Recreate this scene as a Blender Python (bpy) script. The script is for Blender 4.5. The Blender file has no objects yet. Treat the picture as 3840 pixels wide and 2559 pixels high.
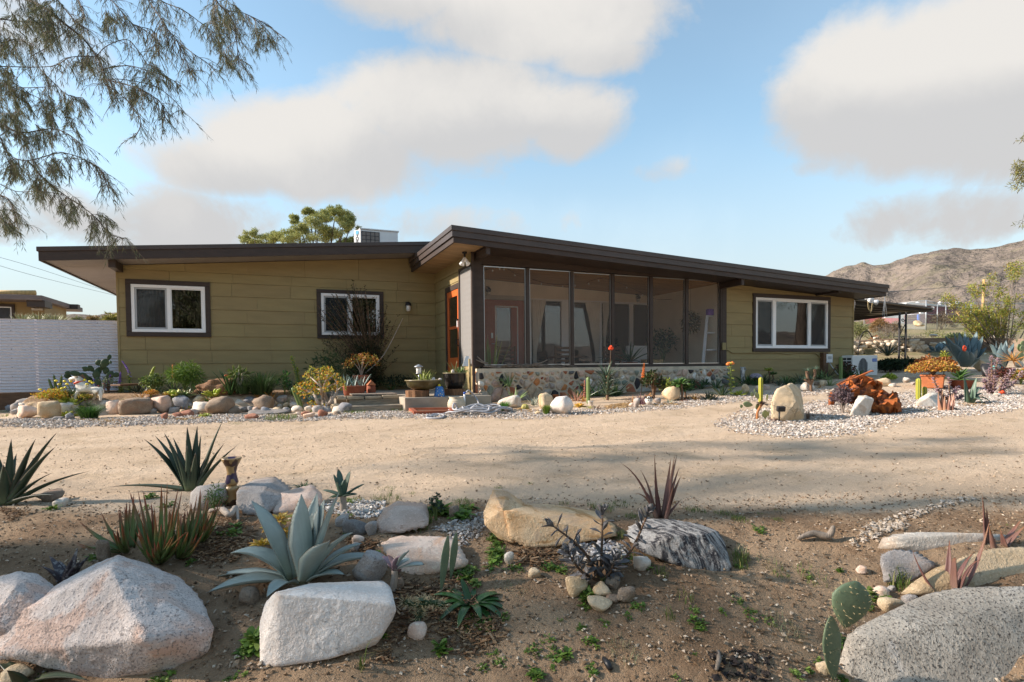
import bpy,bmesh,math,random
import numpy as np
from mathutils import Vector,Matrix,noise
# camera, world, sun, exposure
SC=bpy.context.scene
COL=SC.collection
W0,H0,FPX=3840.0,2559.0,2124.0
PPX,PPY,EYE=1920.0,1437.0,0.85
_h,_p,_r=math.radians(22.6),math.radians(-1.74),math.radians(0.53)
FWD=Vector((math.sin(_h)*math.cos(_p),math.cos(_h)*math.cos(_p),math.sin(_p)))
_rt=Vector((math.cos(_h),-math.sin(_h),0));_up=_rt.cross(FWD)
RGT=_rt*math.cos(_r)-_up*math.sin(_r);UPV=_up*math.cos(_r)+_rt*math.sin(_r)
CAMLOC=Vector((0,0,EYE))
cd=bpy.data.cameras.new('camera');cam=bpy.data.objects.new('camera',cd);COL.objects.link(cam)
cd.sensor_width=36;cd.lens=36*FPX/W0;cd.shift_y=(PPY-H0/2)/W0
cd.clip_start=0.05;cd.clip_end=12000
cam.matrix_world=Matrix(((RGT.x,UPV.x,-FWD.x,0),(RGT.y,UPV.y,-FWD.y,0),(RGT.z,UPV.z,-FWD.z,EYE),(0,0,0,1)))
SC.camera=cam
SC.view_settings.view_transform='Standard';SC.view_settings.look='None'
SC.view_settings.exposure=1.55;SC.view_settings.gamma=1.0;SC.view_settings.use_curve_mapping=False
SUN_EL,SUN_A=math.radians(29),math.radians(20)
SDIR=Vector((-math.cos(SUN_A)*math.cos(SUN_EL),math.sin(SUN_A)*math.cos(SUN_EL),math.sin(SUN_EL)))
sl=bpy.data.lights.new('sun','SUN');sl.energy=3.1;sl.angle=math.radians(1.6);sl.color=(1.0,.87,.75)
so=bpy.data.objects.new('sun',sl);COL.objects.link(so)
so.rotation_euler=(-SDIR).to_track_quat('-Z','Y').to_euler()
so.location=SDIR*60
def node(t,typ,ins=None,**props):
 n=t.nodes.new(typ)
 for k,v in props.items():setattr(n,k,v)
 for k,v in(ins or{}).items():
  s=n.inputs[k]
  if isinstance(v,bpy.types.NodeSocket):t.links.new(v,s)
  else:s.default_value=v
 return n
def math_(t,op,a,b=0.0,c=None,clamp=False):
 n=t.nodes.new('ShaderNodeMath');n.operation=op;n.use_clamp=clamp
 for i,v in enumerate((a,b,c)):
  if v is None:continue
  if isinstance(v,bpy.types.NodeSocket):t.links.new(v,n.inputs[i])
  else:n.inputs[i].default_value=v
 return n.outputs[0]
def mixc(t,fac,a,b,bt='MIX'):
 n=t.nodes.new('ShaderNodeMix');n.data_type='RGBA';n.blend_type=bt;n.clamp_factor=True
 for i,v in((0,fac),(6,a),(7,b)):
  if isinstance(v,bpy.types.NodeSocket):t.links.new(v,n.inputs[i])
  else:n.inputs[i].default_value=v if i==0 else(*v[:3],1)
 return n.outputs[2]
def sstep(t,v,a,b,lo=0.0,hi=1.0):
 n=node(t,'ShaderNodeMapRange',{'From Min':a,'From Max':b,'To Min':lo,'To Max':hi},interpolation_type='SMOOTHSTEP')
 t.links.new(v,n.inputs['Value']);return n.outputs['Result']
def sray(sx,sy):
 return FWD+RGT*((sx-PPX)/FPX)-UPV*((sy-PPY)/FPX)
def azel(sx,sy):
 d=sray(sx,sy).normalized();return math.atan2(d.x,d.y),math.asin(d.z)
wd=bpy.data.worlds.new('World');SC.world=wd;wd.use_nodes=True
t=wd.node_tree;t.nodes.clear()
sky=node(t,'ShaderNodeTexSky',sky_type='NISHITA',sun_disc=False,sun_elevation=SUN_EL,sun_rotation=math.atan2(SDIR.x,SDIR.y),air_density=1.1,dust_density=0.6,ozone_density=1.6,altitude=900)
tc=node(t,'ShaderNodeTexCoord')
sx_=node(t,'ShaderNodeSeparateXYZ',{0:tc.outputs['Generated']})
az=math_(t,'ARCTAN2',sx_.outputs[0],sx_.outputs[1]);el=math_(t,'ARCSINE',sx_.outputs[2])
n1=node(t,'ShaderNodeTexNoise',{'Vector':tc.outputs['Generated'],'Scale':4.2,'Detail':9.0,'Roughness':.6,'Distortion':.35})
n2=node(t,'ShaderNodeTexNoise',{'Vector':tc.outputs['Generated'],'Scale':2.1,'Detail':3.0,'Roughness':.5})
n3=node(t,'ShaderNodeTexNoise',{'Vector':tc.outputs['Generated'],'Scale':17.0,'Detail':7.0,'Roughness':.62,'Distortion':.5})
nz=math_(t,'ADD',math_(t,'MULTIPLY',math_(t,'SUBTRACT',n1.outputs[0],.5),1.35),math_(t,'MULTIPLY',math_(t,'SUBTRACT',n3.outputs[0],.5),.35))
dens=None;lift=None
for(bx,by,hw,hh,wt)in((1180,560,13,5.4,1.0),(1700,420,14,5.8,1.0),(2120,470,8,4.2,.85),(820,620,8,3.6,.85),(600,860,26,5.5,.72),(1500,860,26,3.6,.55),(2050,60,17,4.2,1.0),(2250,210,8,2.2,.7),(1500,-60,12,4,.9),(3180,330,8.5,6.5,1.0),(3560,300,13,7.2,1.05),(3980,330,12,7.5,1.0),(3650,800,17,4.2,.6),(3050,620,7,1.8,.5),(2450,640,7,2.0,.45)):
 a0,e0=azel(bx,by)
 da=math_(t,'DIVIDE',math_(t,'SUBTRACT',az,a0),math.radians(hw))
 de=math_(t,'DIVIDE',math_(t,'SUBTRACT',el,e0),math.radians(hh))
 r2=math_(t,'ADD',math_(t,'MULTIPLY',da,da),math_(t,'MULTIPLY',de,de))
 g=math_(t,'MULTIPLY',math_(t,'POWER',2.718,math_(t,'MULTIPLY',r2,-1.0)),wt)
 l=math_(t,'MULTIPLY',g,de)
 dens=g if dens is None else math_(t,'MAXIMUM',dens,g)
 lift=l if lift is None else math_(t,'ADD',lift,l)
wide=math_(t,'MULTIPLY',sstep(t,n2.outputs[0],.50,.72),.42)
dens=math_(t,'MAXIMUM',dens,wide)
cov=sstep(t,math_(t,'ADD',dens,math_(t,'MULTIPLY',nz,.80)),.27,.70)
hz=sstep(t,el,.42,.0)
cov=math_(t,'MAXIMUM',cov,math_(t,'ADD',.14,math_(t,'MULTIPLY',hz,.78)))
lit=sstep(t,math_(t,'ADD',math_(t,'ADD',lift,math_(t,'MULTIPLY',nz,.8)),math_(t,'MULTIPLY',dens,.12)),-.20,.62)
ccol=mixc(t,lit,(.74,.74,.745),(.97,.94,.90))
skyc=mixc(t,1.0,sky.outputs[0],(1.08,1.20,1.06),'MULTIPLY')
bsky=node(t,'ShaderNodeBackground',{'Color':skyc,'Strength':.085})
bcl=node(t,'ShaderNodeBackground',{'Color':ccol,'Strength':.30})
mx=node(t,'ShaderNodeMixShader',{0:cov,1:bsky.outputs[0],2:bcl.outputs[0]})
wo=node(t,'ShaderNodeOutputWorld');t.links.new(mx.outputs[0],wo.inputs['Surface'])
# helpers: points of the place
def ss(a,b,x):
 u=np.clip((np.asarray(x,float)-a)/(b-a),0,1);return u*u*(3-2*u)
def _hash(ix,iy,s):
 v=np.sin(ix*127.1+iy*311.7+s*74.7)*43758.5453;return v-np.floor(v)
def vnoise(x,y,s=0):
 x=np.asarray(x,float);y=np.asarray(y,float)
 ix=np.floor(x);iy=np.floor(y);fx=x-ix;fy=y-iy
 fx=fx*fx*(3-2*fx);fy=fy*fy*(3-2*fy)
 a=_hash(ix,iy,s);b=_hash(ix+1,iy,s);c=_hash(ix,iy+1,s);d=_hash(ix+1,iy+1,s)
 return(a*(1-fx)+b*fx)*(1-fy)+(c*(1-fx)+d*fx)*fy-.5
def fbm(x,y,s=0,o=4):
 v=0;a=1
 for i in range(o):v=v+a*vnoise(np.asarray(x)*2**i,np.asarray(y)*2**i,s+i*17);a*=.5
 return v
BED=[(-4.5,13.9),(-4.0,12.1),(-2.6,11.95),(-1.6,11.9),(-.5,11.7),(.35,11.75),(.9,11.6),(.95,14.3),(-3,14.3)]
def polysd(px,py,poly):
 px=np.asarray(px,float);py=np.asarray(py,float)
 d=np.full(px.shape,1e9);ins=np.zeros(px.shape,bool);n=len(poly)
 for i in range(n):
  (x1,y1),(x2,y2)=poly[i],poly[(i+1)%n]
  ex,ey=x2-x1,y2-y1;wx,wy=px-x1,py-y1
  u=np.clip((wx*ex+wy*ey)/(ex*ex+ey*ey),0,1)
  d=np.minimum(d,np.hypot(wx-ex*u,wy-ey*u))
  c=((y1>py)!=(y2>py))&(px<(x2-x1)*(py-y1)/((y2-y1)if y2!=y1 else 1e-9)+x1)
  ins^=c
 return np.where(ins,d,-d)
SH,CH=math.sin(_h),math.cos(_h)
def terrain(x,y):
 x=np.asarray(x,float);y=np.asarray(y,float)
 d=x*SH+y*CH;l=x*CH-y*SH
 z=.07*ss(6,10,y)+.034*np.clip(x-3.2,0,40)*ss(2.5,9.5,y)
 z=z+np.clip(d-18,0,60)*.082*ss(14,19,x)
 z=z-.33*ss(3.0,1.45,d+.18*vnoise(l*1.3,3,5))
 z=z-.13*np.exp(-(((l-1.55)/.42)**2+((d-2.0)/.7)**2))+.05*np.exp(-(((l-.55)/.5)**2+((d-2.25)/.4)**2))
 z=z+.31*ss(-.22,.10,polysd(x,y,BED))
 near=ss(16,5,d)
 z=z+near*(.018*fbm(x*1.1,y*1.1,3,3)+.007*fbm(x*7,y*7,9,2)+ss(3.8,3.0,d)*(.030*fbm(x*3.2,y*3.2,21,4)))
 rut=np.exp(-((y-5.2-.05*x)/.22)**2)+np.exp(-((y-6.7-.05*x)/.22)**2)
 return z-.018*rut*ss(.5,2,d)
def tz(x,y):return float(terrain(np.array([x]),np.array([y]))[0])
def hit(sx,sy):
 d=sray(sx,sy);ts=np.concatenate([np.arange(.8,14,.02),np.arange(14,80,.2)])
 X=d.x*ts;Y=d.y*ts;Z=EYE+d.z*ts;below=Z<terrain(X,Y)
 i=int(np.argmax(below))if below.any()else len(ts)-1
 lo,hi=ts[max(i-1,0)],ts[i]
 for _ in range(12):
  m=(lo+hi)/2
  if EYE+d.z*m<tz(d.x*m,d.y*m):hi=m
  else:lo=m
 m=(lo+hi)/2;X,Y=d.x*m,d.y*m
 lim=13.5 if X<3.75 and sx<1720 else 10.86 if X<15.2 and sx<3195 else 99
 if Y>lim:m*=lim/Y
 return Vector((d.x*m,d.y*m,tz(d.x*m,d.y*m)))
def onY(sx,sy,Y):d=sray(sx,sy);return CAMLOC+d*(Y/d.y)
def onX(sx,sy,X):d=sray(sx,sy);return CAMLOC+d*(X/d.x)
def depth(p):return(Vector(p)-CAMLOC).dot(FWD)
def ppm(p):return depth(p)/FPX
def atd(sx,sy,dd):return CAMLOC+sray(sx,sy)*dd
def proj(p):
 v=Vector(p)-CAMLOC;z=v.dot(FWD);return PPX+FPX*v.dot(RGT)/z,PPY-FPX*v.dot(UPV)/z,z
# helpers: meshes and objects
def mkmesh(name,verts,faces,mats=(),smooth=False,mi=None,col=None,attrs=None):
 me=bpy.data.meshes.new(name)
 me.from_pydata([tuple(v)for v in verts]if not isinstance(verts,np.ndarray)else verts.tolist(),[],faces)
 for m in(mats if isinstance(mats,(list,tuple))else[mats]):
  me.materials.append(m)
 if mi is not None:me.polygons.foreach_set('material_index',mi)
 if smooth:me.polygons.foreach_set('use_smooth',[True]*len(me.polygons))
 if col is not None:
  a=me.color_attributes.new('Col','FLOAT_COLOR','POINT')
  c=np.ones((len(me.vertices),4));c[:,:3]=np.asarray(col)[:,:3];a.data.foreach_set('color',c.ravel())
 for k,v in(attrs or{}).items():
  a=me.attributes.new(k,'FLOAT','POINT');a.data.foreach_set('value',np.asarray(v,float))
 me.update();return me
def tag(o,label=None,cat=None,group=None,kind=None):
 for k,v in(('label',label),('category',cat),('group',group),('kind',kind)):
  if v:o[k]=v
 return o
def thing(name,label,cat,loc=(0,0,0),rotz=0,group=None):
 o=bpy.data.objects.new(name,None);COL.objects.link(o);o.empty_display_size=.1
 o.location=loc;o.rotation_euler=(0,0,rotz);return tag(o,label,cat,group)
def part(name,me,parent,loc=(0,0,0),rot=(0,0,0),scale=(1,1,1),label=None):
 o=bpy.data.objects.new(name,me);COL.objects.link(o);o.parent=parent
 o.location=loc;o.rotation_euler=rot;o.scale=scale
 if label:o['label']=label
 return o
def wpart(name,me,parent,label=None):
 o=part(name,me,parent,label=label);q=parent;off=Vector((0,0,0))
 while q:off+=Vector(q.location);q=q.parent
 o.location=-off;return o
def solo(name,me,label,cat,loc=(0,0,0),rot=(0,0,0),group=None,kind=None):
 o=bpy.data.objects.new(name,me);COL.objects.link(o);o.location=loc;o.rotation_euler=rot
 return tag(o,label,cat,group,kind)
def struct(name,me,kind='structure',label=None):
 o=bpy.data.objects.new(name,me);COL.objects.link(o);o['kind']=kind
 if label:o['label']=label
 return o
def emp(name,parent,loc=(0,0,0)):
 o=bpy.data.objects.new(name,None);COL.objects.link(o);o.parent=parent;o.location=loc;o.empty_display_size=.1;return o
def bev(o,w=.004,seg=2):
 m=o.modifiers.new('bevel','BEVEL');m.width=w;m.segments=seg;m.limit_method='ANGLE';return o
class MB:
 def __init__(s):s.v=[];s.f=[];s.m=[];s.c=[]
 def add(s,vs,fs,mi=0,col=(1,1,1)):
  b=len(s.v);s.v+=[tuple(p)for p in vs];s.f+=[tuple(i+b for i in f)for f in fs];s.m+=[mi]*len(fs);s.c+=[col]*len(vs)
 def box(s,x0,x1,y0,y1,z0,z1,mi=0,col=(1,1,1)):
  s.add([(x0,y0,z0),(x1,y0,z0),(x1,y1,z0),(x0,y1,z0),(x0,y0,z1),(x1,y0,z1),(x1,y1,z1),(x0,y1,z1)],[(3,2,1,0),(4,5,6,7),(0,1,5,4),(1,2,6,5),(2,3,7,6),(3,0,4,7)],mi,col)
 def hexa(s,b,tp,mi=0,col=(1,1,1)):
  s.add(list(b)+list(tp),[(3,2,1,0),(4,5,6,7),(0,1,5,4),(1,2,6,5),(2,3,7,6),(3,0,4,7)],mi,col)
 def bar(s,a,b,w,h=None,mi=0,col=(1,1,1),up=(0,0,1)):
  a=Vector(a);b=Vector(b);h=h or w;d=(b-a).normalized();u=Vector(up)
  if abs(d.dot(u))>.98:u=Vector((0,1,0))
  x=d.cross(u).normalized()*w/2;y=x.cross(d).normalized()*h/2
  s.hexa([a-x-y,a+x-y,a+x+y,a-x+y],[b-x-y,b+x-y,b+x+y,b-x+y],mi,col)
 def tube(s,pts,rad,n=6,mi=0,col=(1,1,1),cap=True):
  pts=[Vector(p)for p in pts];k=len(pts);vs=[];fs=[];px=None
  for i,p in enumerate(pts):
   d=(pts[min(i+1,k-1)]-pts[max(i-1,0)])
   d=d.normalized()if d.length>1e-9 else Vector((0,0,1))
   if px is None:
    px=d.cross(Vector((0,0,1))if abs(d.z)<.9 else Vector((1,0,0))).normalized()
   px=(px-d*px.dot(d));px=px.normalized()if px.length>1e-6 else d.orthogonal().normalized()
   py=d.cross(px);r=rad[i]if hasattr(rad,'__len__')else rad
   for j in range(n):
    a=2*math.pi*j/n;vs.append(p+px*(r*math.cos(a))+py*(r*math.sin(a)))
  for i in range(k-1):
   for j in range(n):
    a=i*n+j;b=i*n+(j+1)%n;fs.append((a,b,b+n,a+n))
  if cap:fs.append(tuple(range(n))[::-1]);fs.append(tuple((k-1)*n+j for j in range(n)))
  s.add(vs,fs,mi,col)
 def lathe(s,prof,n=24,c=(0,0,0),mi=0,col=(1,1,1),sx=1,sy=1):
  vs=[];fs=[];k=len(prof)
  for r,z in prof:
   for j in range(n):
    a=2*math.pi*j/n;vs.append((c[0]+sx*r*math.cos(a),c[1]+sy*r*math.sin(a),c[2]+z))
  for i in range(k-1):
   for j in range(n):
    a=i*n+j;b=i*n+(j+1)%n;fs.append((a,b,b+n,a+n))
  fs.append(tuple(range(n))[::-1]);fs.append(tuple((k-1)*n+j for j in range(n)))
  s.add(vs,fs,mi,col)
 def mesh(s,name,mats,smooth=False,color=False):
  return mkmesh(name,s.v,s.f,mats,smooth,s.m,s.c if color else None)
def smoothline(pts,n=6):
 pts=[Vector(p)for p in pts];out=[]
 for i in range(len(pts)-1):
  p0=pts[max(i-1,0)];p1=pts[i];p2=pts[i+1];p3=pts[min(i+2,len(pts)-1)]
  for j in range(n):
   u=j/n;out.append(.5*((2*p1)+(p2-p0)*u+(2*p0-5*p1+4*p2-p3)*u*u+(3*p1-p0-3*p2+p3)*u**3))
 return out+[pts[-1]]
# materials
def base_mat(name):
 m=bpy.data.materials.new(name);m.use_nodes=True;t=m.node_tree;t.nodes.clear()
 o=node(t,'ShaderNodeOutputMaterial');b=node(t,'ShaderNodeBsdfPrincipled');t.links.new(b.outputs[0],o.inputs[0])
 return m,t,b
def addbump(t,b,h,strength=.3,dist=.01):
 n=node(t,'ShaderNodeBump',{'Height':h,'Strength':strength,'Distance':dist});t.links.new(n.outputs[0],b.inputs['Normal'])
def M(name,col,rough=.6,var=.18,scale=3.0,bump=.0,bscale=60,metal=0,spec=.4,rand=0.0,col2=None,coord='Object',stretch=None):
 m,t,b=base_mat(name);tc=node(t,'ShaderNodeTexCoord');v=tc.outputs[coord]
 if stretch:v=node(t,'ShaderNodeMapping',{'Vector':v,'Scale':stretch}).outputs[0]
 n=node(t,'ShaderNodeTexNoise',{'Vector':v,'Scale':scale,'Detail':6.0,'Roughness':.62})
 f=sstep(t,n.outputs[0],.32,.68)
 c2=col2 or tuple(min(1,c*(1+var))for c in col);c1=tuple(c*(1-var)for c in col)if not col2 else col
 c=mixc(t,f,c1,c2)
 if rand:
  oi=node(t,'ShaderNodeObjectInfo')
  h=node(t,'ShaderNodeHueSaturation',{'Hue':math_(t,'ADD',.5,math_(t,'MULTIPLY',math_(t,'SUBTRACT',oi.outputs['Random'],.5),rand*.12)),'Saturation':1.0,'Value':math_(t,'ADD',1-rand/2,math_(t,'MULTIPLY',oi.outputs['Random'],rand)),'Color':c});c=h.outputs[0]
 t.links.new(c,b.inputs['Base Color'])
 b.inputs['Roughness'].default_value=rough;b.inputs['Metallic'].default_value=metal;b.inputs['Specular IOR Level'].default_value=spec
 if bump:
  n2=node(t,'ShaderNodeTexNoise',{'Vector':v,'Scale':bscale,'Detail':4.0});addbump(t,b,n2.outputs[0],bump,.01)
 return m
def colmat(name,rough=.8,bump=0,bscale=200,spec=.3,translucent=0):
 m,t,b=base_mat(name);a=node(t,'ShaderNodeAttribute',attribute_name='Col');tc=node(t,'ShaderNodeTexCoord')
 n=node(t,'ShaderNodeTexNoise',{'Vector':tc.outputs['Object'],'Scale':bscale,'Detail':3.0})
 c=mixc(t,.35,a.outputs[0],node(t,'ShaderNodeHueSaturation',{'Value':math_(t,'MULTIPLY',n.outputs[0],2.0),'Color':a.outputs[0]}).outputs[0])
 t.links.new(c,b.inputs['Base Color']);b.inputs['Roughness'].default_value=rough;b.inputs['Specular IOR Level'].default_value=spec
 if bump:addbump(t,b,n.outputs[0],bump,.004)
 if translucent:
  o=[x for x in t.nodes if x.type=='OUTPUT_MATERIAL'][0];tr=node(t,'ShaderNodeBsdfTranslucent',{'Color':c})
  mx=node(t,'ShaderNodeMixShader',{0:translucent,1:b.outputs[0],2:tr.outputs[0]});t.links.new(mx.outputs[0],o.inputs[0])
 return m
def rockmat(name,ca,cb,speck,patch=None,sscale=260,band=None,rough=.85,bump=.5,pscale=3.0,pw=(.52,.62),samt=.5):
 m,t,b=base_mat(name);tc=node(t,'ShaderNodeTexCoord');v=tc.outputs['Object']
 oi=node(t,'ShaderNodeObjectInfo')
 v=node(t,'ShaderNodeVectorMath',{0:v,1:node(t,'ShaderNodeCombineXYZ',{0:math_(t,'MULTIPLY',oi.outputs['Random'],37.0)}).outputs[0]},operation='ADD').outputs[0]
 n=node(t,'ShaderNodeTexNoise',{'Vector':v,'Scale':pscale*1.6,'Detail':8.0,'Roughness':.65})
 c=mixc(t,sstep(t,n.outputs[0],.35,.65),ca,cb)
 if patch:
  n4=node(t,'ShaderNodeTexNoise',{'Vector':v,'Scale':pscale,'Detail':5.0,'Roughness':.55,'Distortion':.8})
  c=mixc(t,math_(t,'MULTIPLY',sstep(t,n4.outputs[0],*pw),.8),c,patch)
 if band:
  mp=node(t,'ShaderNodeMapping',{'Vector':v,'Scale':band[1],'Rotation':(.3,.25,.2)})
  n5=node(t,'ShaderNodeTexNoise',{'Vector':mp.outputs[0],'Scale':1.0,'Detail':9.0,'Roughness':.68,'Distortion':1.1})
  c=mixc(t,sstep(t,n5.outputs[0],*band[2]),c,band[0])
 n3=node(t,'ShaderNodeTexNoise',{'Vector':v,'Scale':sscale,'Detail':2.0,'Roughness':.7})
 c=mixc(t,math_(t,'MULTIPLY',sstep(t,n3.outputs[0],.52,.66),samt),c,speck)
 n6=node(t,'ShaderNodeTexNoise',{'Vector':v,'Scale':sscale*.55,'Detail':2.0,'Roughness':.6})
 c=mixc(t,math_(t,'MULTIPLY',sstep(t,n6.outputs[0],.58,.70),.35),c,tuple(min(1,x*1.5)for x in cb))
 dv=node(t,'ShaderNodeVectorMath',{0:v,1:node(t,'ShaderNodeVectorMath',{0:n.outputs[1],'Scale':.35},operation='SCALE').outputs[0]},operation='ADD')
 vo=node(t,'ShaderNodeTexVoronoi',{'Vector':dv.outputs[0],'Scale':pscale*1.3},feature='DISTANCE_TO_EDGE')
 ck=math_(t,'MULTIPLY',sstep(t,vo.outputs['Distance'],.022,.002),sstep(t,n.outputs[0],.48,.60))
 c=mixc(t,math_(t,'MULTIPLY',ck,.55),c,tuple(x*.35 for x in ca))
 t.links.new(c,b.inputs['Base Color']);b.inputs['Roughness'].default_value=rough;b.inputs['Specular IOR Level'].default_value=.25
 n7=node(t,'ShaderNodeTexNoise',{'Vector':v,'Scale':26.0,'Detail':5.0,'Roughness':.7})
 h=math_(t,'ADD',math_(t,'ADD',math_(t,'MULTIPLY',n.outputs[0],4.0),math_(t,'MULTIPLY',n7.outputs[0],.6)),math_(t,'ADD',n3.outputs[0],n6.outputs[0]))
 h=math_(t,'SUBTRACT',h,math_(t,'MULTIPLY',ck,2.0))
 addbump(t,b,h,bump,.0075);return m
def leafmat(name,base,tip,t0=.6,t1=.95,low=None,rough=.45,spec=.4,edge=None,mott=None,rand=.25,sub=0):
 m,t,b=base_mat(name);a=node(t,'ShaderNodeAttribute',attribute_name='t').outputs['Fac'];s=node(t,'ShaderNodeAttribute',attribute_name='s').outputs['Fac']
 tc=node(t,'ShaderNodeTexCoord');n=node(t,'ShaderNodeTexNoise',{'Vector':tc.outputs['Object'],'Scale':14.0,'Detail':5.0})
 mp=node(t,'ShaderNodeMapping',{'Vector':tc.outputs['Object'],'Scale':(30,90,4)})
 nf=node(t,'ShaderNodeTexNoise',{'Vector':mp.outputs[0],'Scale':1.0,'Detail':3.0})
 c=mixc(t,n.outputs[0],tuple(x*.78 for x in base),tuple(min(1,x*1.22)for x in base))
 c=mixc(t,math_(t,'MULTIPLY',sstep(t,nf.outputs[0],.5,.75),.22),c,tuple(min(1,x*1.5)for x in base))
 if low:c=mixc(t,sstep(t,a,.35,.0),c,low)
 if mott:
  n2=node(t,'ShaderNodeTexNoise',{'Vector':tc.outputs['Object'],'Scale':mott[1],'Detail':3.0});c=mixc(t,sstep(t,n2.outputs[0],mott[2],mott[3]),c,mott[0])
 tt=math_(t,'ADD',a,math_(t,'MULTIPLY',math_(t,'SUBTRACT',n.outputs[0],.5),.35))
 c=mixc(t,sstep(t,tt,t0,t1),c,tip)
 if edge:c=mixc(t,sstep(t,math_(t,'ABSOLUTE',s),edge[1],1.0),c,edge[0])
 oi=node(t,'ShaderNodeObjectInfo')
 c=node(t,'ShaderNodeHueSaturation',{'Value':math_(t,'ADD',1-rand/2,math_(t,'MULTIPLY',oi.outputs['Random'],rand)),'Color':c,'Hue':math_(t,'ADD',.49,math_(t,'MULTIPLY',oi.outputs['Random'],.02))}).outputs[0]
 t.links.new(c,b.inputs['Base Color']);b.inputs['Roughness'].default_value=rough;b.inputs['Specular IOR Level'].default_value=spec
 addbump(t,b,math_(t,'ADD',nf.outputs[0],n.outputs[0]),.25,.004)
 if sub:
  o=[x for x in t.nodes if x.type=='OUTPUT_MATERIAL'][0];tr=node(t,'ShaderNodeBsdfTranslucent',{'Color':c})
  mx=node(t,'ShaderNodeMixShader',{0:sub,1:b.outputs[0],2:tr.outputs[0]});t.links.new(mx.outputs[0],o.inputs[0])
 return m
SIDING=M('siding_paint',(.305,.237,.112),.62,.07,1.5,.12,90,spec=.25,rand=.06,stretch=(1,1,6))
TRIM=M('brown_trim_paint',(.054,.038,.031),.5,.12,3,.1,60,spec=.3,stretch=(1,1,4))
ROOFM=M('roof_edge_metal',(.064,.048,.042),.42,.10,2,.05,40,spec=.4)
VINYL=M('white_vinyl',(.90,.90,.90),.35,.02,2,spec=.4)
CASING=M('cream_casing_paint',(.55,.50,.42),.5,.05,2)
PORCHW=M('porch_wall_plaster',(.84,.73,.57),.8,.06,2,.1,60)
CEIL=M('stained_plywood',(.48,.26,.115),.6,.25,2.2,.1,40,stretch=(.6,6,1))
SOFFIT=M('soffit_paint',(.30,.27,.25),.7,.08,1.2)
SOFFITW=M('soffit_plywood',(.36,.235,.12),.65,.18,1.5,.05,40,stretch=(1,4,1))
ORANGE=M('orange_door_paint',(.60,.125,.028),.38,.06,3,spec=.4)
REDD=M('rust_red_door_paint',(.42,.14,.085),.45,.08,3)
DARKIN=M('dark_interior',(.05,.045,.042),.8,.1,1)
FLOORM=M('porch_floor_concrete',(.48,.43,.37),.7,.15,3)
CONC=M('weathered_concrete',(.40,.34,.265),.85,.16,3.0,.3,90,col2=(.30,.255,.195))
STEPC=M('old_step_timber',(.27,.225,.165),.85,.25,4,.4,50,stretch=(1,6,6))
FLAG=M('flagstone',(.36,.29,.20),.8,.22,6,.4,60)
MORTAR=M('mortar',(.55,.47,.36),.9,.14,5,.5,90)
METALW=M('white_enamel',(.74,.74,.73),.4,.05,2)
GREYP=M('grey_enamel',(.42,.43,.44),.45,.06,2)
GRILLE=M('dark_grille',(.035,.037,.042),.6,.2,9)
BLACKP=M('black_plastic',(.018,.018,.02),.45,.15,4)
BLACKI=M('black_wrought_iron',(.02,.018,.02),.55,.2,6)
BLUEP=M('blue_plastic',(.03,.10,.42),.4,.08,5)
TERRA=M('terracotta',(.44,.145,.055),.75,.14,5,.15,60)
TERRAD=M('old_terracotta',(.27,.075,.035),.8,.2,5,.2,60)
GLAZEB=M('black_glaze',(.012,.010,.009),.18,.3,4,spec=.5)
GLAZEO=M('olive_glaze',(.085,.07,.028),.22,.3,3,spec=.5)
GLAZER=M('glazed_rim',(.20,.165,.09),.35,.2,5)
CREAMC=M('cream_ceramic',(.52,.45,.34),.6,.1,6)
WOODL=M('log_wood',(.21,.105,.05),.85,.35,6,.6,40,stretch=(6,6,1))
WOODG=M('weathered_wood',(.235,.19,.15),.85,.3,6,.5,50,stretch=(4,4,1))
WOODB=M('brown_wood',(.13,.065,.033),.6,.25,5,.2,40,stretch=(1,5,5))
STAKE=M('bamboo_stake',(.34,.26,.13),.6,.15,5)
POLE=M('yellow_pine_pole',(.50,.32,.13),.8,.2,4,stretch=(4,4,.6))
BARK=M('tree_bark',(.085,.066,.052),.9,.35,5,.8,24,stretch=(2,2,.5))
BARKP=M('pale_stem_bark',(.38,.31,.25),.75,.22,12,.3,60)
STEMG=M('green_stem',(.12,.16,.045),.6,.2,8)
STEMB=M('brown_stem',(.17,.10,.06),.75,.25,10,.3,50)
TWIG=M('grey_twig',(.20,.165,.14),.85,.25,10)
HOSE=M('grey_hose',(.40,.40,.42),.5,.1,20)
CHROME=M('satin_metal',(.55,.55,.55),.3,.05,3,metal=1)
GALV=M('galvanised_pipe',(.42,.44,.46),.45,.1,6,metal=.5)
FABRIC=M('curtain_cloth',(.85,.80,.72),.9,.08,3)
FABRICG=M('green_curtain_cloth',(.16,.20,.16),.9,.12,3)
CUSH=M('pale_cushion',(.52,.48,.44),.9,.06,3)
REDF=M('red_flower',(.75,.075,.02),.5,.2,9)
ORF=M('orange_flower',(.72,.20,.04),.5,.2,9)
YEF=M('yellow_flower',(.80,.66,.04),.5,.15,9)
PUF=M('purple_flower',(.24,.12,.48),.6,.2,30)
PINKF=M('pink_flower',(.62,.17,.16),.5,.2,9)
WHITEF=M('white_petals',(.75,.72,.66),.6,.1,9)
STEELG=M('grey_statue_metal',(.34,.35,.36),.38,.3,16,metal=.55)
REDHOUSE=M('barn_red_paint',(.20,.03,.035),.7,.1,1)
NEIGH=M('neighbour_siding',(.27,.19,.085),.75,.1,1)
ROOFGREY=M('weathered_fascia',(.16,.125,.115),.7,.15,1.5,stretch=(1,1,5))
CAPM=M('white_roof_cap',(.62,.62,.62),.4,.05,1)
BULB=M('clear_bulb',(.75,.73,.68),.15,.03,4,spec=.6)
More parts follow.
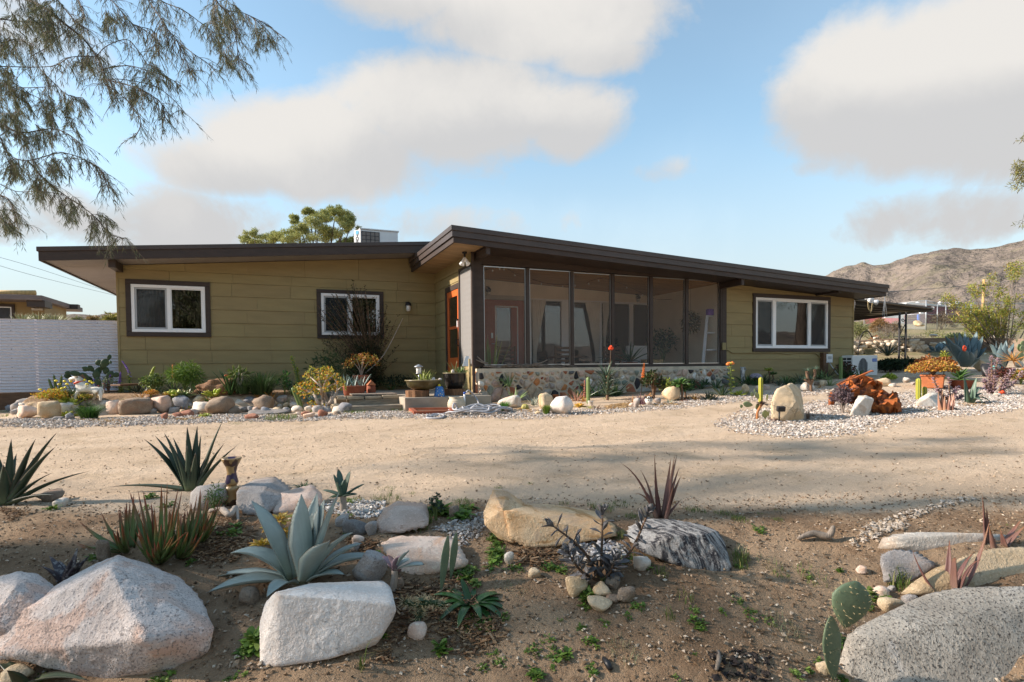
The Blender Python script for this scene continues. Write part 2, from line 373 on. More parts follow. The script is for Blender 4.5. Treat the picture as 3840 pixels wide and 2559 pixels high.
def glassmat(name,tint=.72,refl=1.0):
 m,t,b=base_mat(name);t.nodes.remove(b);o=[x for x in t.nodes if x.type=='OUTPUT_MATERIAL'][0]
 tr=node(t,'ShaderNodeBsdfTransparent',{'Color':(tint,tint,tint*.98,1)})
 tc=node(t,'ShaderNodeTexCoord');n=node(t,'ShaderNodeTexNoise',{'Vector':tc.outputs['Object'],'Scale':1.7,'Detail':1.0})
 bp=node(t,'ShaderNodeBump',{'Height':n.outputs[0],'Strength':.02,'Distance':.05})
 gl=node(t,'ShaderNodeBsdfGlossy',{'Roughness':.01,'Color':(.95,.97,1,1),'Normal':bp.outputs[0]});fr=node(t,'ShaderNodeFresnel',{'IOR':1.55})
 f=math_(t,'MULTIPLY',math_(t,'ADD',fr.outputs[0],.05),refl,clamp=True)
 mx=node(t,'ShaderNodeMixShader',{0:f,1:tr.outputs[0],2:gl.outputs[0]});t.links.new(mx.outputs[0],o.inputs[0]);return m
GLASS=glassmat('window_glass',.5,1.25)
def screenmat(name,opac,col):
 m,t,b=base_mat(name);o=[x for x in t.nodes if x.type=='OUTPUT_MATERIAL'][0]
 b.inputs['Base Color'].default_value=(*col,1);b.inputs['Roughness'].default_value=.7
 tr=node(t,'ShaderNodeBsdfTransparent');mx=node(t,'ShaderNodeMixShader',{0:opac,1:tr.outputs[0],2:b.outputs[0]});t.links.new(mx.outputs[0],o.inputs[0]);return m
SCREEN=screenmat('insect_screen',.14,(.22,.195,.175))
SIDESCR=screenmat('side_insect_screen',.62,(.27,.26,.25))
CHAIN=screenmat('chain_link_mesh',.22,(.36,.38,.40))
def corrmat():
 m,t,b=base_mat('galvalume');tc=node(t,'ShaderNodeTexCoord')
 n=node(t,'ShaderNodeTexNoise',{'Vector':tc.outputs['Object'],'Scale':1.3,'Detail':4.0})
 b.inputs['Metallic'].default_value=.35;b.inputs['Base Color'].default_value=(.66,.66,.71,1)
 t.links.new(sstep(t,n.outputs[0],.3,.7,.34,.5),b.inputs['Roughness']);return m
GALVAL=corrmat()
R_GRANITE=rockmat('grey_pink_granite',(.52,.45,.41),(.68,.60,.55),(.15,.13,.125),(.64,.43,.33),sscale=120,pscale=3.4,pw=(.50,.60),bump=.55,samt=.75)
R_WHITE=rockmat('white_quartzite',(.70,.62,.55),(.84,.77,.70),(.40,.31,.25),(.62,.48,.38),sscale=120,pscale=4,pw=(.56,.66),bump=.5,samt=.3)
R_DARKGR=rockmat('coarse_grey_granite',(.36,.31,.25),(.52,.46,.38),(.06,.053,.047),(.64,.60,.55),sscale=105,pscale=3,bump=.55,samt=.9)
R_OCHRE=rockmat('ochre_sandstone',(.70,.42,.21),(.82,.58,.35),(.36,.19,.08),(.55,.37,.24),sscale=140,pscale=3,bump=.6,band=((.50,.26,.10),(3,3,14),(.52,.64)),samt=.35)
R_GNEISS=rockmat('black_white_gneiss',(.40,.37,.34),(.55,.51,.46),(.06,.055,.06),None,sscale=200,band=((.035,.032,.036),(24,8,7),(.42,.60)),bump=.6,samt=.4)
R_PINK=rockmat('pink_granite',(.54,.40,.32),(.68,.53,.44),(.30,.20,.15),(.60,.38,.27),sscale=170,pscale=4,bump=.5,samt=.35,band=((.36,.23,.17),(3,3,18),(.56,.66)))
R_PALEPINK=rockmat('pale_pink_stone',(.70,.50,.38),(.82,.65,.53),(.44,.29,.21),(.72,.43,.27),sscale=150,pscale=4,bump=.4,samt=.3)
R_TAN=rockmat('tan_sandstone',(.55,.41,.255),(.67,.53,.36),(.36,.25,.14),(.48,.33,.18),sscale=120,pscale=2.5,bump=.6,samt=.3)
R_GREY=rockmat('grey_stone',(.33,.295,.27),(.45,.41,.38),(.14,.125,.115),(.42,.33,.27),sscale=160,pscale=5,bump=.5)
R_BLUE=rockmat('blue_grey_stone',(.20,.20,.215),(.31,.31,.325),(.09,.09,.10),(.42,.40,.37),sscale=160,pscale=5,bump=.5)
R_BROWN=rockmat('brown_stone',(.235,.17,.12),(.33,.255,.19),(.13,.09,.065),(.29,.18,.12),sscale=130,pscale=5,bump=.5)
R_RED=rockmat('red_sandstone',(.30,.13,.085),(.40,.195,.13),(.18,.075,.05),None,sscale=120,pscale=5,bump=.5)
R_PALE=rockmat('pale_limestone',(.58,.51,.43),(.72,.65,.56),(.34,.28,.22),(.53,.40,.29),sscale=120,pscale=5,bump=.5,samt=.3)
R_SLATE=rockmat('flat_slate',(.19,.175,.165),(.27,.25,.235),(.10,.09,.085),None,sscale=120,pscale=5,bump=.4)
R_DRY=rockmat('dry_wall_stone',(.62,.52,.40),(.80,.71,.59),(.28,.21,.14),(.50,.34,.20),sscale=60,pscale=2.2,pw=(.5,.62),bump=.5,samt=.3)
RUST=rockmat('rusted_sheet_steel',(.28,.07,.018),(.44,.13,.028),(.10,.03,.015),(.055,.022,.016),sscale=60,pscale=4.5,pw=(.50,.60),bump=.35,rough=.7,samt=.35)
def groundmat():
 m,t,b=base_mat('sandy_ground');tc=node(t,'ShaderNodeTexCoord');v=tc.outputs['Object']
 soil=node(t,'ShaderNodeAttribute',attribute_name='soil').outputs['Fac'];far=node(t,'ShaderNodeAttribute',attribute_name='scrub').outputs['Fac']
 tr=node(t,'ShaderNodeMapping',{'Vector':v,'Scale':(.5,1.5,1)})
 n1=node(t,'ShaderNodeTexNoise',{'Vector':tr.outputs[0],'Scale':1.1,'Detail':7.0,'Roughness':.6})
 n2=node(t,'ShaderNodeTexNoise',{'Vector':v,'Scale':1.6,'Detail':8.0,'Roughness':.65})
 n3=node(t,'ShaderNodeTexNoise',{'Vector':v,'Scale':55.0,'Detail':5.0,'Roughness':.75})
 n4=node(t,'ShaderNodeTexNoise',{'Vector':v,'Scale':9.0,'Detail':6.0,'Roughness':.7})
 sand=mixc(t,sstep(t,n1.outputs[0],.25,.75),(.50,.375,.262),(.61,.475,.345))
 sand=mixc(t,math_(t,'MULTIPLY',sstep(t,n2.outputs[0],.50,.68),.5),sand,(.36,.265,.165))
 earth=mixc(t,sstep(t,n2.outputs[0],.38,.64),(.25,.160,.095),(.43,.295,.185))
 earth=mixc(t,math_(t,'MULTIPLY',sstep(t,n4.outputs[0],.54,.70),.6),earth,(.145,.085,.046))
 c=mixc(t,sstep(t,math_(t,'ADD',soil,math_(t,'MULTIPLY',math_(t,'SUBTRACT',n4.outputs[0],.5),.7)),.32,.70),sand,earth)
 scrub=mixc(t,sstep(t,n2.outputs[0],.4,.6),(.30,.24,.15),(.19,.18,.085))
 c=mixc(t,far,c,scrub)
 c=mixc(t,math_(t,'MULTIPLY',sstep(t,n3.outputs[0],.58,.70),.35),c,(.17,.11,.06))
 c=mixc(t,math_(t,'MULTIPLY',sstep(t,n3.outputs[0],.42,.32),.30),c,(.66,.55,.42))
 t.links.new(c,b.inputs['Base Color']);b.inputs['Roughness'].default_value=.95;b.inputs['Specular IOR Level'].default_value=.12
 h=math_(t,'ADD',math_(t,'MULTIPLY',n3.outputs[0],.8),math_(t,'MULTIPLY',n4.outputs[0],2.2))
 n8=node(t,'ShaderNodeTexNoise',{'Vector':v,'Scale':170.0,'Detail':3.0,'Roughness':.7})
 h=math_(t,'ADD',h,math_(t,'MULTIPLY',n8.outputs[0],.35));addbump(t,b,h,.9,.022);return m
GROUND=groundmat()
def mountmat():
 m,t,b=base_mat('dry_mountain');tc=node(t,'ShaderNodeTexCoord');v=tc.outputs['Object']
 n1=node(t,'ShaderNodeTexNoise',{'Vector':v,'Scale':.006,'Detail':9.0,'Roughness':.65})
 n2=node(t,'ShaderNodeTexNoise',{'Vector':v,'Scale':.11,'Detail':3.0,'Roughness':.7})
 n3=node(t,'ShaderNodeTexNoise',{'Vector':v,'Scale':.02,'Detail':6.0,'Roughness':.7})
 c=mixc(t,sstep(t,n1.outputs[0],.36,.64),(.185,.155,.135),(.285,.235,.195))
 c=mixc(t,math_(t,'MULTIPLY',sstep(t,n3.outputs[0],.5,.66),.55),c,(.20,.185,.115))
 c=mixc(t,math_(t,'MULTIPLY',sstep(t,n2.outputs[0],.54,.62),.6),c,(.10,.09,.065))
 t.links.new(c,b.inputs['Base Color']);b.inputs['Roughness'].default_value=1;b.inputs['Specular IOR Level'].default_value=0
 addbump(t,b,math_(t,'ADD',n3.outputs[0],math_(t,'MULTIPLY',n1.outputs[0],2.0)),1.0,22.0);return m
MOUNT=mountmat()
PEBBLE=colmat('pebbles',.85,.2);CHIPS=colmat('wood_chips',.9);LEAFC=colmat('leaf_colours',.55,translucent=.28);NEEDLE=colmat('needle_colours',.7,translucent=.2)
STONEC=M('wall_stone',(.3,.3,.3),.7)
L_AGBLUE=leafmat('blue_agave_leaf',(.335,.385,.345),(.12,.08,.05),.93,1.03,low=(.36,.41,.32),edge=((.20,.15,.10),.95),rough=.5)
L_AGDK=leafmat('dark_blue_agave_leaf',(.105,.155,.165),(.06,.05,.045),.93,1.02,low=(.17,.20,.16),edge=((.10,.11,.10),.9))
L_ALOEDK=leafmat('dark_aloe_leaf',(.042,.062,.036),(.10,.05,.035),.82,1.05,low=(.09,.12,.06),edge=((.10,.075,.05),.86))
L_ALOERED=leafmat('red_tipped_aloe_leaf',(.125,.19,.055),(.34,.095,.04),.48,.92,low=(.10,.15,.055),edge=((.28,.10,.05),.82),rough=.4)
L_ALOEGR=leafmat('green_aloe_leaf',(.17,.24,.085),(.40,.30,.16),.75,1.0,low=(.13,.18,.07))
L_ALOELT=leafmat('lime_aloe_leaf',(.30,.36,.07),(.42,.38,.14),.8,1.0,low=(.22,.28,.06),sub=.15)
L_STRIPE=leafmat('striped_agave_leaf',(.12,.17,.14),(.20,.13,.09),.85,1.0,edge=((.60,.56,.42),.45))
L_REDSTALK=leafmat('red_brown_aloe_leaf',(.215,.105,.085),(.27,.12,.06),.5,1.0,low=(.24,.15,.12),rough=.5)
L_PINKALOE=leafmat('pink_brown_aloe_leaf',(.34,.17,.115),(.38,.22,.13),.6,1.0,low=(.40,.22,.13))
L_PURPLE=leafmat('purple_aloe_leaf',(.19,.105,.12),(.25,.15,.13),.6,1.0)
L_TIGER=leafmat('tiger_aloe_leaf',(.062,.05,.058),(.12,.07,.06),.8,1.0,mott=((.22,.20,.19),55,.54,.60))
L_STRAPGR=leafmat('dark_strap_leaf',(.035,.085,.022),(.06,.11,.03),.8,1.0,rough=.3)
L_COTY=leafmat('mauve_succulent_leaf',(.125,.118,.12),(.10,.10,.085),.8,1.0,rough=.5)
L_COTYP=leafmat('pink_mauve_succulent_leaf',(.27,.19,.215),(.26,.13,.15),.7,1.0,rough=.5)
L_AEON=leafmat('yellow_aeonium_leaf',(.55,.38,.055),(.66,.26,.04),.7,1.0,mott=((.16,.20,.05),30,.60,.64))
L_AEONDK=leafmat('dark_aeonium_leaf',(.035,.014,.014),(.05,.02,.018),.7,1.0,rough=.3)
L_AEONGR=leafmat('green_aeonium_leaf',(.055,.125,.028),(.09,.14,.03),.8,1.0)
L_LIME=leafmat('lime_succulent_leaf',(.36,.42,.055),(.45,.42,.09),.7,1.0,sub=.15)
L_ORANGEP=leafmat('orange_aloe_leaf',(.42,.21,.05),(.45,.16,.04),.6,1.0)
L_FAN=leafmat('fan_aloe_leaf',(.075,.125,.085),(.16,.10,.05),.88,1.0)
L_SENEC=leafmat('blue_finger_leaf',(.19,.28,.25),(.22,.30,.22),.8,1.0)
L_DEAD=leafmat('dry_leaf',(.21,.13,.08),(.15,.085,.05),.6,1.0)
L_YUC=leafmat("pale_yucca_leaf",(.24,.26,.12),(.34,.30,.17),.75,1.0,low=(.30,.30,.16))
L_REDSM=leafmat('dark_red_leaf',(.20,.045,.03),(.28,.06,.03),.6,1.0)
PADG=M('pear_pad_skin',(.17,.22,.125),.55,.14,7,.15,60,col2=(.115,.165,.10))
PADD=M('dark_pear_pad_skin',(.035,.065,.025),.5,.2,7,.1,60)
PADL=M('light_pear_pad_skin',(.22,.27,.13),.6,.15,7,.1,60)
SPINE=M('cactus_spine',(.52,.42,.23),.6,.1,5)
def cactmat(name,c1,c2):
 m,t,b=base_mat(name);s=node(t,'ShaderNodeAttribute',attribute_name='s').outputs['Fac']
 tc=node(t,'ShaderNodeTexCoord');n=node(t,'ShaderNodeTexNoise',{'Vector':tc.outputs['Object'],'Scale':20.0,'Detail':4.0})
 c=mixc(t,sstep(t,s,.1,.9),c2,c1);c=mixc(t,math_(t,'MULTIPLY',n.outputs[0],.5),c,tuple(x*.55 for x in c1))
 t.links.new(c,b.inputs['Base Color']);b.inputs['Roughness'].default_value=.55;return m
CACTY=cactmat('yellow_green_cactus',(.50,.46,.045),(.16,.20,.035));CACTG=cactmat('green_cactus',(.24,.32,.10),(.06,.12,.03));CACTB=cactmat('golden_barrel',(.62,.50,.14),(.16,.20,.05))
# setting: ground, mountain, hills
def build_ground():
 fine=np.radians(np.arange(-26,72.01,.22));coarse=np.radians(np.arange(72,334,3.5)[1:])
 A=np.concatenate([fine,coarse]);n=len(A)
 R=np.concatenate([.7*1.0125**np.arange(0,300),.7*1.0125**299*1.065**np.arange(1,85)])
 X=np.outer(R,np.sin(A));Y=np.outer(R,np.cos(A));Z=terrain(X,Y)
 Z=Z-np.where(R>1200,(R-1200)*.004,0)[:,None]
 d=X*SH+Y*CH;l=X*CH-Y*SH
 soil=ss(3.9,3.0,d+.35*fbm(X*1.3,Y*1.3,31,3)+.16*np.clip(l-1.2,0,3))*ss(-30,0,d)
 soil=np.maximum(soil,ss(-.1,.1,polysd(X,Y,BED)))
 soil=np.maximum(soil,.75*ss(.6,.1,np.abs(Y-10.5-.02*X))*ss(3.5,4.2,X)*ss(16,15,X)*ss(11.3,11.1,Y))
 scrub=np.maximum(ss(17,24,d)*ss(12,16,X),ss(40,60,np.hypot(X,Y)))
 V=np.stack([X.ravel(),Y.ravel(),Z.ravel()],1);N=len(R);F=[]
 for i in range(N-1):
  o=i*n
  for j in range(n):
   k=(j+1)%n;F.append((o+j,o+n+j,o+n+k,o+k))
 V=np.vstack([V,[[0,0,tz(0,0)]]]);c=N*n
 F+=[(c,j,(j+1)%n)for j in range(n)]
 me=mkmesh('ground',V,F,GROUND,True,attrs={'soil':np.append(soil.ravel(),1),'scrub':np.append(scrub.ravel(),0)})
 me.flip_normals()if me.polygons[0].normal.z<0 else None
 struct('ground',me)
build_ground()
def range_mesh(name,prof,r0,rc,r1,na,nr,amp,seed,ext):
 pa=[];
 for sx,sy in prof:
  d=sray(sx,sy);pa.append((math.atan2(d.x,d.y),d.z/math.hypot(d.x,d.y)))
 pa=ext[0]+pa+ext[1]
 A=np.linspace(pa[0][0],pa[-1][0],na);Hh=np.interp(A,[p[0]for p in pa],[p[1]for p in pa])*rc+EYE
 U=np.linspace(0,1,nr);R=r0+(r1-r0)*U;uc=(rc-r0)/(r1-r0)
 prof_r=np.where(U<uc,(U/uc)**1.15,np.clip(1-(U-uc)/(1-uc),0,1)**.8)
 AA,RR=np.meshgrid(A,R);X=RR*np.sin(AA);Y=RR*np.cos(AA)
 L=AA*rc
 rid=0;a=1;f=1/amp[1]
 for o in range(5):
  w=1-np.abs(2*vnoise(L*f+.35*RR*f*(o%2),RR*f*.45+7*o,seed+o))*2;rid=rid+a*np.clip(w,-1,1);a*=.5;f*=2.05
 damp=np.clip(1-np.abs(U-uc)/uc,0,1)[:,None];side=prof_r[:,None]*(1-.97*damp**1.6)
 Z=Hh[None,:]*prof_r[:,None]+amp[0]*(rid-.9)*np.clip(side*1.6,0,1)-6
 Z=Z+amp[0]*.10*fbm(X/26,Y/26,seed+40,3)*np.clip(prof_r[:,None]*3,0,1)
 V=np.stack([X.ravel(),Y.ravel(),Z.ravel()],1);F=[]
 for i in range(nr-1):
  for j in range(na-1):F.append((i*na+j,i*na+j+1,(i+1)*na+j+1,(i+1)*na+j))
 me=mkmesh(name,V,F,MOUNT,True)
 if me.polygons[0].normal.z<0:me.flip_normals()
 struct(name,me)
r_=math.radians
mp=[(3000,1075)]+[(3100+x/2.063,900+y/2.063)for x,y in((0,255),(60,222),(180,212),(270,200),(380,195),(500,165),(600,120),(750,85),(900,55),(980,48),(1100,52),(1240,35),(1380,8),(1520,-10))]
range_mesh('mountain',mp,260,1500,3000,420,170,(70,330),4,([(r_(38),.04)],[(r_(70),.225),(r_(80),.20),(r_(95),.15),(r_(115),.03)]))
hp=[(150,1178),(253,1170),(273,1168),(317,1172),(365,1175),(393,1165),(419,1161),(447,1163),(520,1172)]
range_mesh('hills',hp,900,2600,3600,260,60,(60,420),9,([(r_(-150),.10),(r_(-120),.13),(r_(-90),.09),(r_(-60),.11),(r_(-35),.09)],[(r_(0),.08),(r_(20),.05),(r_(38),.02)]))
range_mesh('hills',[],500,1500,2600,120,40,(50,300),14,([(r_(115),.03),(r_(131),.055),(r_(150),.04),(r_(175),.07),(r_(200),.08),(r_(215),.08)],[]))
# the house
YL,YR,XC=14.1,11.2,3.78
house=thing('house','single-storey olive green house with dark brown low roof and screened porch','house',(6,14,.1))
CO=[.0745,.371,.6675,.964,1.2605,1.557,1.8535,2.150,2.4465,2.743,2.952,3.62]
def zl_under(x):return 2.905+.0880*(x+4.11)
def zr_under(x):return 3.205-.0452*(x-3.10)
def sub_rect(r,o):
 x0,x1,z0,z1=r;a0,a1,b0,b1=o
 if a1<=x0 or a0>=x1 or b1<=z0 or b0>=z1:return[r]
 out=[]
 if a0>x0:out.append((x0,a0,z0,z1))
 if a1<x1:out.append((a1,x1,z0,z1))
 m0,m1=max(x0,a0),min(x1,a1)
 if b0>z0:out.append((m0,m1,z0,b0))
 if b1<z1:out.append((m0,m1,b1,z1))
 return out
def wall(u0,u1,mapf,ceil,opens,zb,seed,joints=1.22):
 """backing and lapped siding boards; mapf(u, outward, z) gives the place point"""
 rnd=random.Random(seed);mb=MB()
 rects=[(u0,u1,zb,4.2)]
 for o in opens:rects=[q for r in rects for q in sub_rect(r,o)]
 us=sorted({u0,u1})
 for a,b,c,d in rects:
  k=max(1,int((b-a)/.6))
  for i in range(k):
   p,q=a+(b-a)*i/k,a+(b-a)*(i+1)/k;tp,tq=min(d,ceil(p)),min(d,ceil(q))
   if tp<=c+.01:continue
   mb.hexa([mapf(p,-.02,c),mapf(q,-.02,c),mapf(q,-.14,c),mapf(p,-.14,c)],[mapf(p,-.02,tp),mapf(q,-.02,tq),mapf(q,-.14,tq),mapf(p,-.14,tp)])
 w=wpart('wall',mb.mesh('wall',SIDING),house)
 for ci in range(len(CO)-1):
  za,zc=CO[ci],CO[ci+1]
  if zc<=zb:continue
  za=max(za,zb);x=u0-rnd.random()*joints
  while x<u1:
   a,b=max(x,u0),min(x+joints,u1);x+=joints
   if b-a<.02:continue
   rs=[(a+.0025,b-.0025,za,zc-.004)]
   for o in opens:rs=[q for r in rs for q in sub_rect(r,o)]
   m2=MB()
   for(p,q,c,d)in rs:
    tp,tq=min(d,ceil(p)),min(d,ceil(q))
    if min(tp,tq)<=c+.004:continue
    f=lambda zz:.020-.014*(zz-CO[ci])/(zc-CO[ci])
    m2.hexa([mapf(p,f(c),c),mapf(q,f(c),c),mapf(q,-.019,c),mapf(p,-.019,c)],[mapf(p,f(tp),tp),mapf(q,f(tq),tq),mapf(q,-.019,tq),mapf(p,-.019,tp)])
   if m2.v:wpart('siding_board',m2.mesh('siding_board',SIDING),w)
 return w
fy=lambda Y:(lambda u,o,z:(u,Y-o,z))
W1=(-2.778,-1.401,1.638,2.640);W2=(1.010,2.367,1.620,2.605);W3=(11.512,14.160,1.250,2.570)
wall(-3.0,XC-.01,fy(YL),lambda x:zl_under(x)+.01,[W1,W2],.10,3)
wall(10.53,15.19,fy(YR),lambda x:zr_under(x)+.01,[W3],.12,5,joints=2.44)
DO=(12.03,12.99,.36,2.62);SO=(11.10,12.00,.86,2.975)
wall(11.2,14.10,lambda u,o,z:(XC-o,u,z),lambda y:3.22,[DO,SO],.10,8,joints=1.22)
mb=MB();mb.box(-3.035,-2.995,YL-.026,YL+.05,.12,zl_under(-3));bev(wpart('corner_board',mb.mesh('corner_board',SIDING),house))
mb=MB();mb.box(15.175,15.215,YR-.026,YR+.05,.14,zr_under(15.2));bev(wpart('corner_board',mb.mesh('corner_board',SIDING),house))
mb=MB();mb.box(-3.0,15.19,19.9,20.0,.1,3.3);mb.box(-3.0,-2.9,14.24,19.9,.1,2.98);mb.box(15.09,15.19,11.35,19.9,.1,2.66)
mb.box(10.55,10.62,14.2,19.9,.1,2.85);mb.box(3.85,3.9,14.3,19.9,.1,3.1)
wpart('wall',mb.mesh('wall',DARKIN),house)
mb=MB();mb.box(-2.98,3.84,14.25,19.9,.28,.36);mb.box(3.91,15.1,11.36,19.9,.28,.36);wpart('floor',mb.mesh('floor',FLOORM),house)
def roof_part(name,x0,x1,y0,y1,zt,th0,th1,mat,parent):
 mb=MB();n=8
 for i in range(n):
  a=x0+(x1-x0)*i/n;b=x0+(x1-x0)*(i+1)/n
  mb.hexa([(a,y0,zt(a)-th1),(b,y0,zt(b)-th1),(b,y1,zt(b)-th1),(a,y1,zt(a)-th1)],[(a,y0,zt(a)-th0),(b,y0,zt(b)-th0),(b,y1,zt(b)-th0),(a,y1,zt(a)-th0)])
 me=mb.mesh(name,mat);bm=bmesh.new();bm.from_mesh(me);bmesh.ops.remove_doubles(bm,verts=bm.verts,dist=1e-4)
 seen={};
 for f in list(bm.faces):
  k=tuple(sorted(v.index for v in f.verts));seen.setdefault(k,[]).append(f)
 bmesh.ops.delete(bm,geom=[f for fs in seen.values()if len(fs)>1 for f in fs],context='FACES')
 bm.to_mesh(me);bm.free();return wpart(name,me,parent)
zl=lambda x:3.170+.0880*(x+4.11);zr=lambda x:3.518-.0452*(x-3.10)
mb=MB();mb.hexa([(-4.11,13.3,zl(-4.11)-.085),(5.0,13.3,zl(5)-.085),(5.0,20.6,zl(5)-.085),(-4.11,20.6,zl(-4.11)-.085)],[(-4.11,13.3,zl(-4.11)),(5.0,13.3,zl(5)),(5.0,20.6,zl(5)),(-4.11,20.6,zl(-4.11))])
roofL=bev(wpart('roof',mb.mesh('roof',ROOFM),house),.006)
roof_part('fascia_board',-4.085,4.9,13.322,13.362,zl,.0865,.262,TRIM,roofL)
mb=MB();z0=zl(-4.085);mb.hexa([(-4.085,13.363,z0-.262),(-4.045,13.363,z0-.262),(-4.045,20.5,z0-.262),(-4.085,20.5,z0-.262)],[(-4.085,13.363,z0-.0865),(-4.045,13.363,z0-.0865),(-4.045,20.5,z0-.0865),(-4.085,20.5,z0-.0865)])
wpart('fascia_board',mb.mesh('fascia_board',TRIM),roofL)
for(a,b)in((13.363,14.2),(14.215,15.9),(15.915,17.6),(17.615,20.5)):
 roof_part('soffit_panel',-4.043,-3.04 if a>14.1 else 3.9,a,b,zl,.225,.24,SOFFIT,roofL)
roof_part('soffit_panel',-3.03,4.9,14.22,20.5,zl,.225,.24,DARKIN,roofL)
mb=MB();mb.box(-3.02,-2.90,13.45,14.6,zl(-2.96)-.40,zl(-2.96)-.243);bev(wpart('beam',mb.mesh('beam',TRIM),house))
mb=MB();mb.box(XC-.30,XC+.2,13.40,14.05,zl(3.6)-.46,zl(3.6)-.245);wpart('beam',mb.mesh('beam',TRIM),house)
mb=MB()
mb.hexa([(3.10,10.35,zr(3.1)-.095),(15.48,10.35,zr(15.48)-.095),(15.48,14.06,zr(15.48)-.095),(3.10,14.06,zr(3.1)-.095)],[(3.10,10.35,zr(3.1)),(15.48,10.35,zr(15.48)),(15.48,14.06,zr(15.48)),(3.10,14.06,zr(3.1))])
mb.hexa([(3.95,14.061,zr(3.95)-.095),(15.48,14.061,zr(15.48)-.095),(15.48,20.5,zr(15.48)-.095),(3.95,20.5,zr(3.95)-.095)],[(3.95,14.061,zr(3.95)),(15.48,14.061,zr(15.48)),(15.48,20.5,zr(15.48)),(3.95,20.5,zr(3.95))])
roofR=bev(wpart('roof',mb.mesh('roof',ROOFM),house),.006)
for(ins,a,b)in((.022,.0965,.206),(.055,.2075,.312)):
 roof_part('fascia_board',3.10+ins,15.48-ins,10.35+ins,10.388+ins,zr,a,b,TRIM if a>.1 else ROOFM,roofR)
 for X in(3.10+ins,15.442-ins):
  mb=MB();zz=zr(X);mb.box(X,X+.038,10.389+ins,14.05 if X<5 else 20,zz-b,zz-a);wpart('fascia_board',mb.mesh('fascia_board',TRIM if a>.1 else ROOFM),roofR)
for a,b in((3.194,3.79),):
 for y0,y1 in((10.444,11.15),(11.16,12.38),(12.39,14.05)):
  roof_part('soffit_panel',a,b,y0,y1,zr,.285,.30,SOFFITW,roofR)
roof_part('soffit_panel',3.80,15.38,10.444,11.18,zr,.285,.30,TRIM,roofR)
for y0,y1 in((11.36,12.58),(12.59,14.05)):
 roof_part('porch_ceiling_panel',3.92,10.5,y0,y1,zr,.275,.29,CEIL,roofR)
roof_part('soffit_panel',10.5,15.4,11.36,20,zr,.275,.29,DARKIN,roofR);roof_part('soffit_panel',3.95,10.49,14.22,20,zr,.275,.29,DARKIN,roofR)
for sx,sy,w in((1831,955,.085),(2786,1069,.085),(3150,1098,.06)):
 p=onY(sx,sy,10.46);mb=MB();mb.box(p.x-w/2,p.x+w/2,10.46,11.17,p.z,zr(p.x)-.302);bev(wpart('beam',mb.mesh('beam',TRIM),house))
def frame_mb(mb,x0,x1,z0,z1,w,y0,y1,wz=None):
 wz=wz or w
 mb.box(x0,x1,y0,y1,z0,z0+wz);mb.box(x0,x1,y0,y1,z1-wz,z1);mb.box(x0,x0+w,y0,y1,z0+wz,z1-wz);mb.box(x1-w,x1,y0,y1,z0+wz,z1-wz)
def make_window(W,trim,Y,mulls,screens,curtains):
 x0,x1,z0,z1=W;mb=MB();frame_mb(mb,x0,x1,z0,z1,.062,Y-.034,Y+.06);win=bev(wpart('window',mb.mesh('window',VINYL),house),.006)
 a0,a1,c0,c1=trim
 for bx in((a0,a1,c1-(c1-z1),c1),(a0,a1,c0,z0),(a0,x0,z0,z1),(x1,a1,z0,z1)):
  mb=MB();mb.box(bx[0]+.0015,bx[1]-.0015,Y-.046,Y+.0,bx[2]+.0015,bx[3]-.0015);bev(wpart('trim_board',mb.mesh('trim_board',TRIM),win))
 ed=[x0+.062]+[m for q in mulls for m in q]+[x1-.062]
 for q in mulls:
  mb=MB();mb.box(q[0],q[1],Y-.028,Y+.05,z0+.063,z1-.063);bev(wpart('mullion',mb.mesh('mullion',VINYL),win))
 for i in range(0,len(ed),2):
  p,q=ed[i],ed[i+1];mb=MB();sw=.036 if(i//2)in screens else .02
  frame_mb(mb,p+.001,q-.001,z0+.064,z1-.064,sw,Y-.016,Y+.03);bev(wpart('sash',mb.mesh('sash',GREYP if(i//2)in screens else VINYL),win))
  mb=MB();mb.box(p+sw,q-sw,Y+.006,Y+.012,z0+.064+sw,z1-.064-sw);wpart('pane',mb.mesh('pane',GLASS),win)
  if(i//2)in screens:
   mb=MB();mb.box(p+sw,q-sw,Y-.010,Y-.009,z0+.064+sw,z1-.064-sw);wpart('insect_screen',mb.mesh('insect_screen',DARKSCR),win)
 for(c0_,c1_,mat)in curtains:
  n=40;vs=[];fs=[]
  for i in range(n+1):
   u=i/n;x=c0_+(c1_-c0_)*u;y=Y+.16+.03*math.sin(u*(c1_-c0_)*70)+.012*math.sin(u*31)
   vs+=[(x,y,z0-.1),(x,y,z1+.05)]
  fs=[(2*i,2*i+2,2*i+3,2*i+1)for i in range(n)]
  o=wpart('curtain',mkmesh('curtain',vs,fs,mat,True),win)
 return win
DARKSCR=screenmat('dark_insect_screen',.35,(.05,.05,.05))
make_window(W1,(-2.872,-1.300,1.540,2.742),YL,[(-2.127,-2.060)],{0},[(-2.72,-2.25,FABRICG),(-1.62,-1.44,FABRICG),(-2.0,-1.93,FABRIC)])
make_window(W2,(.912,2.467,1.534,2.692),YL,[(1.636,1.706)],{0},[])
make_window(W3,(11.42,14.252,1.155,2.670),YR,[(12.121,12.224),(13.434,13.503)],{0,2},[(13.55,14.1,FABRIC),(11.55,11.95,FABRICG)])
mb=MB();mb.box(3.79,3.985,YR-.06,YR+.12,.83,3.16);bev(wpart('porch_post',mb.mesh('porch_post',TRIM),house))
mb=MB();mb.box(10.385,10.529,YR-.05,YR+.12,.83,zr_under(10.5)-.005);bev(wpart('porch_post',mb.mesh('porch_post',TRIM),house))
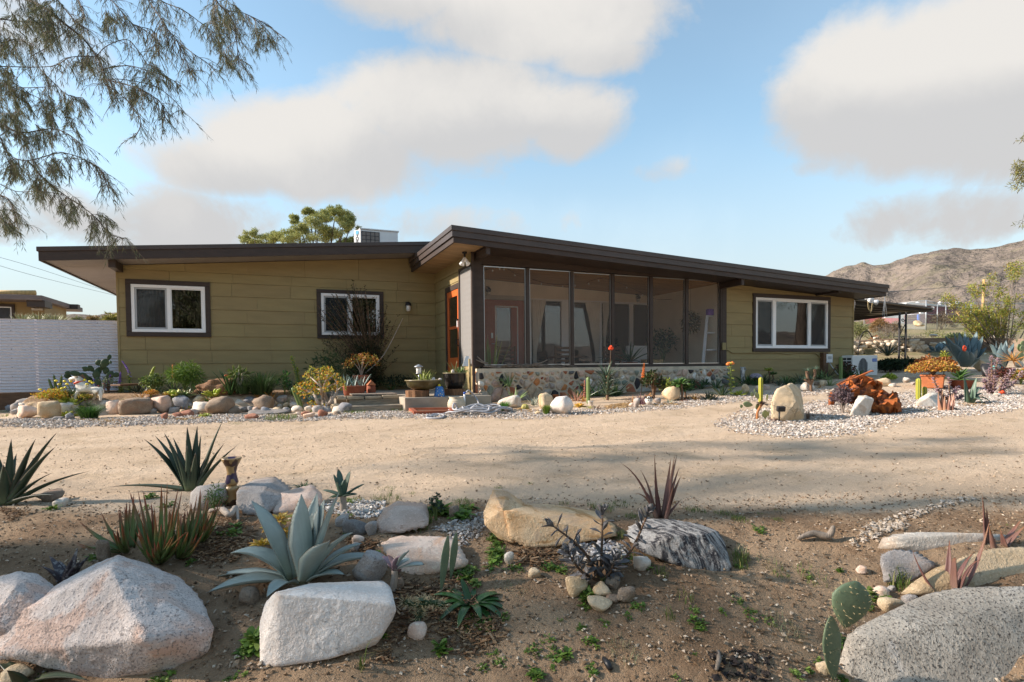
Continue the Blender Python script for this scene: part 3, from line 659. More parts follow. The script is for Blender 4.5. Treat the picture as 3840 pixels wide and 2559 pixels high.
mb=MB();mb.hexa([(3.985,YR-.02,2.975),(10.385,YR-.02,2.93),(10.385,YR+.10,2.93),(3.985,YR+.10,2.975)],[(3.985,YR-.02,3.21),(10.385,YR-.02,2.97),(10.385,YR+.1,2.97),(3.985,YR+.1,3.21)])
bev(wpart('header_beam',mb.mesh('header_beam',TRIM),house))
mb=MB();mb.box(3.985,10.385,YR-.05,YR+.10,.80,.862);bev(wpart('sill',mb.mesh('sill',TRIM),house))
mu=[(3.985,4.03),(4.995,5.078),(6.082,6.160),(7.136,7.223),(8.196,8.288),(9.249,9.340),(10.335,10.385)]
for a,b in mu:
 mb=MB();mb.box(a,b,YR-.045,YR+.07,.863,2.929 if a>6 else 2.945);o=bev(wpart('porch_mullion',mb.mesh('porch_mullion',TRIM),house))
for i in range(6):
 a,b=mu[i][1]+.002,mu[i+1][0]-.002;mb=MB();zt=2.925 if i>1 else 2.94
 fr=MB();frame_mb(fr,a,b,.866,zt,.016,YR-.012,YR+.012);sc=wpart('screen_panel',fr.mesh('screen_panel',CHROME),house)
 m2=MB();m2.box(a+.016,b-.016,YR-.002,YR-.001,.882,zt-.016);wpart('insect_screen',m2.mesh('insect_screen',SCREEN),sc)
mb=MB();Xs=XC-.03
for(y0,y1,z0,z1)in((11.10,12.0,.86,.90),(11.10,12.0,2.925,2.975),(11.10,11.15,.90,2.925),(11.94,12.0,.90,2.925)):mb.box(Xs-.01,Xs+.05,y0,y1,z0,z1)
sp=bev(wpart('screen_panel',mb.mesh('screen_panel',TRIM),house))
mb=MB();mb.box(Xs+.012,Xs+.014,11.152,11.938,.902,2.923);wpart('insect_screen',mb.mesh('insect_screen',SIDESCR),sp)
for k in range(17):
 z=.98+k*.118;mb=MB();mb.hexa([(Xs+.03,11.16,z),(Xs+.035,11.93,z),(Xs+.075,11.93,z+.085),(Xs+.07,11.16,z+.085)][::-1],[(Xs+.034,11.16,z+.008),(Xs+.039,11.93,z+.008),(Xs+.079,11.93,z+.093),(Xs+.074,11.16,z+.093)][::-1])
 wpart('louvre_slat',mb.mesh('louvre_slat',VINYL),sp)
mb=MB();mb.box(XC-.045,XC+.005,11.055,11.10,.10,3.2);bev(wpart('corner_board',mb.mesh('corner_board',TRIM),house))
dn=MB()
for(y0,y1,z0,z1)in((12.06,12.17,.40,2.575),(12.86,12.97,.40,2.575),(12.17,12.86,2.43,2.575),(12.17,12.86,1.70,1.76),(12.17,12.86,.40,1.05)):dn.box(XC-.02,XC+.025,y0,y1,z0,z1)
door=bev(wpart('door',dn.mesh('door',ORANGE),house));door['label']='orange screen door with two tall glass panes'
for z0,z1 in((1.05,1.70),(1.76,2.43)):
 mb=MB();mb.box(XC-.002,XC+.004,12.171,12.859,z0+.001,z1-.001);wpart('pane',mb.mesh('pane',GLASS),door)
mb=MB();mb.box(XC-.05,XC-.021,12.09,12.125,1.72,1.86);mb.box(XC-.06,XC-.021,12.095,12.12,1.865,1.90,1);wpart('door_closer',mb.mesh('door_closer',[VINYL,BLACKP]),door)
mb=MB();mb.tube([(XC-.021,12.11,1.44),(XC-.07,12.11,1.44),(XC-.07,12.11,1.36),(XC-.021,12.11,1.30)],.012);wpart('handle',mb.mesh('handle',BLACKP),door)
for(y0,y1,z0,z1)in((12.97,13.10,.36,2.70),(12.0,12.97,2.58,2.70),(12.0,12.06,.36,2.58)):
 mb=MB();mb.box(XC-.035,XC+.03,y0,y1,z0,z1);bev(wpart('trim_board',mb.mesh('trim_board',TRIM),door))
def rect_wall(name,opens,x0,x1,z0,zt,y0,y1,mat):
 mb=MB();rs=[(x0,x1,z0,3.2)]
 for o in opens:rs=[q for r in rs for q in sub_rect(r,o)]
 for a,b,c,d in rs:
  tp,tq=min(d,zt(a)),min(d,zt(b));mb.hexa([(a,y0,c),(b,y0,c),(b,y1,c),(a,y1,c)],[(a,y0,tp),(b,y0,tq),(b,y1,tq),(a,y1,tp)])
 return wpart(name,mb.mesh(name,mat),house)
YB=14.1
def X_(sx,sy=1200):return onY(sx,sy,YB).x
def Z_(sx,sy):return onY(sx,sy,YB).z
dL,dR,dT=X_(1809),X_(1966),Z_(1880,1124);sL,sR,sT,sB=X_(1986),X_(2489),Z_(2200,1128),.78
rect_wall('porch_back_wall',[(dL,dR,.3,dT),(sL,sR,sB,sT)],3.93,10.5,.36,lambda x:zr_under(x)+.02,YB,YB+.1,PORCHW)
mb=MB();mb.box(10.44,10.5,11.33,14.09,.36,zr_under(10.47)+.02);wpart('porch_side_wall',mb.mesh('porch_side_wall',PORCHW),house)
mb=MB();mb.box(XC+.085,XC+.11,13.0,14.09,.36,3.15);wpart('porch_side_wall',mb.mesh('porch_side_wall',PORCHW),house)
g0,g1,gt=X_(1860),X_(1938.6),Z_(1900,1152)
dm=MB();frame_mb(dm,dL+.01,dR-.01,.37,dT-.01,g0-dL,YB+.0,YB+.045,wz=.2);dm.box(g1,dR-.02,YB+.004,YB+.043,.57,dT-.21)
fd=bev(wpart('door',dm.mesh('door',REDD),house));fd['label']='rust red glazed front door inside the porch'
mb=MB();mb.box(g0,g1,YB+.02,YB+.03,.57,dT-.2);wpart('pane',mb.mesh('pane',GLASS),fd)
mb=MB();frame_mb(mb,g0-.03,g1+.03,.54,dT-.17,.03,YB-.012,YB-.001);wpart('glazing_bead',mb.mesh('glazing_bead',VINYL),fd)
p=onY(1845,1259,YB-.01);mb=MB();mb.box(p.x-.03,p.x+.03,YB-.03,YB-.001,p.z-.07,p.z+.07);mb.lathe([(.022,0),(.022,.02)],12,(p.x,YB-.03,p.z-.03));bev(wpart('deadbolt',mb.mesh('deadbolt',CHROME),fd),.01)
p=onY(1845,1290,YB-.01);mb=MB();mb.tube([(p.x,YB-.001,p.z),(p.x,YB-.05,p.z),(p.x+.09,YB-.05,p.z)],.011);wpart('handle',mb.mesh('handle',CHROME),fd)
for(a,b,c,d)in((dL-.09,dR+.05,dT,dT+.11),(dR-.005,dR+.06,.36,dT-.001)):
 mb=MB();mb.box(a,b,YB-.022,YB-.001,c,d);wpart('casing',mb.mesh('casing',CASING),fd)
sm=MB();frame_mb(sm,sL,sR,sB,sT,.055,YB-.02,YB+.07)
win=bev(wpart('window',sm.mesh('window',VINYL),house));win['label']='long white framed window band along the porch back wall'
vs_=[(X_(2105),X_(2133)),(X_(2248),X_(2256)),(X_(2361),X_(2374))]
for a,b in vs_:
 mb=MB();mb.box(a,b,YB-.014,YB+.06,sB+.056,sT-.056);wpart('mullion',mb.mesh('mullion',VINYL),win)
ed=[sL+.055]+[q for v in vs_ for q in v]+[sR-.055]
for i in range(0,len(ed),2):
 mb=MB();mb.box(ed[i]+.001,ed[i+1]-.001,YB+.03,YB+.036,sB+.057,sT-.057);wpart('pane',mb.mesh('pane',GLASS),win)
def drape(x0,x1,g,zt,zg,zb,name='curtain'):
 n,k=36,14;vs=[];fs=[]
 for j in range(k+1):
  z=zt+(zb-zt)*j/k;s=.24+.76*((z-zg)/(zt-zg))**1.1 if z>zg else .24+.1*(zg-z)
  for i in range(n+1):
   u=i/n;x=g+(x0+(x1-x0)*u-g)*s;vs.append((x,YB-.07+.028*math.sin(u*40)*(.4+.6*s)+.01*math.sin(u*17+j),z))
 fs=[(j*(n+1)+i,j*(n+1)+i+1,(j+1)*(n+1)+i+1,(j+1)*(n+1)+i)for j in range(k)for i in range(n)]
 wpart(name,mkmesh(name,vs,fs,FABRIC,True),win)
drape(X_(1990),X_(2045),X_(1996),sT-.04,1.15,.9);drape(X_(2190),X_(2247),X_(2240),sT-.04,1.1,.95);drape(X_(2257),X_(2285),X_(2259),sT-.04,1.6,1.0)
for sx,sy in((1828,1089),(2387,1117)):
 p=onY(sx,sy,YB-.01);mb=MB();mb.lathe([(.02,-.06),(.055,-.05),(.075,.0),(.06,.03),(.02,.07)],14,(p.x,YB-.09,p.z));mb.tube([(p.x,YB-.001,p.z+.08),(p.x,YB-.09,p.z+.07)],.014);mb.lathe([(.05,0),(.05,.01)],14,(p.x,YB-.012,p.z+.08))
 lm=wpart('wall_lamp',mb.mesh('wall_lamp',BLACKP,True),house);mb=MB();mb.lathe([(.045,-.13),(.05,-.10),(.045,-.055)],12,(p.x,YB-.09,p.z));wpart('glass_jar',mb.mesh('glass_jar',BULB,True),lm)
p=onY(1527,1150,YL);mb=MB();mb.lathe([(.012,.085),(.03,.08),(.075,.03),(.08,0),(.078,-.008),(.02,-.01)],20,(p.x,YL-.13,p.z+.02));mb.tube([(p.x,YL-.02,p.z+.06),(p.x,YL-.07,p.z+.1),(p.x,YL-.13,p.z+.1)],.014);mb.box(p.x-.045,p.x+.045,YL-.03,YL-.018,p.z,p.z+.11)
lm=wpart('wall_lamp',mb.mesh('wall_lamp',BLACKP,True),house)
mb=MB();mb.lathe([(.03,-.13),(.045,-.125),(.052,-.07),(.05,.0),(.045,.012)],16,(p.x,YL-.13,p.z));wpart('glass_jar',mb.mesh('glass_jar',BULB,True),lm)
p=onX(1742,945,3.62);zc=zr(3.62)-.30;mb=MB();mb.lathe([(.05,-.03),(.05,0)],16,(p.x,p.y,zc-.001));mb.tube([(p.x,p.y,zc-.02),(p.x,p.y,zc-.13)],.02)
fl=wpart('flood_light',mb.mesh('flood_light',BLACKP,True),house)
for dx,dy in((-.06,-.03),(.05,-.05)):
 a=Vector((p.x,p.y,zc-.12));d=Vector((dx,dy,-.12)).normalized();mb=MB();mb.tube([a,a+d*.05,a+d*.10,a+d*.17,a+d*.18],[.03,.034,.034,.055,.02],12);wpart('lamp_bulb',mb.mesh('lamp_bulb',VINYL,True),fl)
pts=[onY(2660+x/3.408,1000+y/3.408,YR-.035)for x,y in((205,1062),(240,1070),(310,1105),(450,1102),(620,1108),(760,1103),(900,1106),(1000,1120),(1100,1106),(1200,1104),(1330,1104),(1375,1120),(1420,1170),(1470,1205))]
mb=MB();mb.tube(smoothline(pts,4),.012,6);wpart('cable',mb.mesh('cable',SIDING,True),house)
p=onY(2660+190/3.408,1000+1020/3.408,YR-.08);mb=MB();mb.box(p.x-.055,p.x+.055,YR-.09,YR-.052,p.z-.09,p.z+.09);bev(wpart('conduit_box',mb.mesh('conduit_box',SIDING),house))
a=onY(2660+1477/3.408,1000+1230/3.408,YR-.1);b=onY(2660+1553/3.408,1000+1120/3.408,YR-.1);mb=MB();mb.box(a.x,b.x,YR-.16,YR-.026,a.z,b.z);jb=bev(wpart('junction_box',mb.mesh('junction_box',METALW),house),.008)
mb=MB();mb.box(a.x+.05,b.x-.05,YR-.166,YR-.161,a.z+.10,b.z-.06);wpart('cover_plate',mb.mesh('cover_plate',GREYP),jb)
mb=MB();mb.tube(smoothline([(b.x-.03,YR-.08,a.z),(b.x+.06,YR-.1,a.z-.12),(b.x+.25,YR-.15,a.z-.35),(b.x+.42,YR-.2,a.z-.45),(b.x+.62,YR-.3,a.z-.5)],5),.014,6);wpart('cable',mb.mesh('cable',METALW,True),jb)
mb=MB();mb.box(a.x-.10,a.x+.08,YR-.14,YR-.027,.2,b.z+.04);bev(wpart('meter_post',mb.mesh('meter_post',WOODB),house))
def voronoi_cells(w,h,n,seed,relax=1):
 rnd=random.Random(seed);P=[Vector((rnd.uniform(0,w),h*(1-(1-rnd.random()**.62))))for _ in range(n)]
 def cells():
  out=[]
  for i,p in enumerate(P):
   poly=[Vector((0,0)),Vector((w,0)),Vector((w,h)),Vector((0,h))]
   for q in sorted(P,key=lambda q:(q-p).length_squared)[1:16]:
    m=(p+q)/2;d=q-p;new=[]
    for k in range(len(poly)):
     A,B=poly[k],poly[(k+1)%len(poly)];sa,sb=(A-m).dot(d),(B-m).dot(d)
     if sa<=0:new.append(A)
     if(sa<0<sb)or(sb<0<sa):new.append(A+(B-A)*(sa/(sa-sb)))
    poly=new
    if len(poly)<3:break
   out.append(poly)
  return out
 for _ in range(relax):
  cs=cells()
  for i,c in enumerate(cs):
   if len(c)>2:P[i]=P[i]*.35+sum(c,Vector((0,0)))/len(c)*.65
 return cells()
swx0,swx1,swy,swz0,swz1=3.83,10.50,11.02,-.02,.80
mb=MB();mb.box(swx0,swx1,swy,YR+.30,swz0,swz1-.002);mb.box(swx0-.03,swx1+.02,swy-.05,swy,swz0,.10)
sw=wpart('stone_wall',mb.mesh('stone_wall',MORTAR),house)
PAL=[(.50,.41,.32),(.42,.36,.30),(.36,.31,.27),(.045,.045,.05),(.05,.045,.045),(.52,.22,.085),(.55,.33,.19),(.62,.44,.34),(.64,.50,.40),(.78,.72,.64),(.82,.77,.70),(.22,.25,.20),(.28,.29,.23),(.26,.075,.055),(.54,.44,.33),(.46,.36,.25),(.55,.43,.30),(.16,.15,.145),(.50,.35,.28),(.38,.33,.27),(.40,.15,.08),(.56,.46,.36)]
SMATS=[rockmat('wall_stone_%d'%i,tuple(x*.82 for x in c),tuple(min(1,x*1.15)for x in c),tuple(x*.5 for x in c),sscale=90,pscale=7,bump=.5,samt=.35)for i,c in enumerate(PAL)]
def wall_stones(w,h,n,seed,mapf):
 rnd=random.Random(seed)
 for c in voronoi_cells(w,h,n,seed):
  if len(c)<3:continue
  cen=sum(c,Vector((0,0)))/len(c);size=max((p-cen).length for p in c)
  if size<.03:continue
  gap=rnd.uniform(.010,.034);pol=[]
  for i in range(len(c)):
   A,B,C_=c[i-1],c[i],c[(i+1)%len(c)]
   k=rnd.uniform(.08,.34);pol+=[B+(A-B)*k*.6,B+(C_-B)*k*.6]
  def ring(g,o,j=0):return[mapf(*(cen+(p-cen)*max(.2,1-g/max(.03,(p-cen).length))+Vector((rnd.uniform(-j,j),rnd.uniform(-j,j)))),o)for p in pol]
  m=len(pol);o=rnd.uniform(.018,.05)
  vs=ring(gap,-.01)+ring(gap*1.15,o*.6,.002)+ring(gap*2+.006,o,.003)+[mapf(cen.x,cen.y,o*1.12)]
  fs=[]
  for r in range(2):
   for i in range(m):fs.append((r*m+i,r*m+(i+1)%m,(r+1)*m+(i+1)%m,(r+1)*m+i))
  fs+=[(2*m+i,2*m+(i+1)%m,3*m)for i in range(m)]
  wpart('stone',mkmesh('stone',vs,fs,SMATS[rnd.randrange(len(SMATS))],True),sw)
wall_stones(swx1-swx0,swz1-.06-.11,176,12,lambda u,v,o:(swx0+u,swy-o,.11+v))
wall_stones(.44,swz1-.15,9,4,lambda u,v,o:(swx0-o,swy+.44-u,.10+v))
# generators: rocks and plants
_ico={}
def ico(sub):
 if sub not in _ico:
  bm=bmesh.new();bmesh.ops.create_icosphere(bm,subdivisions=sub,radius=1);bm.verts.ensure_lookup_table()
  _ico[sub]=(np.array([v.co[:]for v in bm.verts]),[tuple(v.index for v in f.verts)for f in bm.faces]);bm.free()
 return _ico[sub]
def shape_planes(V,N,D,p):
 q=np.clip(V@N.T,0,None)/D[None,:]
 return(np.sum(q**p,1))**(-1.0/p)
def roughen(P,V,size,amp,seed,f=2.2):
 o=Vector((seed*3.1,seed*1.7,seed*.9));out=P.copy()
 for i in range(len(P)):
  q=Vector(P[i])/size*f
  h=noise.fractal(q+o,.9,2.1,5)*.6+abs(noise.noise(q*.8-o))*-.7+.15
  out[i]+=V[i]*(h*amp*size)
 return out
def rock_mesh(dims,seed,mat,sub=3,ncut=11,blocky=.5,amp=.05,name='rock',p=14):
 rs=np.random.RandomState(seed+7);V,F=ico(sub)
 N=rs.normal(size=(ncut,3));N/=np.linalg.norm(N,axis=1)[:,None];D=rs.uniform(.66,.95,ncut)
 B=np.array([[1,0,0],[-1,0,0],[0,1,0],[0,-1,0],[0,0,1],[0,0,-1]],float)+rs.normal(size=(6,3))*.16
 B/=np.linalg.norm(B,axis=1)[:,None];N=np.vstack([N,B]);D=np.append(D,rs.uniform(1-.32*blocky,1.0,6))
 r=shape_planes(V,N,D,p*2.4);P=V*r[:,None];P=roughen(P,V,1.0,amp*1.2,seed)
 if sub>2:P=roughen(P,V,1.0,amp*.4,seed+5,8)
 P=P/np.abs(P).max(0)
 return mkmesh(name,P*np.array(dims)[None],F,mat,True)
def hull_rock_mesh(groups,origin,mat,sub=5,p=26,amp=.035,seed=1,name="boulder",fq=3.0):
 vs=[];fs=[];V,F=ico(sub)
 for pts in groups:
  bm=bmesh.new();b=[bm.verts.new(Vector(q)-origin)for q in pts]
  bmesh.ops.convex_hull(bm,input=b);bmesh.ops.recalc_face_normals(bm,faces=bm.faces)
  use=[f for f in bm.faces];cen=sum((f.calc_center_median()*f.calc_area()for f in use),Vector((0,0,0)))/sum(f.calc_area()for f in use)
  N=[];D=[]
  for f in use:
   n=f.normal.copy();d=(f.calc_center_median()-cen).dot(n)
   if d<0:n=-n;d=-d
   if any((Vector(m)-n).length<.05 for m in N):continue
   N.append(n[:]);D.append(max(d,1e-3))
  bm.free();N=np.array(N);D=np.array(D)
  r=1/np.max(np.clip(V@N.T,0,None)/D[None,:],1)*.7+.3*shape_planes(V,N,D,p*2)*1.02;P=V*r[:,None];size=float(np.mean(r))
  P=roughen(P+np.array(cen)[None],V,size,amp,seed,fq);P=roughen(P,V,size,amp*.42,seed+9,fq*4.5);o=len(vs)
  vs+=P.tolist();fs+=[tuple(i+o for i in q)for q in F]
 return mkmesh(name,vs,fs,mat,True)
def rockS(x0,y0,x1,y1,mat,label,seed=0,name='rock',cat='rock',dr=.8,sub=3,group=None,blocky=.6,amp=.055,sink=.10,tilt=0,up=0,ncut=11):
 p=hit((x0+x1)/2,y1-.04*(y1-y0));k=ppm(p);w=(x1-x0)*k;h=(y1-y0)*k*1.02
 dims=(w/2,w/2*dr,h/2*(1+sink));c=p+Vector((SH,CH,0))*(w/2*dr*.55)
 z=max(tz(c.x,c.y),p.z)if not up else p.z+up
 c.z=p.z+h/2*(1-sink)+up
 return solo(name,rock_mesh(dims,seed,mat,sub,ncut,blocky,amp,name),label,cat,c,(0,tilt,-_h+random.Random(seed).uniform(-.25,.25)),group)
def hullS(base,groups,mat,label,seed=1,sub=5,p=26,amp=.03,name='boulder',cat='boulder',f=3.0):
 p0=hit(*base);d0=depth(p0)
 def lim(x,y,o):
  return min(o,max(.03,depth(hit(x,y))-d0-.10))if o>.06 else o
 G=[[atd(x,y,d0+lim(x,y,o))for x,y,o in g]for g in groups]
 return solo(name,hull_rock_mesh(G,p0,mat,sub,p,amp,seed,name,f),label,cat,p0)
PROF={'agave':([0,.12,.45,.75,.92,1],[.58,.62,1,.70,.24,.015]),'aloe':([0,.1,.5,.85,1],[1,.97,.64,.22,.02]),'blade':([0,.3,.7,1],[.6,1,.7,.05]),'spoon':([0,.25,.6,.85,1],[.22,.42,1,.82,.12]),'strap':([0,.2,.7,.9,1],[.75,1,.82,.45,.04]),'finger':([0,.5,.85,1],[.9,1,.8,.15])}
def leaf_path(pts,W,prof='aloe',hint=(0,0,1),chan=.25,thick=.16,teeth=0,th=.0):
 pts=[Vector(p)for p in pts];n=len(pts);vs=[];fs=[];T=[];S=[];pr=PROF[prof];frames=[]
 for i,p in enumerate(pts):
  t=i/(n-1);d=(pts[min(i+1,n-1)]-pts[max(i-1,0)]).normalized();h=Vector(hint(p)if callable(hint)else hint)
  y=h.cross(d);y=y.normalized()if y.length>1e-6 else d.orthogonal().normalized();N=d.cross(y).normalized()
  w=W*.5*float(np.interp(t,*pr));frames.append((p,y,N,w))
  for s,g in((-1,chan),(-.55,chan*.25),(0,0),(.55,chan*.25),(1,chan)):
   vs.append(p+y*(s*w)+N*(g*w));T.append(t);S.append(s)
  for s,g in((.6,-thick*1.3+chan*.1),(0,-thick*2.2),(-.6,-thick*1.3+chan*.1)):
   vs.append(p+y*(s*w)+N*(g*w));T.append(t);S.append(s*.9)
 for i in range(n-1):
  for j in range(8):
   a=i*8+j;b=i*8+(j+1)%8;fs.append((a,b,b+8,a+8))
 fs.append(tuple(range(8))[::-1]);fs.append(tuple((n-1)*8+j for j in range(8)))
 mi=[0]*len(fs)
 if teeth:
  for k in range(teeth):
   t=.10+.84*(k+.5)/teeth;x=t*(n-1);i=min(int(x),n-2);u=x-i
   for sd in(-1,1):
    p=frames[i][0].lerp(frames[i+1][0],u);y=frames[i][1];N=frames[i][2];w=frames[i][3]*(1-u)+frames[i+1][3]*u
    d=(frames[i+1][0]-frames[i][0]).normalized();e=p+y*(sd*w*.97)+N*(chan*w*.97);q=th or W*.020;b=len(vs)
    vs+=[e-d*q*.8,e+d*q*.8,e+y*sd*q*1.5-d*q*.3+N*q*.3,e-N*q*.5];T+=[t]*4;S+=[sd*1.5]*4
    fs+=[(b,b+1,b+2),(b+1,b+3,b+2),(b+3,b,b+2)];mi+=[0]*3
 return vs,fs,T,S
def leafmesh(g,mat,name='leaf'):return mkmesh(name,g[0],g[1],mat,True,attrs={'t':g[2],'s':g[3]})
def curl_pts(L,c,n=9,c2=0):
 pts=[Vector((0,0,0))];a=0
 for i in range(n-1):
  u=(i+.5)/(n-1);a=math.radians(c)*u+math.radians(c2)*u*u;pts.append(pts[-1]+Vector((math.sin(a),0,math.cos(a)))*(L/(n-1)))
 return pts
def rosette(name,label,cat,p,n,L,W,prof,th,curl,mat,seed=0,rad=.02,chan=.25,thick=.16,group=None,seg=8,nvar=3,inner=.6,lift=0,parent=None,jit=8,teeth=0,leafname='leaf',sq=.8):
 rnd=random.Random(seed);t=parent or thing(name,label,cat,p,0,group);o=Vector(p)-Vector(t.location)if parent else Vector((0,0,0))
 bank=[]
 for k in range(nvar):
  c=curl*(.6+.8*k/max(1,nvar-1));bank.append(leafmesh(leaf_path(curl_pts(L,c,seg),W,prof,(-1,0,.02),chan,thick,teeth),mat,leafname))
 for i in range(n):
  u=i/max(1,n-1);a=i*2.39996+rnd.uniform(-.3,.3);th_=math.radians(th[0]+(th[1]-th[0])*u**sq+rnd.uniform(-jit,jit))
  s=inner+(1-inner)*min(1,u*1.6)*rnd.uniform(.85,1.08);s*=rnd.uniform(.88,1.08)
  m=Matrix.Rotation(a,4,'Z')@Matrix.Rotation(th_,4,'Y')@Matrix.Rotation(rnd.uniform(-.15,.15),4,'Z')
  r=rad*(.2+.8*u);q=o+Vector((math.cos(a)*r,math.sin(a)*r,lift*(1-u)))
  part(leafname,bank[min(nvar-1,int(u*nvar+rnd.uniform(-.3,.3)))]if u>0 else bank[0],t,q,m.to_euler(),(s,s,s))
 return t
def rosS(sx,sy,hpx,wpx,name,label,cat,n,prof,th,curl,mat,wr=.12,**k):
 p=hit(sx,sy);s=ppm(p);p=p-Vector((0,0,.01));L=max(hpx,wpx/2)*s
 return rosette(name,label,cat,p,n,L,L*wr,prof,th,curl,mat,**k)
def aimed(base,tips,mat,name,label,cat,W=.06,prof='agave',chan=.3,thick=.14,teeth=0,rad=.03,seg=12,group=None,bow=.12,lift=0):
 p0=hit(*base);d0=depth(p0);t=thing(name,label,cat,p0,0,group);ax=Vector((0,0,0))
 for tip in tips:
  sx,sy,off=tip[:3];w=W*(tip[3]if len(tip)>3 else 1);b=tip[4]if len(tip)>4 else bow
  e=atd(sx,sy,d0+off)-p0;r=Vector((e.x,e.y,0));L=e.length
  s=(r.normalized()*rad if r.length>1e-4 else Vector((0,0,0)))+Vector((0,0,lift))
  c=(s+e)/2+Vector((0,0,1))*(b*L)-r*(abs(b)*.35 if b>0 else-.1)
  pts=[s*(1-u)**2+c*2*u*(1-u)+e*u*u for u in[i/(seg-1)for i in range(seg)]]
  h=Vector((0,0,L*.9))
  part('leaf',leafmesh(leaf_path(pts,w,prof,lambda q:(h-q)if(h-q).length>.02 else Vector((0,0,1)),chan,thick,teeth),mat),t)
 return t
def stemmed(p,path,r0,r1,mat,t,name='stem',n=6):
 mb=MB();pts=smoothline(path,4);k=len(pts);mb.tube(pts,[r0+(r1-r0)*i/(k-1)for i in range(k)],n);return part(name,mb.mesh(name,mat,True),t)
def leaves_mesh(C,L,W,cols,seed,droop=0.0,flat=.5,name='foliage',mat=None,fold=True):
 """many small folded leaves; C: list of (centre, outward direction)"""
 rs=np.random.RandomState(seed);n=len(C);P=np.array([c[0]for c in C],float);O=np.array([c[1]for c in C],float)
 D=O*flat+rs.normal(size=(n,3))*(1-flat)*.9;D[:,2]-=droop;D/=np.linalg.norm(D,axis=1)[:,None]+1e-9
 Sd=np.cross(D,rs.normal(size=(n,3)));Sd/=np.linalg.norm(Sd,axis=1)[:,None]+1e-9
 l=L*rs.uniform(.6,1.25,n)[:,None];w=W*rs.uniform(.7,1.2,n)[:,None];Nn=np.cross(D,Sd)
 a=P;b=P+D*l*.5+Sd*w*.5+Nn*w*.15;c=P+D*l;d=P+D*l*.5-Sd*w*.5+Nn*w*.15
 V=np.stack([a,b,c,d],1).reshape(-1,3);F=[(4*i,4*i+1,4*i+2)for i in range(n)]+[(4*i,4*i+2,4*i+3)for i in range(n)]
 cols=np.array(cols);cc=cols[rs.randint(0,len(cols),n)]*rs.uniform(.75,1.25,n)[:,None]
 return mkmesh(name,V,F,mat or LEAFC,False,col=np.repeat(cc,4,0))
def blob_pts(rnd,c,rx,ry,rz,n,shell=.5):
 out=[]
 for _ in range(n):
  v=Vector((rnd.gauss(0,1),rnd.gauss(0,1),rnd.gauss(0,1))).normalized();s=shell+(1-shell)*rnd.random()**.6
  out.append((Vector(c)+Vector((v.x*rx*s,v.y*ry*s,v.z*rz*s)),v))
 return out
def shrub(name,label,cat,p,w,h,nstem,nleaf,L,W,cols,mat=STEMB,seed=0,clumps=8,r=.012,group=None,flat=.5,droop=0,bare=.3,crown=.30,spread=1.0):
 """stems rising from the base to leafy clumps"""
 rnd=random.Random(seed);t=thing(name,label,cat,p,0,group);sb=MB();C=[]
 for i in range(max(clumps,nstem)):
  a=i*2.4+rnd.uniform(-.5,.5);q=math.sqrt((i+.5)/max(clumps,nstem))*spread
  e=Vector((math.cos(a)*q*w*.40,math.sin(a)*q*w*.40,h*(1-.30*q*q-crown*.5)*rnd.uniform(.72,1.0)))
  if i<nstem:sb.tube(smoothline([(0,0,-.02),(e.x*.3,e.y*.3,e.z*.45),e],4),[r*(1-.07*k)for k in range(9)],5)
  if i<clumps:C+=blob_pts(rnd,e,w*crown*.5,w*crown*.5,h*crown*.45,max(1,nleaf//clumps),.2)
 part('stem',sb.mesh('stem',mat,True),t);part('foliage',leaves_mesh(C,L,W,cols,seed,droop,flat),t)
 return t
def shrubS(sx,sy,wpx,hpx,*a,**k):
 p=hit(sx,sy);s=ppm(p);name,label,cat=a[:3];return shrub(name,label,cat,p,wpx*s,hpx*s,*a[3:],**k)
def tuft(name,label,cat,p,w,h,n,bw,cols,seed=0,group=None,lean=.5,kind=None):
 rs=np.random.RandomState(seed);V=[];F=[];Cc=[]
 for i in range(n):
  a=rs.uniform(0,6.283);r=w*.22*math.sqrt(rs.rand());l=h*rs.uniform(.6,1.05);ln=lean*rs.uniform(.1,1)*w*.5;b=len(V);c=np.array(cols[rs.randint(len(cols))])*rs.uniform(.7,1.3)
  dx,dy=math.cos(a),math.sin(a);px,py=-dy*bw/2,dx*bw/2;x,y=dx*r,dy*r
  for u,k in((0,1),(.5,.8),(.85,.45)):
   cx,cy,cz=x+dx*ln*u*u,y+dy*ln*u*u,l*u*(1-.12*u*lean);V+=[(cx+px*k,cy+py*k,cz),(cx-px*k,cy-py*k,cz)]
  V.append((x+dx*ln*1.15,y+dy*ln*1.15,l*(1-.15*lean)));F+=[(b,b+1,b+3,b+2),(b+2,b+3,b+5,b+4),(b+4,b+5,b+6)];Cc+=[c]*7
 t=thing(name,label,cat,p,0,group);part('blades',mkmesh('blades',V,F,LEAFC,False,col=Cc),t);return t
def tuftS(sx,sy,wpx,hpx,name,label,cat,n,cols,seed=0,bwpx=3.0,**k):
 p=hit(sx,sy);s=ppm(p);return tuft(name,label,cat,p,wpx*s,hpx*s,n,bwpx*s,cols,seed,**k)
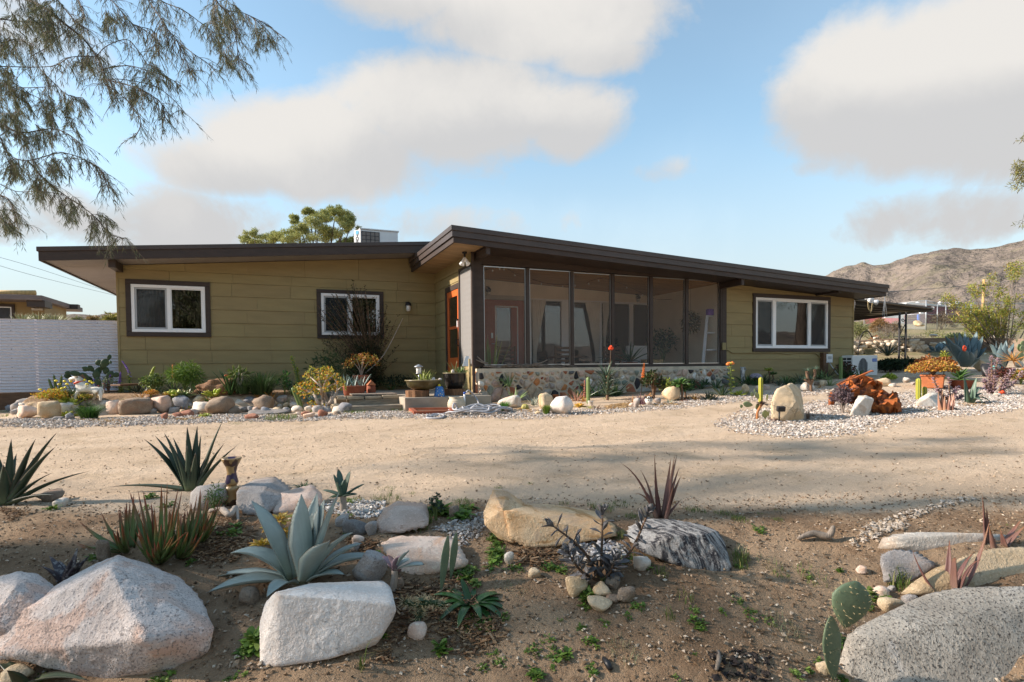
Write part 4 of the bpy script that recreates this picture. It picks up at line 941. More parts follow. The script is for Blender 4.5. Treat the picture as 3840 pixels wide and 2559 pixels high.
def cactus_mesh(r,h,ribs,mat,bend=(0,0),name='column',depthr=.22,n=18):
 m=ribs*4;vs=[];fs=[];S=[]
 for i in range(n+1):
  u=i/n;z=h*u;cap=math.sqrt(max(0,1-((z-(h-r))/r)**2))if z>h-r else 1;cap=max(cap,.03);rr=r*(.86+.14*min(1,u*4))*cap
  for j in range(m):
   a=2*math.pi*j/m;c=.5+.5*math.cos(ribs*a);R=rr*(1-depthr+depthr*c);vs.append((R*math.cos(a)+bend[0]*u*u*(1.8-u),R*math.sin(a)+bend[1]*u*u,z));S.append(c)
 for i in range(n):
  for j in range(m):fs.append((i*m+j,i*m+(j+1)%m,(i+1)*m+(j+1)%m,(i+1)*m+j))
 fs.append(tuple(n*m+j for j in range(m)));return mkmesh(name,vs,fs,mat,True,attrs={'s':S})
def pad_mesh(w,h,th,mat,spines=0,seed=0):
 V,F=ico(3);rs=np.random.RandomState(seed);P=V.copy();z=(P[:,2]+1)/2
 wd=np.interp(z,[0,.08,.3,.65,.9,1],[.35,.55,.85,1.08,.92,.6]);
 P=np.stack([P[:,0]*w/2*wd,P[:,1]*th/2*wd,z*h],1)
 fs=list(F);mi=[0]*len(fs);vs=P.tolist()
 if spines:
  Pl=P
  for q in range(spines):
   i=rs.randint(len(P));nrm=np.array([P[i,0]/(w*w),P[i,1]/(th*th)*.6,(P[i,2]-h/2)/(h*h)]);nrm/=np.linalg.norm(nrm)+1e-9
   for k in range(2):
    d=nrm+rs.normal(size=3)*.35;d/=np.linalg.norm(d);b=len(vs);s=np.cross(d,rs.normal(size=3));s=s/np.linalg.norm(s)*w*.007
    vs+=[(P[i]-s).tolist(),(P[i]+s).tolist(),(P[i]+d*w*rs.uniform(.06,.13)).tolist()];fs.append((b,b+1,b+2));mi.append(1)
 return mkmesh('pad',vs,fs,[mat,SPINE],True,mi)
def padsS(base,pads,mat,name,label,cat,spines=0,group=None):
 p0=hit(*base);d0=depth(p0);k=ppm(p0);t=thing(name,label,cat,p0,0,group)
 for i,(bx,by,wp,hp,ang,off,yaw)in enumerate(pads):
  e=atd(bx,by,d0+off)-p0;m=Matrix.Rotation(-_h+math.radians(yaw),4,'Z')@Matrix.Rotation(math.radians(ang),4,'Y')
  part('pad',pad_mesh(wp*k,hp*k,wp*k*.2,mat,spines,i),t,e,m.to_euler())
 return t
def stalk_succulent(base,stems,mat,name,label,cat,nl=22,Lpx=60,Wr=.42,stemr=.006,prof='spoon',top=10,seed=0,stemmat=STEMB,up=38):
 """stems with paired leaves all the way up and a tight cluster at the end"""
 rnd=random.Random(seed);p0=hit(*base);d0=depth(p0);k=ppm(p0);t=thing(name,label,cat,p0);L=Lpx*k
 bank=[leafmesh(leaf_path(curl_pts(L,c,6),L*Wr,prof,(-1,0,.02),.3,.14),mat)for c in(-25,10,35)]
 for si,(sx,sy,off,*w)in enumerate(stems):
  e=atd(sx,sy,d0+off)-p0;mid=e*.5+Vector((e.x*.12,e.y*.12,-e.length*.06))*(1 if rnd.random()<.7 else-1)
  pts=smoothline([(0,0,0),mid,e],8);mb=MB();mb.tube(pts,[stemr*(1-.5*i/len(pts))for i in range(len(pts))],5);part('stem',mb.mesh('stem',stemmat,True),t)
  for i in range(nl+top):
   u=(.18+.80*i/nl)if i<nl else 1.0;x=min(u,.999)*(len(pts)-1);j=int(x);q=pts[j].lerp(pts[min(j+1,len(pts)-1)],x-j);d=(pts[min(j+1,len(pts)-1)]-pts[j]).normalized()
   a=i*2.4+rnd.uniform(-.3,.3);th=math.radians(rnd.uniform(up+10,up+40)if i<nl else 8+30*(i-nl)/top);s=rnd.uniform(.65,1.0)*(1 if i<nl else .8)
   m=d.to_track_quat('Z','X').to_matrix().to_4x4()@Matrix.Rotation(a,4,'Z')@Matrix.Rotation(th,4,'Y')
   part('leaf',bank[rnd.randrange(3)],t,q,m.to_euler(),(s,s,s))
 return t
# foreground: boulders and plants
def CR(ox,oy,s):return lambda x,y:(ox+x/s,oy+y/s)
c1,c2,c3,c4=CR(0,1550,1.554),CR(800,1650,1.725),CR(1700,1650,1.7245),CR(2700,1650,1.7246)
b1,b2,b3,b4,b5,b6,b7=[CR(440*i,1300,4.9)for i in range(7)]
dd,ee=CR(3080,1280,4.355),CR(3420,1200,3.919)
def mp(c,pts):return[(*c(p[0],p[1]),*p[2:])for p in pts]
hullS(c1(500,1500),[mp(c1,[(690,824,.40),(640,905,.10),(560,872,.44),(350,985,.40),(-30,1250,.10),(-30,1410,.0),(350,1495,0),(600,1565,-.03),(860,1500,.01),(1090,1510,.1),(1225,1385,.2),(1254,1270,.28),(1190,1090,.42),(1060,962,.48),(870,878,.48),(855,1320,-.10),(860,1490,-.06),(300,1350,.7),(1000,1350,.7)]),mp(c1,[(-60,965,.30),(110,918,.36),(230,935,.38),(325,1015,.34),(365,1090,.28),(-60,1440,.05),(150,1445,.05),(345,1250,.18),(90,1010,.14),(-60,1210,.05),(100,1300,.6)])],R_GRANITE,'huge speckled grey boulder with pink vein at lower left corner',3,6,15,.030,f=4)
hullS(c2(700,1450),[mp(c2,[(640,925,.30),(1100,910,.31),(1150,955,.27),(400,985,.06),(430,1000,.04),(1168,1060,.05),(1183,1105,.06),(297,1485,0),(420,1468,-.02),(760,1418,0),(1050,1332,.05),(1160,1165,.1),(300,1180,.09),(335,1055,.15),(400,1300,.45),(1100,1250,.45)])],R_WHITE,'large blocky white boulder in front of the blue agave',5,6,30,.022,f=4)
hullS(c3(500,690),[mp(c3,[(255,322,.26),(350,330,.30),(465,408,.36),(192,470,.12),(200,548,.05),(290,640,.05),(380,672,0),(320,452,.06),(440,462,.22),(560,590,.15)]),mp(c3,[(325,456,.05),(480,408,.38),(620,415,.42),(750,442,.46),(950,465,.48),(1055,555,.38),(1068,622,.28),(900,652,.1),(640,692,0),(490,705,-.03),(360,645,0),(620,505,.2)])],R_OCHRE,'long ochre sandstone boulder with raised left end',8,6,30,.026,f=4)
hullS(c3(1500,830),[mp(c3,[(1125,560,.3),(1250,510,.36),(1400,510,.42),(1600,543,.42),(1712,588,.36),(1752,650,.25),(1802,825,.15),(1790,935,.1),(1700,905,.03),(1640,882,0),(1520,812,0),(1350,772,.05),(1200,722,.1),(1108,620,.2),(1420,622,.05),(1620,612,.08)])],R_GNEISS,'black and white streaked boulder on the sandy bank',12,6,24,.035,f=4)
hullS(c2(1350,880),[mp(c2,[(1078,650,.2),(1180,617,.3),(1540,620,.36),(1592,680,.3),(1658,790,.25),(1640,822,.2),(1480,862,.05),(1250,902,0),(1215,882,0),(1208,790,.02),(1088,705,.1),(1500,690,.1)])],R_PALEPINK,'flat-topped pale pink boulder right of the blue agave',15,5,26,.025)
hullS(c2(1200,622),[mp(c2,[(1190,392,.26),(1380,403,.3),(1398,490,.2),(1392,560,.1),(1230,602,0),(1070,625,0),(1043,530,.05),(1100,440,.15),(1330,472,.1)])],R_PINK,'layered brownish pink boulder beside the gravel patch',18,5,26,.04)
hullS(c2(260,495),[mp(c2,[(190,292,.3),(290,244,.42),(430,243,.46),(525,312,.4),(440,365,.2),(350,495,0),(200,500,0),(146,450,.05),(150,328,.15),(300,352,.1)])],R_GREY,'dark grey boulder beside the ceramic totem',21,5,24,.035)
hullS(c2(450,485),[mp(c2,[(355,400,.15),(440,338,.2),(640,285,.36),(705,350,.36),(717,420,.3),(560,495,.05),(350,478,0),(600,382,.1)])],R_PINK,'sloping pinkish grey boulder behind the blue agave',23,5,24,.03)
hullS(c4(1300,742),[mp(c4,[(1035,645,.2),(1080,610,.3),(1250,595,.42),(1700,603,.55),(1960,612,.6),(1960,690,.35),(1500,702,.2),(1320,738,.08),(1008,738,.02),(1018,700,.08)])],R_PALE,'long flat white slab on top of the right bank',26,5,26,.018)
hullS(c4(1200,935),[mp(c4,[(1038,730,.2),(1120,703,.3),(1270,713,.32),(1405,798,.25),(1395,835,.2),(1200,938,0),(1060,930,0),(1033,800,.05),(1300,842,.1)])],R_GREY,'grey speckled block under the flat white slab',29,5,26,.03)
hullS(c4(1400,1025),[mp(c4,[(1152,1000,0),(1170,968,.05),(1450,788,.3),(1750,700,.5),(1966,690,.56),(2200,720,.6),(2260,1010,.3),(1500,1040,0),(1200,1030,0),(1600,900,.8)])],R_TAN,'broad smooth tan boulder behind the coarse granite boulder',31,5,20,.016)
hullS(c4(1100,1600),[mp(c4,[(735,1590,0),(800,1270,.10),(870,1215,.2),(1120,1106,.4),(1340,990,.5),(1560,948,.56),(1966,946,.62),(2300,960,.62),(2450,1620,.1),(1300,1680,-.05),(1000,1310,.05),(1500,1150,.16),(1600,1300,.9)])],R_DARKGR,'huge coarse grey granite boulder filling the lower right corner',34,6,18,.016,f=5)
for i,(c,x0,y0,x1,y1,m,lb)in enumerate([(c1,1055,438,1330,565,R_GREY,'grey stone at the foot of the ceramic totem'),(c1,565,745,640,870,R_BROWN,'brown upright stone left of the red-tipped aloes'),(c1,-40,1500,150,1590,R_TAN,'tan stone under the huge lower left boulder'),(c1,195,460,342,515,R_BROWN,'short brown log-like stone beside the far left aloe'),(c1,290,500,370,550,R_PALE,'small white stone beside the far left aloe'),(c2,780,488,880,565,R_GREY,'rounded grey stone behind the flat slate stone'),(c2,830,523,990,618,R_SLATE,'wedge-shaped slate grey stone behind the agave'),(c2,985,528,1058,622,R_GREY,'round brownish grey stone against the layered pink boulder'),(c2,890,735,1130,935,R_GREY,'rounded grey stone half hidden by the agave leaves'),(c2,895,625,980,680,R_PALEPINK,'pink pebble-like stone behind the right agave leaf'),(c2,880,668,945,730,R_GREY,'small dark grey stone behind the right agave leaf'),(c2,160,955,280,1075,R_BROWN,'brown stone under the left agave leaves'),(c2,275,705,400,800,R_PINK,'pinkish stone under the yellow rosettes'),(c2,1250,1188,1380,1290,R_PALEPINK,'small pink stone at the foot of the branching cactus'),(c2,1150,905,1230,975,R_BROWN,'small brown stone by the ragged purple succulent'),(c2,1520,435,1590,510,R_BROWN,'brown stone at the edge of the drive in the weeds'),(c3,727,912,882,1015,R_TAN,'largest tan stone in front of the mauve succulent'),(c3,880,945,1030,1035,R_TAN,'pale stone between weeds in front of the mauve succulent'),(c3,985,888,1092,965,R_BROWN,'brown stone right under the mauve succulent stems'),(c3,1060,960,1182,1058,R_BROWN,'brown block at the right of the stones around the mauve succulent'),(c3,872,1040,1062,1115,R_TAN,'flat tan stone nearest the camera before the mauve succulent'),(c3,980,1010,1092,1062,R_BROWN,'thin brown flake of stone in the mauve succulent ring'),(c3,470,838,570,895,R_TAN,'small tan stone below the ochre boulder'),(c3,1165,765,1285,850,R_PALE,'pale stone right of the mauve succulent under weeds'),(c3,330,720,395,810,R_PALE,'small upright white stone below the ochre boulder'),(c4,998,940,1102,1025,R_PALEPINK,'pale pink stone right of the prickly pear pad'),(c4,1040,1025,1195,1130,R_TAN,'rounded beige stone wedged above the lower right boulder'),(c4,1190,1005,1300,1075,R_GREY,'beige grey stone wedged between the two right boulders'),(c4,1090,948,1140,985,R_GREY,'small grey stone beside the pale pink stone'),(c4,890,820,955,870,R_PALEPINK,'lone pinkish stone left of the grey speckled block'),(c4,630,1440,720,1530,R_TAN,'tan stone at the foot of the broken prickly pear')]):
 (x0,y0),(x1,y1)=c(x0,y0),c(x1,y1);rockS(x0,y0,x1,y1,m,lb,60+i,'stone','stone',sub=3,group=None,amp=.06,sink=.2)
aimed(c2(560,912),mp(c2,[(246,393,.04,1.0,.13),(570,350,-.02,1.2,.04),(672,340,.16,.75,.05),(718,386,.14,.75,.05),(817,335,.02,1.0,.10),(746,660,-.16,1.05,.16),(906,600,-.04,.95,.18),(968,668,.04,.7,.15),(1085,766,.04,.85,.22),(105,734,-.02,1.0,.30),(-43,990,-.14,.95,.16),(-53,902,.10,.6,.14),(345,1018,-.26,.7,.22),(850,872,-.10,.6,.15),(640,470,.06,.7,.04),(520,480,.1,.7,.05)]),L_AGBLUE,'agave','large pale blue agave with toothed leaves behind the white boulder','agave',W=.120,chan=.32,thick=.07,teeth=20,rad=.045,seg=14)
aimed(c1(30,530),mp(c1,[(66,150,.05),(-30,205,.1),(208,150,0),(332,113,.05),(326,195,-.02),(312,345,-.05,.6),(523,339,.05,.8,.1),(97,235,.2,.7),(330,478,-.12,.8),(-80,190,0),(-140,330,.1),(-160,480,-.1),(150,330,.15,.7),(20,300,-.08,1.1)]),L_ALOEDK,'aloe','dark green spiky aloe cut off at the left edge','aloe',W=.088,prof='aloe',chan=.35,thick=.2,teeth=14,rad=.04,bow=.10)
aimed(c1(1120,448),mp(c1,[(838,150,.05),(903,132,.1),(955,113,0),(1008,142,.15,.8),(1090,78,.05),(1150,75,.1),(1172,120,.05,.8),(1302,37,.1),(1310,174,0),(1381,190,.0,.9),(638,430,-.05,.9,.08),(1240,195,.2,.7),(1030,250,-.1,.8),(1090,190,-.06,1.1),(1140,230,-.08,.9)]),L_ALOEDK,'aloe','dark green spiky aloe left of the ceramic totem','aloe',W=.075,prof='aloe',chan=.35,thick=.2,teeth=14,rad=.035,bow=.10)
for bs,tips,lb in(((745,800),[(470,640,-.05,1,.2),(436,754,-.1,.8,.1),(462,772,.05,.8,.1),(588,575,.05),(735,515,.05),(708,640,-.1),(780,465,.05),(660,690,-.15),(820,560,.08),(690,560,.1)],'red-tipped aloe rosette leaning left at the side of its clump'),((925,862),[(800,655,-.1),(832,450,.05),(762,465,.1),(940,412,.05),(975,400,.0),(905,598,-.06),(922,745,-.16),(790,690,-.12),(1042,425,.08),(985,540,.02),(1010,545,-.05),(1092,690,-.15),(880,520,.12),(850,790,-.2),(1000,720,-.16)],'largest red-tipped aloe rosette in front of its clump'),((1040,835),[(1178,460,.08),(1040,560,-.05),(1160,590,.0),(1232,620,.05),(1080,560,.1),(1150,700,-.1),(1098,690,-.12),(1000,600,.05),(1120,520,.1)],'red-tipped aloe rosette right of the largest one'),((1150,745),[(1286,490,.05),(1190,560,-.02),(1262,540,.05),(1215,500,.1),(1242,620,-.05),(1168,440,.1),(1110,520,.1),(1200,640,-.1)],'smallest red-tipped aloe rosette nearest the totem')):
 rq=random.Random(len(lb));tips=[(x,y,o,.9*(q[0]if q else 1),rq.uniform(-.16,.06))for x,y,o,*q in tips]+[(x*.72+bs[0]*.28+rq.uniform(-45,45),y*.72+bs[1]*.28+rq.uniform(-45,30),o+rq.uniform(-.1,.12),.75,rq.uniform(-.2,.05))for x,y,o,*q in tips]+[(x+rq.uniform(-40,40),y+rq.uniform(-20,60),o+rq.uniform(-.05,.15),.8,rq.uniform(-.2,.05))for x,y,o,*q in tips]
 aimed(c1(*bs),mp(c1,tips),L_ALOERED,'aloe',lb,'aloe',W=.036,prof='aloe',chan=.4,thick=.22,teeth=12,rad=.03,group='red-tipped aloes behind the granite boulder',bow=-.10)
aimed(c1(385,985),mp(c1,[(230,892,-.05,.9,.2),(285,830,.05),(455,783,.05),(532,823,0),(345,860,.1),(470,860,-.05),(325,985,-.1,.8),(420,850,-.05)]),L_TIGER,'tiger_aloe','small dark banded aloe peeping over the huge granite boulder','aloe',W=.05,prof='aloe',chan=.4,thick=.2,rad=.02)
t=aimed(c2(838,472),mp(c2,[(776,222,0),(808,188,.05),(850,256,-.03),(886,198,.04),(980,284,.0),(930,352,-.03),(704,324,.02),(742,376,-.03),(905,330,.02),(800,275,-.04)]),L_FAN,'fan_aloe','small fan aloe with a stubby trunk by the gravel patch','aloe',W=.042,prof='strap',chan=.2,thick=.2,rad=.01,lift=.10,bow=.06)
stemmed(None,[(0,0,-.02),(.004,0,.06),(0,0,.115)],.022,.018,BARKP,t)
rosS(*c2(580,312),46,100,'agave','small dark green rosette behind the pinkish grey boulder','agave',22,'aloe',(10,78),20,L_STRAPGR,wr=.16,seed=4)
p=hit(*c2(430,745));t=thing('aeonium','yellow and orange aeonium rosettes behind the left agave leaf','succulent',p);d0=depth(p)
for i,(x,y,L,o)in enumerate(((432,508,.068,0),(455,600,.060,-.05),(318,668,.062,-.05),(385,560,.05,.05))):
 q=atd(*c2(x,y),d0+o);rosette(None,None,None,q-Vector((0,0,.01)),26,L,L*.42,'spoon',(6,92),18,L_AEON,seed=i,rad=.012,parent=t,inner=.35,seg=6)
 stemmed(None,[(.0+.02*i,0,-.02),(q-p)*.5+Vector((.02,0,0)),q-p],.011,.009,BARKP,t)
p=hit(*c2(1152,975));t=thing('ragged_succulent','ragged grey purple succulent on a thick pale stalk','succulent',p);q=atd(*c2(1172,845),depth(p))
stemmed(None,[(0,0,-.02),(q-p)*.5+Vector((.006,0,0)),q-p],.017,.013,BARKP,t)
for i,(tx,ty)in enumerate(((1092,752),(1128,742),(1222,748),(1195,760),(1205,860),(1150,820),(1130,800),(1268,716),(1270,770),(1365,808))):
 e=atd(*c2(tx,ty),depth(p)+(-.03 if i%2 else .03))-p;s=q-p;mid=(s+e)/2+Vector((0,0,.02));pts=[s*(1-u)**2+mid*2*u*(1-u)+e*u*u for u in[k/7 for k in range(8)]]
 part('leaf',leafmesh(leaf_path(pts,.042 if i<7 else .05,'agave' if i<7 else 'spoon',(0,0,1),.25,.08),L_COTYP if i<7 else L_AGBLUE),t)
padsS(c2(1475,992),[(*c2(1472,990),52,212,14,0,62),(*c2(1535,905),50,182,14,.10,62)],PADG,'prickly_pear','two tall thin prickly pear pads seen edge-on by the pink boulder','cactus',spines=70)
p=hit(*c2(1318,1200));t=thing('branching_cactus','short dark spiny cactus with two side arms in the mulch','cactus',p);d0=depth(p)
for path,r in((((1318,1200),(1330,1130),(1345,1085),(1350,1025)),.016),(((1345,1075),(1290,1062),(1232,1046)),.013),(((1348,1060),(1420,1050),(1492,1072)),.014)):
 pts=smoothline([atd(*c2(*q),d0)-p for q in path],7);mb=MB();n=len(pts);mb.tube(pts,[r*(.8+.35*math.sin(i*2.3))for i in range(n)],8)
 rs=np.random.RandomState(3)
 for q in pts:
  for _ in range(9):
   d=Vector(rs.normal(size=3)).normalized();s=d.orthogonal().normalized()*.0012;a=q+d*r*.8;mb.add([a-s,a+s,a+d*.03],[(0,1,2)],1)
 part('joint',mb.mesh('joint',[PADD,SPINE],False),t)
aimed(c3(112,1072),mp(c3,[(282,1218,-.1,1,.30),(398,1142,-.02,1,.35),(402,1076,.05,1,.3),(352,1000,.1,1,.25),(232,992,.15,.8,.2),(-92,1172,-.1,1,.32),(-160,1012,.06,1,.25),(50,898,.08,.8,.1),(-120,1085,-.02,1,.3),(30,1212,-.16,1,.3),(335,1172,-.08,1,.35),(180,1160,-.14,.9,.3),(-60,960,.12,.8,.2),(140,960,.1,.7,.1),(300,1100,0,1,.38),(-30,1110,-.08,1,.3)]),L_STRAPGR,'strap_leaf_plant','glossy dark green strap-leaved plant arching over the mulch','plant',W=.040,prof='strap',chan=.3,thick=.06,rad=.012)
stalk_succulent(c3(950,915),[(*c3(655,565),.02),(*c3(965,490),.03),(*c3(1252,490),.02),(*c3(750,740),-.06),(*c3(1040,790),-.05)],L_COTY,'mauve_succulent','branching mauve-grey succulent among small tan stones','succulent',Lpx=66,seed=2,stemr=.008)
aimed(c3(1345,515),mp(c3,[(1078,148,.0,1,.25),(1210,195,.05,.8,.2),(1300,82,.05,.8,-.12),(1298,258,.1,.8,.2),(1172,348,-.05,.9,.35),(1408,118,.05),(1447,96,.1),(1432,96,0),(1475,225,.05,1,.05),(1460,180,.1),(1425,290,-.05),(1478,382,.05,.7),(1240,330,.1,.8,.2)]),L_REDSTALK,'aloe','reddish brown thin-leaved aloe standing behind the streaked boulder','aloe',W=.038,prof='aloe',chan=.45,thick=.2,rad=.03,bow=.04)
aimed(c4(1470,1010),mp(c4,[(1243,713,.05,.8,-.05),(1485,645,.1),(1522,765,.0,1.1,.6),(1642,732,.05,.8,.22),(1690,775,-.05,.8,.32),(1665,830,.1,.7,.3),(1745,520,.05,1.1,-.28)]),L_REDSTALK,'aloe','red-brown curling aloe leaves rising behind the lower right boulder','aloe',W=.034,prof='aloe',chan=.5,thick=.2,rad=.04,bow=.1)
aimed(c4(1800,700),mp(c4,[(1724,440,.05),(1697,362,.05),(1812,578,0),(1890,612,.05),(1975,555,.05),(1950,515,.1),(1740,560,-.05)]),L_REDSTALK,'aloe','red-brown wispy aloe at the right edge behind the tan boulder','aloe',W=.03,prof='aloe',chan=.5,thick=.2,rad=.05,bow=.02)
padsS(c4(735,1560),[(*c4(740,1560),100,255,-6,0,25),(*c4(808,1215),148,180,13,-.02,0)],PADG,'prickly_pear','prickly pear with one round spiny pad on a scarred upright pad','cactus',spines=150)
aimed(c1(150,1560),mp(c1,[(-40,1440,.1),(120,1450,.1),(330,1500,.1),(420,1540,0),(520,1560,-.1),(40,1500,-.1),(250,1470,.1)]),L_ALOEDK,'aloe','dark aloe in the shade under the lower left boulder','aloe',W=.06,prof='aloe',rad=.03)
p=hit(*c1(1355,535));k=ppm(p)/1.554;t=thing('ceramic_totem','tan and purple glazed ceramic totem shaped like a flared vase','sculpture',p)
def totmat():
 m,tt,b=base_mat('totem_glaze');tc=node(tt,'ShaderNodeTexCoord');n=node(tt,'ShaderNodeTexNoise',{'Vector':tc.outputs['Object'],'Scale':13.0,'Detail':2.0,'Roughness':.4})
 n2=node(tt,'ShaderNodeTexNoise',{'Vector':tc.outputs['Object'],'Scale':8.0,'Detail':1.0})
 c=mixc(tt,sstep(tt,n.outputs[0],.50,.53),(.42,.27,.12),mixc(tt,sstep(tt,n2.outputs[0],.45,.55),(.05,.03,.075),(.09,.045,.025)))
 tt.links.new(c,b.inputs['Base Color']);b.inputs['Roughness'].default_value=.3;return m
TOT=totmat()
for nm,pr in(('base',[(38,0),(42,14),(36,40),(30,62),(40,85),(46,100),(30,112),(25,116)]),('vase',[(30,117),(40,135),(33,160),(27,190),(34,222),(50,250),(60,268),(62,276),(50,277),(40,268),(10,262)])):
 mb=MB();mb.lathe([(r*k*.9,z*k)for r,z in pr],20);part(nm,mb.mesh(nm,TOT,True),t)
p=hit(*c1(1330,640));mb=MB();mb.tube(smoothline([hit(*c1(1225,600))-p+Vector((0,0,.03)),hit(*c1(1290,605))-p+Vector((0,0,.045)),hit(*c1(1340,625))-p+Vector((0,0,.03)),hit(*c1(1375,600))-p+Vector((0,0,.05)),hit(*c1(1390,640))-p],5),[.012,.012,.012,.013,.013,.013,.019,.019,.018,.018,.017,.017,.016,.016,.014,.013,.012,.01,.008,.006,.004],7)
solo('dry_root',mb.mesh('dry_root',BARKP,True),'pale curved dry root lying beside the red-tipped aloes','root',p)
p=hit(*c4(620,655));mb=MB();mb.tube(smoothline([hit(*c4(500,655))-p+Vector((0,0,.012)),hit(*c4(600,645))-p+Vector((0,0,.03)),hit(*c4(700,655))-p+Vector((0,0,.025)),hit(*c4(735,650))-p+Vector((0,0,.075))],4),[.006,.010,.013,.016,.017,.018,.019,.019,.018,.017,.015,.012,.006],7)
solo('driftwood',mb.mesh('driftwood',WOODG,True),'weathered driftwood piece lying in the sandy gully','driftwood',p)
p=hit(*c3(1018,1500));mb=MB();mb.tube([(0,0,.008),(0,.02,.02),(.002,.05,.024)],[.010,.012,.008],7);solo('charred_stick',mb.mesh('charred_stick',BLACKP,True),'short charred black stick end at the bottom edge','stick',p)
p=hit(*c3(1720,1450));mb=MB();mb.tube([(-.05,-.04,.01),(0,0,.02),(.05,.06,.015)],[.006,.009,.006],6);solo('stick',mb.mesh('stick',WOODG,True),'pale broken stick on the dark burnt soil at the bottom','stick',p)
shrubS(*c1(1250,590),70,130,'weed','needle-leaved green shrublet left of the totem','plant',9,260,.03,.006,[(.07,.13,.04),(.10,.17,.05)],mat=STEMG,seed=5,clumps=9,r=.004,crown=.5)
shrubS(*c2(1440,520),60,110,'knobbly_succulent','dark knobbly succulent in weeds at the drive edge','succulent',5,160,.022,.012,[(.04,.06,.045),(.06,.09,.05)],mat=STEMG,seed=6,clumps=7,r=.007,crown=.3)
# rock edging of the raised bed and the plants by the house
BORD=[(b1,195,1000,480,1235,R_GREY,'grey boulder at the left end of the bed edging',1),(b1,325,935,600,1050,R_GREY,'low grey rock behind the left end of the edging',1),(b1,240,1080,645,1325,R_PALEPINK,'peach coloured sloping rock, second from the left end of the edging',0),(b1,628,1025,1015,1345,R_TAN,'tall squarish tan rock under the orange sedum',0),(b1,958,1048,1235,1290,R_PALE,'pale grey rock right of the tall tan rock',0),(b1,1205,1028,1450,1250,R_PALE,'rounded pale rock below the dog figure',0),(b1,1150,1225,1345,1360,R_BLUE,'small dark rock with a pale face beside the grass clump',0),(b1,600,890,850,1050,R_PALE,'pale flat rock behind the orange sedum',1),(b1,1750,990,1930,1100,R_PALE,'pale rock hidden behind the grass clump',1),(b1,1915,998,2148,1265,R_PALEPINK,'upright smooth pinkish rock right of the grass clump',0),(b1,945,1288,1155,1345,R_SLATE,'thin flat stone under the pale grey rock',0),(b2,45,955,585,1262,R_BROWN,'broad brown pyramid-shaped rock in the edging',0),(b2,470,960,660,1170,R_BROWN,'brown rock wedged behind the pink round rock',1),(b2,595,915,990,1240,R_PINK,'round pinkish grey rock below the paddle plant',0),(b2,1000,888,1315,1215,R_BLUE,'tall blue grey rock streaked with white',0),(b2,1245,890,1425,1060,R_GREY,'grey rock leaning behind the tall blue grey rock',1),(b2,1408,920,1565,1035,R_GREY,'small squarish grey rock on the edging top',1),(b2,1308,1025,1840,1245,R_PALE,'long pale rock at ground level behind the yellow flower',0),(b2,1645,915,2110,1215,R_BROWN,'wide brown layered rock in the middle of the edging',1),(b2,2095,905,2370,1125,R_PALE,'cracked pale block resting on a dark slab',1),(b2,2105,1105,2370,1215,R_SLATE,'dark flat slab under the cracked pale block',0),(b3,105,900,330,1110,R_PALE,'pale angular rock left of the big purple brown rock',1),(b3,285,910,685,1205,R_BROWN,'big purple brown rock at the right part of the edging',0),(b3,690,855,910,1030,R_BROWN,'pink brown rock on top of the pile left of the jade plant',1),(b3,815,895,965,1070,R_GREY,'smooth egg-shaped grey rock in the pile',1),(b3,935,872,1115,1060,R_BLUE,'dark grey rounded rock at the top of the pile',1),(b3,625,995,752,1172,R_BLUE,'slate blue upright rock beside the big purple brown rock',0),(b3,745,1055,875,1160,R_PALE,'small pale rock at the foot of the pile',0),(b3,850,1035,990,1155,R_TAN,'tan rock in the pile with weeds before it',0),(b3,1000,1025,1200,1160,R_PALE,'pale tan rock at the right of the pile',0),(b3,740,1020,815,1080,R_GREY,'fist-sized grey rock in a gap of the pile',1),(b3,515,1075,650,1185,R_BROWN,'small brown rock tucked under the big purple brown rock',0),(b3,225,1100,310,1210,R_BLUE,'narrow slate rock beside the dark flat slab',0),(b3,1265,1095,1420,1205,R_PALE,'yellowish flat rock left of the jade plant',0),(b3,1740,1060,1900,1200,R_TAN,'tan rock behind the jade plant trunk',0),(b3,1885,1025,2140,1220,R_BLUE,'round blue grey ball-like rock at the steps',0),(b2,780,1225,915,1350,R_RED,'red sandstone wedge in the gravel by the tiny aloes',0),(b2,1160,1170,1405,1285,R_RED,'flat red sandstone behind the tiny aloes',0),(b2,1000,1210,1180,1310,R_RED,'broken red sandstone between the tiny aloes',0),(b3,195,1240,440,1340,R_RED,'red sandstone flake below the big purple brown rock',0),(b3,1205,1195,1400,1300,R_RED,'pink sandstone chunk left of the red block',0),(b3,1255,1225,1480,1320,R_PALEPINK,'low salmon coloured rock in front of the jade plant',0),(b3,1515,1165,1715,1298,R_RED,'squared red block at the foot of the jade plant',0),(b3,1120,1195,1215,1260,R_PALEPINK,'small salmon stone at the cactus foot',0),(b3,1810,1195,1950,1270,R_BROWN,'brown stone in the grass by the steps',0),(b2,415,868,625,985,R_GNEISS,'black and white stone on the bed under the orange sedum',1),(b2,1880,830,2030,920,R_PINK,'pinkish stone on the bed below the yucca stump',1)]
for i,(c,x0,y0,x1,y1,m,lb,rear)in enumerate(BORD):
 (x0,y0),(x1,y1)=c(x0,y0),c(x1,y1)
 if rear:
  p=hit((x0+x1)/2,y1+8);k=ppm(p);c_=atd((x0+x1)/2,(y0+y1)/2,depth(p)+.22);k=ppm(c_)
  dims=((x1-x0)*k/2,(x1-x0)*k*.38,(y1-y0)*k*.58);solo('rock',rock_mesh(dims,100+i,m,3,11,.6,.055),lb,'rock',c_-Vector((0,0,.02)),(0,0,-_h),'rocks edging the raised bed')
 else:rockS(x0,y0,x1,y1,m,lb,100+i,group='rocks edging the raised bed')
